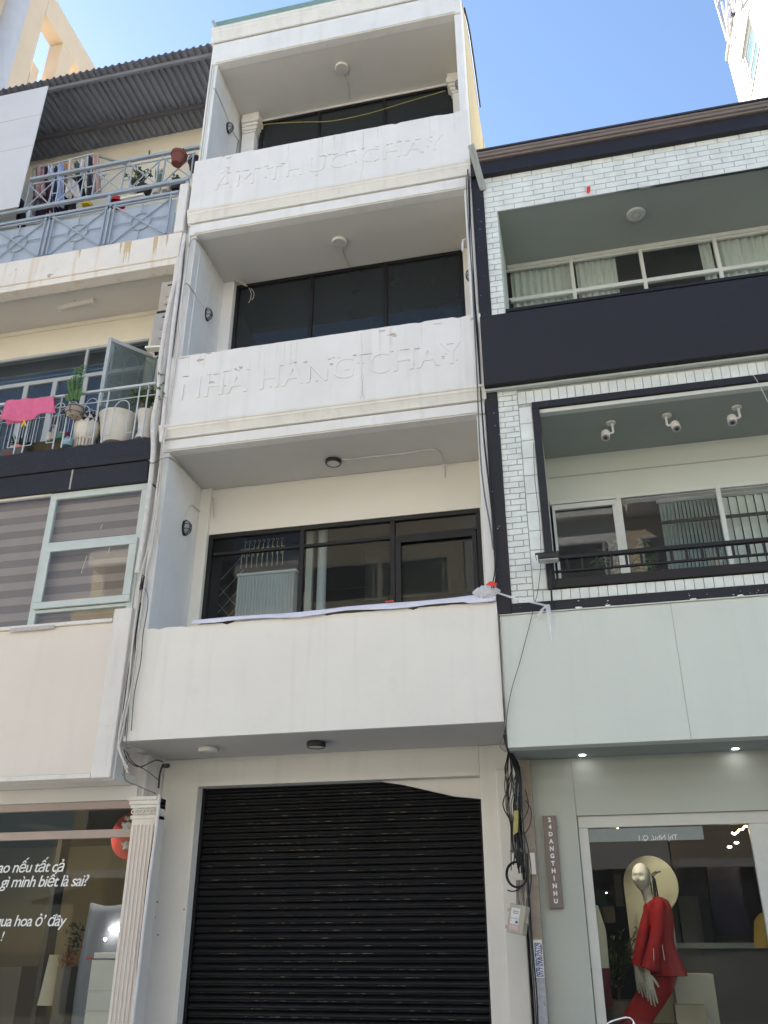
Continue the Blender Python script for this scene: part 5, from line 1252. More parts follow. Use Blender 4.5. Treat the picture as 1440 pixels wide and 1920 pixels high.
rm = MB(); rm.box(-.6, 5.2, 4.4, 4.5, -.05, 3.0); rm.box(-.66, -.6, .75, 4.5, -.05, 3.0); rm.box(-.6, 5.2, .72, 4.5, 2.95, 3.0); rm.box(-.6, 5.2, .72, 4.5, -.1, .02); rm.box(5.2, 5.3, .7, 4.5, 0, 3.0)
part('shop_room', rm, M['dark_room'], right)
# recessed ceiling downlights under the mint soffit
for i, (px, py) in enumerate(((1092, 1416), (1379, 1404))):
    c = PZ(px, py, 3.219); t = thing('soffit_downlight', ('left lit downlight in the soffit above the boutique', 'right lit downlight in the soffit above the boutique')[i], 'downlight', tuple(c), 'lit downlights in the soffit')
    part('lens', MB().prism([c+Vector((.027*math.cos(a*math.pi/10), .027*math.sin(a*math.pi/10), -.002)) for a in range(20)], (0, 0, .004)), M['lamp_cool'], t)
    part('trim_ring', MB().lathe(c, [(.028, -.001), (.034, -.004), (.036, .0)], 20), M['plastic_white'], t)
# vertical sign
sy = BY-.04
s0, s1 = P(1018, 1529.7, sy), P(1056, 1703, sy)
sx0, sx1, sz1, sz0 = P(1017.4, 1529.7, sy).x, P(1042, 1529, sy).x, s0.z, s1.z
vs = thing('vertical_sign', 'narrow taupe sign with lit upright letters 24DANGTHINHU', 'sign', ((sx0+sx1)/2, sy, sz0))
part('board', B(sx0, sx1, sy, BY-.002, sz0, sz1), M['wood_sign'], vs, bevel=.003)
txt = '24DANGTHINHU'; ph_ = (sz1-sz0-.07)/11.4
for i, ch_ in enumerate(txt):
    place_text('letter', ch_, .050, ((sx0+sx1)/2, sy-.003, sz1-.035-.018-i*ph_), M['sign_light'], vs, extrude=.002, align='CENTER', bold=.0022)
part('screw', MB().tube([(sx1+.008, BY, P(1047, 1551, BY).z), (sx1+.008, BY-.02, P(1047, 1551, BY).z)], .004, 6), M['black_plastic'], vs)
# post with tangled cables, meter box, stickers
py_ = .50
pa, pb = P(968, 1400, py_), P(996, 1925, py_)
pt = thing('service_post', 'dirty narrow service post between shutter and boutique', 'post', (pb.x, py_, 0))
part('post_body', B(pa.x+.02, pa.x+.115, py_, py_+.10, 0, 3.2), M['rust_post'], pt, bevel=.004)
part('cable_cover', B(pa.x+.05, pa.x+.10, py_-.03, py_-.001, P(980, 1640, py_).z, P(978, 1600, py_).z), M['pink_wall'], pt)
x0_, x1_ = pa.x+.022, pa.x+.108
zz = lambda y: P(990, y, py_).z
part('poster', B(x0_, x1_, py_-.004, py_-.001, zz(1920), zz(1836)), M['poster'], pt, 'tattered grey printed poster')
part('sticker', B(x0_, x1_, py_-.004, py_-.001, zz(1834), zz(1762)), M['label'], pt, 'white sticker with phone numbers')
place_text('lettering', '0979 0906755229', .088, (x1_-.006, py_-.006, zz(1832)), M['label_blue'], pt, extrude=.0006, rot=(math.pi/2, -math.pi/2, 0), spacing=.9, bold=.001, maxw=zz(1768)-zz(1832))
mt_ = thing('meter_box', 'tilted beige meter box with paper labels on the service post', 'meter box', tuple(P(972, 1745, .3)))
c = P(972, 1724, .42); rotm = Matrix.Rotation(R(12), 4, 'Y') @ Matrix.Rotation(R(-18), 4, 'Z')
def mbx(x0, x1, y0, y1, z0, z1):
    m_ = B(x0, x1, y0, y1, z0, z1); m_.v = [tuple(c+(rotm @ Vector(v))) for v in m_.v]; return m_
part('box_body', mbx(-.075, .075, -.055, .045, -.115, .115), M['beige_box'], mt_, bevel=.008)
part('label', mbx(-.05, .03, -.0575, -.056, .005, .085), M['label'], mt_); part('label', mbx(-.05, .03, -.0575, -.056, -.045, .0), M['label'], mt_); part('label', mbx(-.055, .03, -.0575, -.056, -.09, -.052), M['label_pink'], mt_, 'pink paper label')
part('print', mbx(.0, .022, -.059, -.058, -.035, -.015), M['label_blue'], mt_); part('print', mbx(-.03, .015, -.059, -.058, .04, .046), M['cable_grey'], mt_); part('print', mbx(-.035, .02, -.059, -.058, .055, .061), M['cable_grey'], mt_)
for z_ in (-.075, .06): part('hinge', mbx(-.10, -.076, -.03, .0, z_-.014, z_+.014), M['beige_box'], mt_, bevel=.002)
part('latch', mbx(.076, .095, -.03, .0, -.02, .02), M['beige_box'], mt_, bevel=.002)
rnd = random.Random(31)
def rp(px, py, y, j): 
    v_ = P(px+rnd.gauss(0, j), py, y+rnd.gauss(0, .012)); return v_
paths = []
tg = thing('cable_tangle', 'dense tangle of black cables at the top of the service post', 'cables', tuple(P(968, 1560, .42)))
for i in range(26):
    u = rnd.uniform(-1, 1)
    q_ = [P(946+rnd.uniform(-2, 3), 1378, .05), P(952+rnd.uniform(-2, 5), 1405, .22)]+[rp(966+u*15-abs(u)*3, y_, .42, 3.5) for y_ in (1440, 1475, 1510)]+[rp(966+u*9+(y_-1540)*.09, y_, .45, 2.5) for y_ in (1545, 1580, 1615+rnd.uniform(-20, 30))]
    part('cable', MB().tube(smooth_path(q_, 4), rnd.choice((.0045, .006, .008)), 6), M['cable_black'] if rnd.random() < .8 else M['cable_grey'], tg)
for pth in ([(985, 1480), (991, 1510), (985, 1530), (975, 1545)], [(986, 1500), (996, 1520), (994, 1545), (984, 1562), (972, 1560)], [(983, 1560), (992, 1600), (996, 1640), (994, 1670), (990, 1690)], [(957, 1540), (960, 1570), (964, 1590), (960, 1596), (956, 1595)]):
    part('cable', MB().tube(smooth_path([P(a, b, .44) for a, b in pth], 5), .0045, 6), M['cable_black'], tg)
part('yellow_tag', MB().prism([P(964, 1520, .40), P(972, 1520, .40), P(971, 1560, .39), P(962, 1566, .39)], (0, .004, 0)), M['cable_yellow'], tg)
cl = thing('cable_coil', 'round black cable coil hanging on the service post', 'cable coil', tuple(P(969, 1660, .42)))
c = P(969, 1640, .42)
for i in range(3):
    part('loop', MB().tube([c+Vector(((.082+.006*i)*math.cos(t), -.01*i, (.098+.005*i)*math.sin(t))) for t in [k_*math.pi/12 for k_ in range(25)]], .0048, 6, caps=False), M['cable_black'], cl)
part('tail', MB().tube(smooth_path([c+Vector((.04, 0, -.09)), c+Vector((.0, -.01, -.125)), c+Vector((-.05, -.01, -.135)), c+Vector((-.09, -.01, -.125))], 5), .006, 6), M['cable_black'], cl)
cable('cable', 'long black cable down the right edge of the service post', [P(988, 1600, .47), P(992, 1680, .47), P(999, 1780, .47), P(1006, 1860, .47), P(1009, 1925, .47)], .007, M['cable_black'])
tp = thing('taped_joint', 'dark taped cable joint above the meter box', 'cable joint', tuple(P(978, 1700, .45)))
for i in range(5):
    q_ = [rp(970+i*3.5, y_, .45, 1.5) for y_ in (1650, 1675, 1700)]; part('cable', MB().tube(smooth_path(q_, 4), .011, 6), M['cable_grey'] if i % 2 else M['rust_post'], tp)

# ------------------------------------------------------------------ boutique window display
def loft(rings, n=20):
    # rings: (centre, half width x, half depth y, tilt vector of the ring normal or None)
    m_ = MB(); rows = []
    for c_, a, b, nv in rings:
        c_ = Vector(c_); nv = Vector(nv).normalized() if nv else Vector((0, 0, 1))
        ux_ = Vector((0, 1, 0)).cross(nv).normalized(); vy_ = nv.cross(ux_).normalized()
        rows.append([c_+ux_*a*math.cos(2*math.pi*j/n)+vy_*b*math.sin(2*math.pi*j/n) for j in range(n)])
    b0 = 0
    for r_ in rows: m_.v += [tuple(p) for p in r_]
    for i in range(len(rows)-1):
        for j in range(n):
            a = i*n+j; b = i*n+(j+1) % n; m_.f.append((a, b, b+n, a+n))
    m_.f.append(tuple(range(n-1, -1, -1))); m_.f.append(tuple(range((len(rows)-1)*n, len(rows)*n)))
    m_.smooth = True; return m_
MYY = 1.25
mq = thing('mannequin', 'bald cream mannequin in a red trouser suit leaning behind the boutique glass', 'mannequin', tuple(P(1190, 1930, MYY)))
Q = lambda px, py, y=MYY: P(px, py, y)
# --- head, neck, hands: one skin mesh built from skin-coloured lofts
head = MB()
hc = Q(1203, 1645); HW, HD, HH = .084, .105, .126
nu, nv_ = 36, 28; rows = []
yaw = R(-22); pit = R(4); 
for i in range(nv_+1):
    ph2 = math.pi*i/nv_; row = []
    for j in range(nu):
        th = 2*math.pi*j/nu                         # th=0 faces -y
        x = math.sin(ph2)*math.sin(th); y = -math.sin(ph2)*math.cos(th); z_ = math.cos(ph2)
        wv = 1.0
        if z_ < 0: wv = 1-.36*(-z_)**1.3                 # narrow to the chin
        X, Y_, Z_ = x*HW*wv, y*HD*(1-.12*max(0, -z_)), z_*HH
        fr_ = max(0, math.cos(th))*math.sin(ph2)
        xn = X/HW; zn = z_
        def g_(cx_, cz_, sx_, sz_): return math.exp(-((xn-cx_)/sx_)**2-((zn-cz_)/sz_)**2)
        if math.cos(th) > 0:
            Y0_ = Y_
            Y_ += .026*(g_(-.36, .10, .22, .13)+g_(.36, .10, .22, .13))      # eye sockets
            Y_ -= .012*(g_(-.36, .08, .13, .06)+g_(.36, .08, .13, .06))
            Y_ -= .010*g_(0, .30, .8, .10)                                   # brow
            Y_ -= .042*g_(0, -.16, .10, .15)+.016*g_(0, .06, .09, .2)         # nose
            Y_ -= .018*g_(0, -.47, .20, .045)+.016*g_(0, -.56, .17, .045)     # lips
            Y_ += .008*g_(0, -.515, .2, .025)
            Y_ -= .018*g_(0, -.80, .25, .12)                                 # chin
            Y_ -= .010*(g_(-.62, -.12, .2, .2)+g_(.62, -.12, .2, .2))        # cheek bones
            Y_ = Y0_+(Y_-Y0_)*.95
        else: Y_ += .012*math.sin(ph2)
        v_ = Matrix.Rotation(yaw, 3, 'Z') @ (Matrix.Rotation(pit, 3, 'X') @ Vector((X, Y_, Z_)))
        row.append(hc+v_)
    rows.append(row)
for r_ in rows: head.v += [tuple(p) for p in r_]
for i in range(nv_):
    for j in range(nu):
        a = i*nu+j; b = i*nu+(j+1) % nu; head.f.append((a, a+nu, b+nu, b))
def add(mb, other):
    n = len(mb.v); mb.v += other.v; mb.f += [tuple(i+n for i in f) for f in other.f]; mb.smooth = True
add(head, loft([(Q(1206, 1657, 1.28), .048, .055, (-.1, 0, 1)), (Q(1210, 1668, 1.28), .045, .05, (-.3, 0, 1)), (Q(1214, 1679, 1.29), .045, .05, (-.35, 0, 1)), (Q(1219, 1690, 1.29), .055, .055, (-.3, 0, 1)), (Q(1226, 1703, 1.29), .09, .065, (-.2, 0, 1)), (Q(1226, 1740, 1.28), .09, .06, None)]))
for s_ in (-1, 1):                          # ears
    e_ = hc+Matrix.Rotation(yaw, 3, 'Z') @ Vector((s_*HW*.95, .01, -.01)); add(head, loft([(e_+Vector((0, 0, -.022)), .006, .009, None), (e_+Vector((s_*.004, .003, 0)), .007, .015, None), (e_+Vector((s_*.005, .004, .02)), .006, .014, None), (e_+Vector((0, .003, .03)), .003, .006, None)], 10))
def hand(wrist, d_, side, L=.21):
    d_ = Vector(d_).normalized(); sd_ = Vector((side, .15, 0)); sd_ = (sd_-d_*sd_.dot(d_)).normalized(); nn = d_.cross(sd_).normalized()
    hd = MB()
    def fr(c_, a, b): return (c_, a, b)
    def ringloft(pts, n=10):
        m_ = MB(); 
        for c_, a, b, dd in pts:
            x_ = (sd_-dd*sd_.dot(dd)).normalized(); y_ = dd.cross(x_)
            m_.v += [tuple(c_+x_*a*math.cos(2*math.pi*j/n)+y_*b*math.sin(2*math.pi*j/n)) for j in range(n)]
        for i in range(len(pts)-1):
            for j in range(n):
                a = i*n+j; b = i*n+(j+1) % n; m_.f.append((a, b, b+n, a+n))
        m_.f.append(tuple(range(n-1, -1, -1))); m_.f.append(tuple(range((len(pts)-1)*n, len(pts)*n))); return m_
    w_ = Vector(wrist); pl_ = w_+d_*L*.46
    add(hd, ringloft([(w_-d_*.10, .026, .023, d_), (w_, .024, .020, d_), (w_+d_*L*.12, .030, .018, d_), (w_+d_*L*.32, .038, .017, d_), (w_+d_*L*.48, .037, .014, d_)], 14))
    for k_, (off, ln_, cu_) in enumerate(((-.027, .46, .05), (-.009, .54, .10), (.010, .50, .16), (.027, .38, .24))):
        b_ = w_+d_*L*.43+sd_*off; pts = []; dd = (d_+sd_*off*4.0).normalized(); p_ = b_
        for s3 in range(4):
            rr_ = (.0105, .0098, .0088, .006)[s3]; pts.append((p_, rr_, rr_*.9, dd))
            dd = (dd+nn*cu_*.5).normalized(); p_ = p_+dd*L*ln_/3
        add(hd, ringloft(pts))
    b_ = w_+d_*L*.10-sd_*.022; dd = (d_*.75-sd_*.6+nn*.25).normalized(); pts = []; p_ = b_
    for s3 in range(4):
        rr_ = (.014, .0125, .0105, .007)[s3]; pts.append((p_, rr_, rr_, dd)); p_ = p_+dd*L*.13; dd = (dd+d_*.35).normalized()
    add(hd, ringloft(pts)); return hd
add(head, hand(Q(1214, 1824, 1.09), (.06, -.05, -1), -1, .27)); add(head, hand(Q(1194, 1815, 1.18), (.16, 0, -1), -1, .25))
skin = part('body', head, M['mannequin'], mq)
# --- jacket torso (widening to a flared hem), sleeves, lapels
jkp = [(1682, 1219, 1239, .055), (1689, 1213, 1249, .08), (1700, 1211, 1255, .095), (1725, 1211, 1258, .105), (1750, 1212, 1258, .10), (1768, 1213, 1260, .10), (1790, 1214, 1267, .12), (1812, 1214, 1276, .14), (1829, 1213, 1283, .155), (1830, 1216, 1280, .15)]
jk = loft([(Q((a_+b_)/2, y_, 1.30), (b_-a_)/2/176, d_, None) for y_, a_, b_, d_ in jkp], 48)
jk.v = [(x+.006*math.sin(z_*38+x*30), y+.007*math.sin(x*70+z_*16), z_) for x, y, z_ in jk.v]
jacket = part('jacket', jk, M['red_cloth'], mq)
def sleeve(pts, label=None):
    rows = []; m_ = MB().tube(smooth_path([p for p, r_ in pts], 3), [r_ for r_ in interp([r_ for p, r_ in pts], 3)], 20)
    return part('sleeve', m_, M['red_cloth'], jacket)
def interp(v, n):
    out = []
    for a, b in zip(v, v[1:]): out += [a+(b-a)*k_/n for k_ in range(n)]
    return out+[v[-1]]
sleeve([(Q(1232, 1687, 1.25), .035), (Q(1235, 1694, 1.22), .055), (Q(1234, 1712, 1.19), .064), (Q(1233, 1740, 1.16), .060), (Q(1228, 1770, 1.12), .060), (Q(1222, 1798, 1.09), .068), (Q(1218, 1819, 1.08), .076)])
sleeve([(Q(1216, 1700, 1.26), .035), (Q(1212, 1725, 1.23), .048), (Q(1205, 1755, 1.20), .050), (Q(1199, 1785, 1.18), .050), (Q(1195, 1811, 1.17), .056)])
part('lapel', MB().prism([Q(1222, 1690, 1.165), Q(1217, 1706, 1.16), Q(1217, 1730, 1.16), Q(1219, 1738, 1.16), Q(1225, 1720, 1.155), Q(1228, 1700, 1.16)], (0, .006, 0)), M['red_cloth'], jacket)
part('lapel', MB().prism([Q(1211, 1690, 1.17), Q(1208, 1700, 1.17), Q(1211, 1722, 1.17), Q(1216, 1731, 1.17), Q(1215, 1705, 1.17)], (0, .006, 0)), M['red_cloth'], jacket)
part('zip', MB().bar(Q(1225, 1775, 1.055), Q(1226, 1800, 1.00), .004), M['zip'], jacket); part('zip', MB().bar(Q(1241, 1768, 1.155), Q(1246, 1800, 1.15), .005), M['zip'], jacket)
tr_ = loft([(Q(1244, 1822, 1.32), .125, .10, (.25, 0, 1)), (Q(1237, 1845, 1.31), .125, .105, (.35, 0, 1)), (Q(1221, 1870, 1.30), .125, .105, (.45, 0, 1)), (Q(1203, 1897, 1.28), .12, .10, (.45, 0, 1)), (Q(1190, 1925, 1.26), .125, .105, (.4, 0, 1)), (Q(1175, 1960, 1.25), .14, .11, (.3, 0, 1))], 28)
part('trousers', tr_, M['red_cloth'], mq)
# arch panel with spotlight
ay = 1.75
ap = thing('arch_panel', 'cream arched display panel behind the mannequin', 'display panel', tuple(P(1222, 1780, ay)))
cx_ = (P(1169, 1660, ay).x+P(1272, 1660, ay).x)/2; ra = (P(1272, 1660, ay).x-P(1169, 1660, ay).x)/2; zc_ = P(1220, 1660, ay).z
xb_ = P(1259, 1700, ay).x
pts = [Vector((cx_-ra*.93, ay, 1.0)), Vector((xb_, ay, 1.0)), Vector((xb_, ay, zc_-ra*.80))]+[Vector((cx_+ra*math.cos(t), ay, zc_+ra*1.05*math.sin(t))) for t in [-.62+k_*(math.pi+.62)/34 for k_ in range(35)]]
part('board', MB().prism(pts, (0, .05, 0)), M['arch'], ap, bevel=.006)
part('shelf', B(P(1193, 1712, ay).x, P(1215, 1712, ay).x, ay-.03, ay-.001, 1.2, P(1200, 1712, ay).z), M['arch'], ap)
hk = thing('hanger_rods', 'four curved black metal rods beside the mannequin head', 'rods', tuple(P(1226, 1690, 1.5)))
for pth in ([(1223, 1680), (1220, 1655), (1219, 1645), (1224, 1638), (1231, 1634)], [(1227, 1682), (1224, 1652), (1225, 1643), (1232, 1636), (1239, 1634)], [(1230, 1682), (1227, 1655), (1226, 1648), (1222, 1643), (1217, 1638)], [(1234, 1682), (1229, 1655), (1227, 1647), (1223, 1642)]):
    part('rod', MB().tube(smooth_path([P(a, b, 1.5) for a, b in pth], 5), .007, 8), M['black_plastic'], hk)
# dark screen, boxes, plinths
sc_ = thing('wall_screen', 'large dark violet screen on the boutique back wall', 'screen', tuple(P(1370, 1760, 2.6)))
s0_, s1_ = P(1326, 1626, 2.6), P(1404, 1752, 2.6)
part('display', B(s0_.x, s1_.x, 2.6, 2.62, s1_.z, s0_.z), M['screen'], sc_); part('bezel', B(s0_.x-.015, s1_.x+.015, 2.621, 2.66, s1_.z-.015, s0_.z+.015), M['black_plastic'], sc_)
cb = thing('dark_cabinet', 'dark wardrobe left of the violet screen', 'cabinet', tuple(P(1300, 1770, 2.6)))
part('body', B(P(1268, 1640, 2.6).x, P(1322, 1640, 2.6).x, 2.6, 3.0, 0, P(1290, 1628, 2.6).z), M['darker_room'], cb, bevel=.01)
part('door', B(P(1270, 1680, 2.6).x, P(1308, 1680, 2.6).x, 2.585, 2.599, 1.0, P(1290, 1680, 2.6).z), M['dark_room'], cb)
lg = thing('shop_ledge', 'long low ledge along the back of the boutique', 'ledge', tuple(P(1330, 1770, 2.3)))
part('top', B(P(1265, 1768, 2.3).x, 3.6, 2.25, 2.6, P(1330, 1772, 2.3).z-.03, P(1330, 1768, 2.3).z), M['grey_room'], lg); part('front', B(P(1265, 1768, 2.3).x, 3.6, 2.3, 2.6, 0, P(1330, 1772, 2.3).z-.031), M['dark_room'], lg)
pn = thing('plinth', 'upper grey white plinth right of the red trousers', 'plinth', tuple(P(1290, 1900, 1.5)), 'grey white plinths')
part('block', B(P(1261, 1826, 1.5).x, P(1337, 1826, 1.5).x, 1.5, 1.9, .9, P(1290, 1826, 1.5).z), M['plinth'], pn, bevel=.006)
pn = thing('plinth', 'lower front plinth with lit top edge at the bottom of boutique window', 'plinth', tuple(P(1300, 1910, 1.3)), 'grey white plinths')
part('block', B(P(1264, 1880, 1.3).x, P(1322, 1880, 1.3).x, 1.3, 1.49, .6, P(1290, 1884, 1.3).z), M['arch'], pn, bevel=.006)
for lab, a, b, c_, e, mm, y in (('teal wall panel left of the cream arch', 1112, 1668, 1141, 1700, 'tealbox', 2.3), ('olive wall panel beside the cream arch', 1150, 1640, 1170, 1700, 'olive_room', 2.5), ('pale olive box under the teal panel', 1130, 1700, 1155, 1730, 'olive_room', 2.2)):
    q0_, q1_ = P(a, b, y), P(c_, e, y); single('wall_panel', B(q0_.x, q1_.x, y, y+.04, q1_.z, q0_.z), M[mm], lab, 'panel', ((q0_.x+q1_.x)/2, y, q1_.z))
bp = thing('potted_plant', 'dark leafy shrub in a pot left of the mannequin in the boutique', 'potted plant', tuple(P(1165, 1900, 1.65)))
c = P(1160, 1868, 1.65); part('pot_body', MB().lathe(c+Vector((0, 0, -.35)), [(.0005, 0), (.13, 0), (.16, .3), (.17, .32), (.15, .32)], 20), M['pot_stone'], bp)
leaves(bp, c+Vector((0, 0, -.05)), 420, .30, .72, .06, M['leaf'], 41, stems=22, droop=.15, aspect=.35)
# long coat at the left edge, yellow garment at the right
ct = thing('hanging_coat', 'cream long coat hanging just inside the left edge of boutique window', 'coat', tuple(P(1128, 1890, 1.0)))
g = []
for i in range(14):
    t = i/13; row = []; py = 1698+t*190
    for j in range(15):
        a = 2*math.pi*j/14; cc_ = P(1119+t*12, py, 1.0); rx = .03+.055*min(1, t*4)+.015*t
        row.append((cc_.x-.02+rx*math.cos(a), 1.0+.09*math.sin(a)+.012*math.sin(a*5), cc_.z))
    g.append(row)
part('cloth', MB().sheet(g[:9]), M['coat'], ct); part('skirt', MB().sheet(g[8:]), mat('dark red cloth', (.12, .02, .02), .9, .1, 8, .2), ct, 'dark red lower part')
yc = thing('hanging_coat', 'mustard yellow garment by the right post of the boutique window', 'coat', tuple(P(1428, 1780, 1.4)))
g = []
for i in range(10):
    t = i/9; row = []
    for j in range(13):
        a = 2*math.pi*j/12; cc_ = P(1431, 1712+t*65, 1.4); rx = .03+.05*min(1, t*5); row.append((cc_.x+rx*math.cos(a), 1.4+.07*math.sin(a), cc_.z))
    g.append(row)
part('cloth', MB().sheet(g), mat('mustard cloth', (.36, .24, .06), .9, .1, 8, .2), yc)
for lab, px, py, y, r_, mm in (('upper small white downlight deep in the boutique', 1381, 1580, 2.2, .022, 'lamp_white'), ('lower small white downlight deep in the boutique', 1368, 1588, 2.4, .022, 'lamp_white'), ('tiny light dot beside the teal panel', 1137, 1674, 2.0, .007, 'lamp_white')):
    c = P(px, py, y); t = thing('shop_downlight', lab, 'downlight', tuple(c)); part('lens', MB().prism([c+Vector((r_*math.cos(a*.5236), 0, r_*.45*math.sin(a*.5236))) for a in range(12)], (0, .01, 0)), M[mm], t)
def coil_light(label, pts, y):
    t = thing('coil_lamp', label, 'lamp', tuple(P(*pts[0], y))); q_ = smooth_path([P(a, b, y) for a, b in pts], 5); part('tube', MB().tube(q_, .007, 8), M['lamp_warm'], t)
coil_light('curly lit filament lamp at top left of the boutique window', [(1145, 1560), (1153, 1556), (1160, 1554), (1155, 1562), (1146, 1566), (1152, 1562), (1158, 1558)], 1.0)
coil_light('curly lit filament lamp at top right of the boutique window', [(1372, 1561), (1377, 1564), (1383, 1560), (1386, 1556), (1392, 1555), (1396, 1550), (1401, 1549)], 1.0)
# mirror image of a street sign, put on the glass as strip and letters
lb = part('mirror_image_strip', B(P(1101, 1553, BY+.055).x, P(1317, 1553, BY+.055).x, BY+.052, BY+.055, P(1200, 1577, BY+.055).z, P(1200, 1552, BY+.055).z), mat('grey mirror image strip', (.24, .27, .26), .6, .15, 6, 0), sf)
mir = Matrix.Diagonal((-1, 1, 1, 1))
place_text('lettering', 'Thị Như, Q.1', .062, (P(1271, 1573, BY+.05).x, BY+.049, P(1271, 1574, BY+.05).z), M['mint_ceil'], sf, extrude=.0006, xf=mir)
# chrome chair back in front of the glass
chx = thing('chair', 'chrome tube chair back in front of the boutique window', 'chair', tuple(P(1170, 1925, .35)))
part('frame', MB().tube(smooth_path([P(1128, 1935, .35), P(1140, 1919, .35), P(1160, 1911, .35), P(1176, 1908, .35), P(1184, 1911, .35), P(1188, 1920, .35), P(1190, 1945, .35)], 6), .009, 10), M['chrome'], chx)
part('backrest', MB().prism([P(1146, 1926, .36), P(1176, 1914, .36), P(1183, 1930, .36), P(1183, 1945, .36), P(1146, 1945, .36)], (0, .02, 0)), M['black_plastic'], chx)
# interior shop lights (for the lit lamps, plus an added key spot on the mannequin)
def shop_light(name, loc, e, size, col):
    l = bpy.data.lights.new(name, 'AREA'); l.energy = e; l.size = size; l.color = col
    o = bpy.data.objects.new(name, l); o.location = loc; COL.objects.link(o); return o
def spot(name, loc, target, e, ang, col):
    l = bpy.data.lights.new(name, 'SPOT'); l.energy = e; l.spot_size = R(ang); l.spot_blend = .7; l.color = col; l.shadow_soft_size = .15
    o = bpy.data.objects.new(name, l); o.location = loc; o.rotation_euler = (Vector(target)-Vector(loc)).to_track_quat('-Z', 'Y').to_euler(); COL.objects.link(o)
spot('boutique_spot', (P(1222, 1560, 1.2).x+.15, 1.35, 2.9), (cx_+.13, ay, zc_-.02), 10, 50, (1, .93, .75))
spot('boutique_spot', (P(1150, 1600, .85).x, .78, 2.75), tuple(Q(1220, 1720)), 7.5, 80, (1, .93, .82))  # added key spot from the front, brightens the mannequin's face
spot('left_shop_spot', (-5.0, .9, 2.8), (-4.9, 1.0, 1.4), 10, 80, (1, .95, .85))
spot('left_shop_spot', (-6.6, 1.6, 2.8), (-6.4, 3.6, 1.4), 18, 110, (1, .85, .6))

# ------------------------------------------------------------------ left balconies: laundry, pots, towel
HGY = .28
rack = thing('drying_rack', 'pale metal clothes drying rack loaded with laundry on top balcony', 'drying rack', tuple(P(120, 400, HGY)))
ra0, ra1 = P(62, 317, HGY), P(176, 288, HGY)
part('rack_bar', MB().bar(ra0, ra1, .018), M['rail_light'], rack)
part('rack_bar', MB().bar(P(62, 317, HGY), P(62, 345, HGY), .014), M['rail_light'], rack); part('rack_bar', MB().bar(P(165, 292, HGY), P(163, 318, HGY), .014), M['rail_light'], rack)
part('rack_bar', MB().bar(ra0+Vector((0, .4, 0)), ra1+Vector((0, .4, 0)), .018), M['rail_light'], rack)
part('rack_leg', MB().bar(ra0+Vector((0, .4, 0)), ra0+Vector((.3, 0, -1.2)), .014), M['rail_light'], rack); part('rack_leg', MB().bar(ra1+Vector((0, .4, 0)), ra1+Vector((-.3, 0, -1.2)), .014), M['rail_light'], rack)
cloths = {}
def cm(c_):
    if c_ not in cloths: cloths[c_] = mat('garment cloth', c_, .92, .12, 14, .4, 120)
    return cloths[c_]
laundry = [  # label, left px, right px, top py, bottom py, colour, y offset, taper
    ('pale pink frilly cloth at the left end of drying rack', 62, 88, 312, 368, (.50, .33, .31), .00, .8),
    ('dark plum shirt second from the rack left end', 82, 96, 312, 395, (.09, .03, .05), .06, 1.0),
    ('small white and blue top hanging in the laundry', 91, 101, 311, 336, (.58, .60, .66), -.02, .8),
    ('long grey checked cloth hanging low left in the laundry', 64, 78, 345, 402, (.26, .24, .28), .10, 1.1),
    ('navy shirt beside the light blue pyjamas', 100, 111, 313, 395, (.02, .03, .08), .04, 1.0),
    ('light blue pyjama shirt in the middle of the laundry', 106, 121, 307, 386, (.36, .43, .66), -.03, 1.25),
    ('peach brown hanger cloth right of the blue pyjamas', 118, 128, 306, 360, (.52, .34, .25), .02, .9),
    ('curved cream cloth draped over the rack bar', 127, 142, 299, 330, (.64, .52, .42), -.05, .7),
    ('black trousers below the cream cloth', 116, 139, 365, 396, (.012, .012, .016), .05, 1.1),
    ('white triangular blouse hung low in the laundry', 127, 146, 340, 368, (.66, .60, .57), -.04, 1.2),
    ('teal grey shirt next to cream cloth', 137, 150, 303, 335, (.12, .19, .19), .03, .9),
    ('narrow white and black top near the rack right end', 149, 160, 299, 325, (.62, .58, .60), -.02, .8),
    ('long black dress in the laundry right half', 141, 160, 330, 375, (.01, .012, .018), .07, 1.1),
    ('dark grey jacket at the right end of rack', 163, 177, 293, 366, (.08, .08, .11), .03, 1.0),
    ('long salmon pink cloth at the right end of rack', 175, 187, 292, 362, (.55, .36, .31), -.02, .85),
    ('dark socks bunch hanging near the floor on the left', 34, 46, 375, 424, (.02, .02, .03), .12, 1.0),
    ('pair of black shorts hanging low under the blue pyjamas', 68, 86, 392, 406, (.015, .017, .03), .02, 1.0),
]
for i, (lab, a, b, t0, t1, c_, dy, tp_) in enumerate(laundry):
    rnd = random.Random(i*7+1); y = HGY+dy; rows = []
    for k_ in range(11):
        t = k_/10; py = t0+(t1-t0)*t; wmul = (1-.25*(1-t)) * (tp_ if t > .3 else 1-(1-tp_)*t/.3); cx0 = (a+b)/2; hw = (b-a)/2*wmul
        row = []
        for j in range(12):
            u = j/11*2-1; q_ = P(cx0+u*hw, py-(.23*u*hw), y)
            row.append((q_.x+rnd.uniform(-.004, .004), y+(.028+.02*t)*math.sin(u*5+i+t*1.5)+.012*math.sin(u*11+t*4), q_.z+(.02*math.sin(u*4+i) if k_ == 10 else 0)-(abs(u)**2*.03 if k_ == 0 else 0)))
        rows.append(row)
    o = single('garment', MB().sheet(rows), cm(c_), lab, 'laundry', tuple(P((a+b)/2, t0, y)), 'laundry on the drying rack', solid=.006)
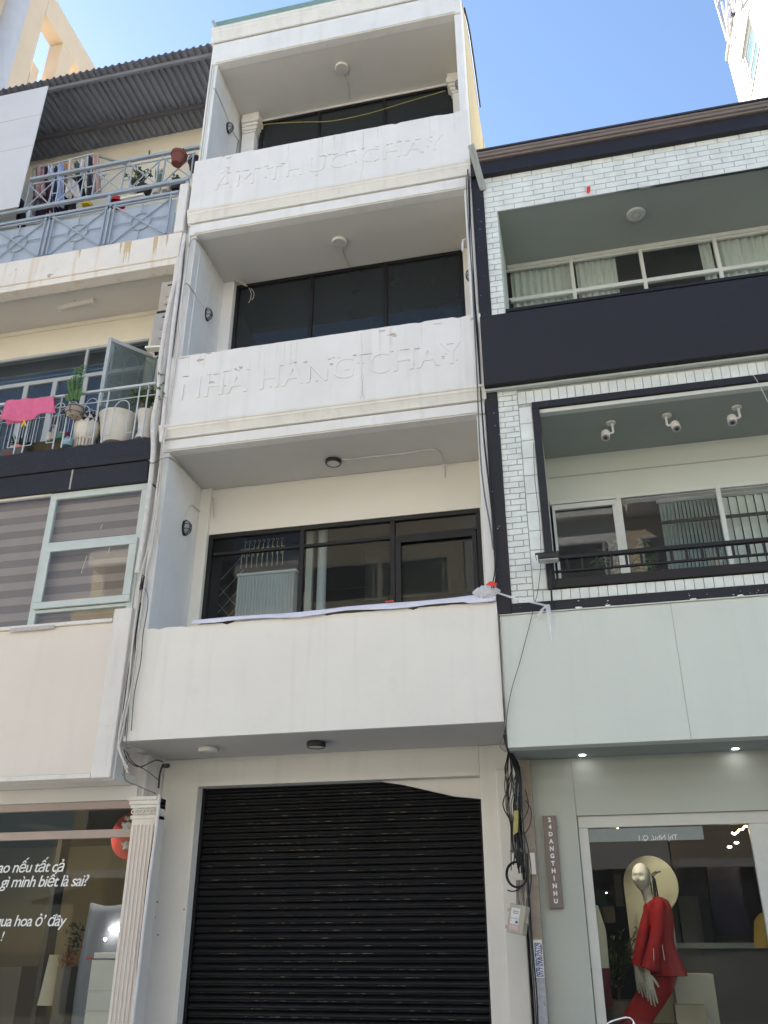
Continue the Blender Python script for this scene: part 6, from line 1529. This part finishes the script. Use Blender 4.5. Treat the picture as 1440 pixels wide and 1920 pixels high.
# pots on top balcony
def pot(t, c, prof, m_, soil=True, n=24):
    part('pot_body', MB().lathe(c, prof, n), m_, t)
    r_, z_ = prof[-2] if len(prof) > 3 else prof[-1]
    if soil: part('soil', MB().lathe(c, [(.0005, z_-.02), (max(.01, r_*.9), z_-.02)], 14), M['soil'], t)
def top_pot(lab, px, pyt, pyb, wpx, m_, y=.30, plant=None, belly=1.0):
    q0, q1 = P(px, pyt, y), P(px, pyb, y); r_ = (P(px+wpx/2, pyt, y).x-P(px-wpx/2, pyt, y).x)/2; h_ = q0.z-q1.z
    t = thing('potted_plant', lab, 'potted plant', (q1.x, y, q1.z), 'pots along the top balcony')
    pot(t, q1, [(.0005, 0), (r_*.72, 0), (r_*.9*belly, h_*.5), (r_, h_*.95), (r_*1.02, h_), (r_*.9, h_)], m_); return t, Vector((q1.x, y, q0.z))
t, c = top_pot('cream pot with leafy plant left on the top railing ledge', 244, 362, 374, 20, M['pot_white']); leaves(t, P(248, 352, .30), 90, .20, .46, .06, M['leaf'], 1, stems=9)
t, c = top_pot('wide black bowl pot right of the cream pot', 268, 354, 368, 26, M['pot_black']); leaves(t, P(262, 350, .33), 80, .18, .38, .055, M['leaf_dark'], 2, stems=9)
t, c = top_pot('small round ivory pot with upright striped leaves', 292, 352, 364, 15, M['pot_white'])
sl_ = MB(); rnd = random.Random(3)
for i in range(9):
    a = Vector((c.x+rnd.uniform(-.03, .03), .3+rnd.uniform(-.02, .02), c.z-.01)); d = Vector((rnd.uniform(-.07, .07), 0, rnd.uniform(.28, .42))); m2 = a+d*.5+Vector((0, 0, .01)); w_ = Vector((.016, .004, 0))
    sl_.sheet([[a-w_, a+w_], [m2-w_*1.1, m2+w_*1.1], [a+d-w_*.1, a+d+w_*.1]])
part('leaf_blades', sl_, M['leaf_pale'], t, kind='stuff')
t, c = top_pot('white glazed pot with small sprout on the top ledge', 311, 346, 360, 20, M['pot_white']); leaves(t, P(326, 345, .28), 18, .06, .28, .055, M['leaf'], 5, stems=2)
t, c = top_pot('black square pot at the right end of the top ledge', 332, 343, 358, 24, M['pot_black'])
rb_ = thing('basin', 'red plastic basin upside down on the top balcony', 'basin', tuple(P(217, 380, .35)))
c = P(219, 384, .35); part('basin_body', MB().lathe(c, [(.12, 0), (.115, .03), (.08, .10), (.0005, .105)], 24), M['red_plastic'], rb_)
tr0 = thing('tray', 'white plastic tray leaning on the top railing', 'tray', tuple(P(252, 372, .1))); part('tray_body', MB().bar(P(228, 376, .09), P(272, 367, .09), .035, .10), M['white_paper'], tr0, bevel=.008)
yl = thing('bag', 'crumpled yellow bag behind the blue grey railing', 'bag', tuple(P(163, 386, .3)))
c = P(163, 387, .3); part('bag_body', MB().lathe(c, [(.0005, 0), (.07, .0), (.085, .035), (.05, .07), (.015, .085), (.0005, .1)], 9), M['yellow_plastic'], yl)
# hanging pots
def hang_pot(lab, px, py, wpx, m_, y, tilt=0):
    c = P(px, py, y); r_ = (P(px+wpx/2, py, y).x-P(px-wpx/2, py, y).x)/2
    t = thing('hanging_pot', lab, 'hanging pot', tuple(c), 'pots hanging from the upper rack')
    m1 = MB().lathe((0, 0, 0), [(.0005, -.17), (r_*.62, -.17), (r_*.9, -.03), (r_*1.02, -.025), (r_*1.04, .02), (r_*.94, .02), (r_*.85, -.02), (.0005, -.02)], 24)
    rm_ = Matrix.Rotation(R(tilt), 4, 'Y'); m1.v = [tuple(c+(rm_ @ Vector(v))) for v in m1.v]; part('pot_body', m1, m_, t)
    hm = MB()
    for k_ in range(3):
        a = k_*2.1+.4; hm.tube([c+Vector((r_*math.cos(a), r_*math.sin(a), .01)), c+Vector((0, .02, .16))], .004, 5)
    part('hanger', hm, M['cable_grey'], t); leaves(t, c, 24, .12, .10, .05, M['leaf_dark'], int(px), stems=6); return t
hang_pot('brown terracotta pot hanging in front of the upper rack', 336, 291, 27, M['terracotta'], -.12, 8)
hang_pot('dark red hanging pot at the right end of the upper rack', 366, 303, 24, M['terracotta_dark'], .12, 0)
pc = thing('pole', 'grey metal pole slanting across the top balcony wall', 'pole', tuple(P(225, 306, 1.0))); part('pole_bar', MB().bar(P(186, 293, 1.3), P(250, 312, 1.3), .03, .04), M['alu'], pc)
wb_ = single('wall_stub', MB().tube([P(280, 283, 1.44), P(280, 291, 1.44)], .012, 8), M['stem'], 'small rusty stub on the cream wall above the hanging pots', 'stub', tuple(P(280, 289, 1.44)))
# towel on the handrail
tw = []
a0_, a1_ = P(13, 756, -.05), P(104, 744, -.05)
for i in range(22):
    u = i/21; row = []
    for j in range(16):
        t = j/15
        pxl = 14+u*(103-14)-(6-13*u)*t*1.0*(1 if u < .5 else .9); pyl = (754-u*9)+t*(38-3*u-2*u*u)+(1.5*math.sin(u*7)*t)
        q_ = P(pxl, pyl, -.06); row.append((q_.x, -.085-.045*math.sin(u*7+t*2)*(t+.15)-.010*math.sin(u*19+t), q_.z))
    top = P(14+u*89, 754-u*9, -.02)
    row = [(top.x, .01, top.z-.10), (top.x, .0, top.z-.02), (top.x, -.02, top.z+.014)]+row
    tw.append(row)
tow = thing('towel', 'bright pink towel folded over the middle balcony handrail', 'towel', tuple(P(58, 750, -.05)))
part('cloth', MB().sheet(tw), M['towel'], tow, solid=.008)
part('inner_layer', MB().sheet([[P(12+u*8, 786+t*10-u*.8, -.028) for t in (0, .5, 1)] for u in range(5)]), M['towel'], tow, solid=.006)
part('peg', MB().bar(P(46, 790, -.085), P(40, 800, -.085), .022, .012).bar(P(45, 788, -.085), P(49, 799, -.085), .018, .012), M['yellow_plastic'], tow, bevel=.003)
# middle balcony plants
def blade_leaf(lm, q_, d, up_, L_, W_, n=5, droop=.3):
    sd_ = d.cross(up_).normalized(); rows = []
    for i in range(n):
        t = i/(n-1); w_ = W_*math.sin(math.pi*(.12+.86*t)); c_ = q_+d*L_*t+up_*(-droop*L_*t*t); rows.append([c_-sd_*w_, c_+up_*.15*W_, c_+sd_*w_])
    lm.sheet(rows)
zz_ = thing('potted_plant', 'upright zz plant in a round stone pot hung at the handrail', 'potted plant', tuple(P(141, 778, -.1)))
c = P(141, 770, -.09); part('pot_body', MB().lathe(c+Vector((0, 0, -.09)), [(.0005, 0), (.07, 0), (.10, .04), (.105, .09), (.095, .14), (.085, .145), (.08, .13)], 22), M['pot_stone'], zz_)
rg_ = MB()
for z_ in (-.06, .02): rg_.tube([c+Vector((.112*math.cos(t*.4), .112*math.sin(t*.4), z_)) for t in range(17)], .004, 5)
for a in (0, 1.57, 3.14, 4.71): rg_.tube([c+Vector((.112*math.cos(a), .112*math.sin(a), .02)), c+Vector((.112*math.cos(a), .112*math.sin(a), -.06)), c+Vector((.03*math.cos(a), .03*math.sin(a), -.10))], .004, 5)
part('wire_holder', rg_, M['cable_black'], zz_)
sm_ = MB(); rnd = random.Random(4)
for k_, (bx_, by_, ex, ey) in enumerate(((138, 752, 144, 692), (142, 752, 157, 686), (136, 752, 131, 712), (144, 754, 150, 720), (140, 752, 138, 705), (134, 754, 127, 735))):
    a, b = P(bx_, by_, -.09), P(ex, ey, -.10+.03*math.sin(k_*2)); bend = Vector((rnd.uniform(-.01, .01), 0, 0)); pth = smooth_path([a, a.lerp(b, .5)+bend, b], 6); sm_.tube(pth, .007, 5)
    ax = (b-a).normalized(); sd_ = ax.cross(Vector((0, -1, 0))).normalized()
    for i in range(11 if k_ < 3 else 7):
        t = .12+.85*i/10; q_ = a.lerp(b, t)
        for s_ in (-1, 1):
            d = (sd_*s_*1.0+ax*.75+Vector((0, -.3*rnd.random(), 0))).normalized(); lm = MB(); blade_leaf(lm, q_, d, Vector((0, -.95, .1)).normalized(), .078*(1-.3*t)*rnd.uniform(.85, 1.15), .0125, 4, .1)
            part('leaf', lm, M['leaf'], zz_)
part('stems', sm_, M['leaf_dark'], zz_, kind='stuff')
# patterned pot
def mid_pot(name, lab, px, y, prof, m_, pyb, soil=True, kind='potted plant'):
    c = P(px, pyb, y); t = thing(name, lab, kind, tuple(c)); part('pot_body', MB().lathe(c, prof, 28), m_, t)
    if soil: part('soil', MB().lathe(c, [(.0005, prof[-1][1]-.02), (prof[-1][0]*.95, prof[-1][1]-.02)], 16), M['soil'], t)
    return t, c
t, c = mid_pot('potted_plant', 'white pot with black triangle pattern on a ribbed base', 157, .14, [(.0005, .0), (.11, .0), (.115, .10), (.10, .12), (.13, .16), (.158, .26), (.160, .33), (.150, .42), (.142, .425), (.138, .40)], M['pot_white'], 843)
for ring_, (zb_, zt_, rb_, rt_) in enumerate(((.31, .365, .1625, .160), (.366, .42, .160, .1545))):
    for k_ in range(14):
        a = k_*2*math.pi/14+(.22 if ring_ else 0); da = math.pi/14
        p1_ = c+Vector((rt_*math.cos(a-da), rt_*math.sin(a-da), zt_)); p2_ = c+Vector((rt_*math.cos(a+da), rt_*math.sin(a+da), zt_)); p3_ = c+Vector((rb_*math.cos(a), rb_*math.sin(a), zb_)); o_ = (p3_-c); o_.z = 0; o_ = o_.normalized()*.003
        part('triangle', MB().prism([p1_+o_, p2_+o_, p3_+o_], o_*.5), M['black_plastic'], t)
for k_ in range(18):
    a = k_*2*math.pi/18; part('rib', MB().tube([c+Vector((.115*math.cos(a), .115*math.sin(a), 0)), c+Vector((.118*math.cos(a), .118*math.sin(a), .11))], .010, 5), M['pot_stone'], t)
leaves(t, c+Vector((.06, .02, .40)), 160, .22, .20, .045, M['leaf_dark'], 8, stems=12)
t, c = mid_pot('potted_plant', 'large round white pot with a flared rim in middle balcony', 216, .22, [(.0005, 0), (.155, 0), (.19, .12), (.215, .28), (.235, .36), (.25, .375), (.25, .39), (.23, .385), (.22, .36)], M['pot_white'], 836)
leaves(t, c+Vector((.0, 0, .36)), 14, .12, .10, .05, M['leaf'], 9, stems=4)
t, c = mid_pot('potted_plant', 'tall narrow white urn with a leafy shrub by the wrapped pipe', 268, .14, [(.0005, 0), (.10, 0), (.10, .02), (.075, .10), (.085, .25), (.11, .36), (.12, .385), (.11, .385), (.10, .36)], M['pot_white'], 826)
leaves(t, c+Vector((.02, -.03, .37)), 260, .28, .60, .06, M['leaf'], 10, stems=18, droop=.5); leaves(t, c+Vector((-.04, -.06, .5)), 60, .34, .22, .07, M['leaf'], 15, stems=6, droop=.7, name='foliage_low')
t, c = mid_pot('potted_plant', 'pink pot with spiky leaves behind the balusters at left', 33, .18, [(.0005, 0), (.06, .0), (.085, .05), (.08, .10), (.06, .11), (.055, .10)], M['pink_plastic'], 852)
lm = MB(); rnd = random.Random(14)
for k_ in range(34):
    a = rnd.uniform(0, 6.28); d = Vector((math.cos(a), math.sin(a)*.6, rnd.uniform(.6, 1.8))).normalized(); blade_leaf(lm, c+Vector((rnd.gauss(0, .05), 0, .09)), d, Vector((0, 0, 1)), rnd.uniform(.14, .30), .015, 4, .45)
part('leaf_blades', lm, M['leaf_dark'], t, kind='stuff')
bx_ = thing('crate', 'grey crate with red round print on the middle balcony floor', 'crate', tuple(P(22, 855, .1)))
a, b = P(2, 842, .08), P(40, 855, .08); part('crate_body', B(a.x, b.x, .08, .30, 6.95, a.z), M['dark_room'], bx_, bevel=.006)
c = P(16, 853, .075); part('print', MB().prism([c+Vector((.05*math.cos(k_*.5236), 0, .035*math.sin(k_*.5236))) for k_ in range(12)], (0, .003, 0)), M['label_red'], bx_)
def bottle(lab, px, py, h_, r_, m_, capm, y=.25):
    c = P(px, py, y); t = thing('bottle', lab, 'bottle', tuple(c), 'cleaning bottles on the middle balcony'); part('bottle_body', MB().lathe(c, [(.0005, 0), (r_, 0), (r_, h_*.7), (r_*.4, h_*.82), (r_*.4, h_*.9)], 14), m_, t)
    part('cap', MB().lathe(c, [(r_*.5, h_*.9), (r_*.5, h_), (.0005, h_)], 12), capm, t); return t, c
bottle('small white bottle with black cap', 90, 826, .14, .028, M['white_paper'], M['black_plastic'])
t, c = bottle('white spray bottle with red nozzle', 99, 824, .20, .028, M['pot_white'], M['white_paper']); part('nozzle', MB().bar(c+Vector((-.05, 0, .21)), c+Vector((.03, 0, .20)), .022), M['label_pink'], t)
bottle('green tub beside the spray bottle', 113, 824, .10, .05, mat('green plastic', (.12, .3, .2), .4, .1, 8, 0), M['white_paper'])
bottle('pale blue tub beside the ribbed pot base', 126, 838, .13, .07, M['blue_plastic'], M['blue_plastic'], .12)
bottle('dark red tub behind the green tub', 124, 822, .08, .04, M['label_red'], M['label_red'], .3)
hdl = thing('door_lock', 'white lock plate on the door leaf behind balusters', 'lock', tuple(P(193, 770, .62)))
part('plate', MB().prism([P(188, 750, .55), P(201, 747, .55), P(199, 776, .55), P(187, 779, .55)], (0, .02, 0)), M['white_paper'], hdl, bevel=.003)
for py in (757, 768): part('keyhole', MB().prism([P(193, py, .548)+Vector((.018*math.cos(k_), 0, .018*math.sin(k_))) for k_ in range(6)], (0, .004, 0)), M['black_plastic'], hdl)
single('storage_shelf', B(P(52, 850, .45).x, P(128, 835, .45).x, .3, .6, 6.95, P(90, 826, .3).z), M['stem'], 'low brown shelf under the cleaning bottles', 'shelf', tuple(P(90, 850, .4)), bevel=.005)

# ------------------------------------------------------------------ towers behind
tw1 = thing('peach_tower', 'peach coloured building top with open pergola frames behind the tin roof', 'building', (-12, 4, 0))
X0 = -10.0
def yz(px, py, x=X0):
    q_ = PX(px, py, x); return q_.y, q_.z
ztop = 20.83; zb = 20.05; o1y0, o1y1, o1z0 = 2.53, 3.25, 18.14; o2y0 = 3.66
part('tower_wall', B(X0-.35, X0, -1.5, 2.53, 6, ztop), M['peach'], tw1, bevel=.02)
part('top_beam', B(X0-.35, X0, 2.531, 9.0, 20.06, ztop), M['peach'], tw1, bevel=.02)
part('lower_wall', B(X0-.35, X0, 2.531, 9.0, 6, 18.14), M['peach'], tw1)
part('post', B(X0-.35, X0, 3.25, 3.66, 18.14, 20.06), M['peach'], tw1, bevel=.015); part('post', B(X0-.35, X0, 4.45, 4.9, 18.14, 20.06), M['peach'], tw1, bevel=.015)
part('rear_beam', B(X0-3.2, X0-.36, 2.9, 3.15, 18.7, 19.1), M['peach'], tw1, bevel=.015)
part('rear_wall', B(X0-3.5, X0-3.2, -1.5, 3.4, 6, 20.6), M['peach'], tw1); part('rear_beam', B(X0-3.5, X0-3.2, 3.4, 9, 19.9, 20.6), M['peach'], tw1)
part('moulding', B(X0, X0+.03, 1.78, 1.92, 6, 20.5), M['pink_wall'], tw1)
dct = thing('air_duct', 'tall grey round duct rising in front of the peach tower', 'duct', tuple(PX(20, 100, -9.6)))
yd = PX(25, 30, -9.5).y
rd_ = .215
part('duct_tube', MB().tube([(-9.5, yd, 10), (-9.5, yd, PX(15, 66, -9.5).z)], rd_, 32), M['grey_duct'], dct); part('duct_tube', MB().tube([(-9.5, yd, PX(15, 66, -9.5).z+.002), (-9.5, yd, 26)], rd_*.97, 32), M['grey_duct'], dct)
tw2 = thing('white_tower', 'tall white building at top right with a recessed window', 'building', (9, 9, 0))
XT = 6.0
def by(*a): return part('tower_wall', B(*a), M['tower_white'], tw2)
wy0, wy1, wz0, wz1 = 8.52, 9.77, 22.0, 23.37
by(XT, 12, 2, wy0, 0, 24.85); by(XT, 12, wy1, 10.95, 0, 24.85); by(XT+.001, 12, wy0, wy1, 0, wz0); by(XT+.001, 12, wy0, wy1, wz1, 24.85)
part('window_sill', B(XT-.03, XT+.2, wy0-.08, wy1+.08, wz0-.06, wz0-.001), M['brown_gutter'], tw2, bevel=.01)
part('window_hood', B(XT-.04, XT-.002, wy0-.15, wy1+.15, wz1+.0, wz1+.05), M['tower_white'], tw2, bevel=.01)
wfm = part('window_frame', MB().box(XT+.04, XT+.10, wy0, wy1, wz0, wz0+.06).box(XT+.04, XT+.10, wy0, wy1, wz1-.06, wz1).box(XT+.04, XT+.10, wy0, wy0+.06, wz0+.06, wz1-.06).box(XT+.04, XT+.10, wy1-.06, wy1, wz0+.06, wz1-.06).box(XT+.04, XT+.10, wy0+.06, wy1-.06, 22.62, 22.68), M['white_paper'], tw2)
part('pane', B(XT+.07, XT+.076, wy0+.06, wy1-.06, wz0+.06, wz1-.06), mat('pale blue reflecting glass', (.07, .13, .16), .15, .1, 3, 0, spec=.6), wfm)
part('coping', B(XT-.06, 12, 2, 11.0, 24.86, 24.96), M['tower_white'], tw2, bevel=.01)
part('groove', MB().box(XT-.004, XT+.001, 7.7, 7.74, 5, 24.8).box(XT-.004, XT+.001, 8.1, 8.13, 5, 22), M['label'], tw2)
fr2 = thing('metal_frame', 'grey metal pipe frame on the roof edge of the white tower', 'frame', (6, 9.5, 24.9))
for a, b, r_ in (((1339, -12), (1365, 76), .05), ((1363, -5), (1366, 75), .045), ((1350, -8), (1345, 14), .04), ((1345, 14), (1352, -10), .03), ((1353, 3), (1372, 88), .035), ((1366, 30), (1373, -6), .04), ((1374, -2), (1376, 20), .05)):
    part('pipe', MB().tube([PX(*a, XT-.35), PX(*b, XT-.15)], r_, 8), M['grey_duct'], fr2)
part('panel', MB().prism([PX(1366, 10, XT), PX(1374, 6, XT), PX(1372, 60, XT), PX(1368, 78, XT), PX(1366, 50, XT)], (.1, 0, 0)), M['cable_grey'], fr2)
part('panel', MB().prism([PX(1365, -10, XT-.1), PX(1371, -10, XT-.1), PX(1371, 30, XT-.1), PX(1366, 36, XT-.1)], (.1, 0, 0)), M['screen'], fr2)
# roof clutter along the top right edge of the shophouse
rc = thing('roof_pipes', 'dark pipes along the top right roof edge of the white shophouse', 'pipes', (XR, 1.0, 14.25))
part('pipe', MB().tube(smooth_path([(XR+.01, .5, 14.2), (XR+.03, .9, 14.27), (XR+.03, 1.6, 14.24), (XR+.02, 2.3, 14.24)], 5), .016, 10), M['cable_black'], rc)

# ------------------------------------------------------------------ houses across the street (behind the camera, sunlit, seen in the panes)
def across(label, x0, x1, h, m_, fl, seed, awn=None):
    t = thing('house_across', label, 'building', ((x0+x1)/2, -15.6, 0)); rnd = random.Random(seed); Y_ = -15.6
    part('wall', B(x0+.02, x1-.02, Y_-9, Y_, 0, h), m_, t)
    part('cornice', B(x0+.02, x1-.02, Y_+.001, Y_+.35, h-.35, h+.1), M['white'], t)
    for f_ in range(fl):
        z_ = 3.6+f_*3.4
        if z_+2.4 > h: break
        part('balcony_slab', B(x0+.1, x1-.1, Y_+.001, Y_+1.0, z_-.2, z_), M['white'], t); part('parapet', B(x0+.1, x1-.1, Y_+.9, Y_+1.0, z_, z_+.9), m_, t)
        n_ = max(1, int((x1-x0)/2))
        for k_ in range(n_):
            a = x0+.4+k_*(x1-x0-.8)/n_; wf_ = part('window', B(a, a+(x1-x0-.8)/n_-.25, Y_+.002, Y_+.06, z_+.3, z_+2.5), M['alu'], t); part('pane', B(a+.08, a+(x1-x0-.8)/n_-.33, Y_+.061, Y_+.07, z_+.4, z_+2.42), M['darker_room'], wf_)
    part('shop_opening', B(x0+.4, x1-.4, Y_+.002, Y_+.05, .1, 2.9), M['darker_room'], t)
    part('awning', MB().prism([Vector((x0+.2, Y_+.01, 3.2)), Vector((x0+.2, Y_+1.8, 2.8)), Vector((x0+.2, Y_+1.8, 2.72)), Vector((x0+.2, Y_+.01, 3.1))], (x1-x0-.4, 0, 0)), M[awn or 'navy'], t)
CRM = mat('sunlit cream facade', (.70, .62, .48), .85, .06, 1, .1); 
across('white house across the street with a navy awning', -3.2, 1.8, 14, M['white'], 3, 1)
across('cream house across the street with a green awning', -8.6, -3.2, 16, CRM, 4, 2, 'green_sheet')
across('yellow house across the street at far left', -15.0, -8.6, 13, M['yellow'], 3, 3)
across('peach house across the street to the right', 1.8, 7.0, 17, M['peach'], 4, 4)
across('pale house across the street at far right', 7.0, 13.0, 13, M['white_low'], 3, 5, 'green_sheet')
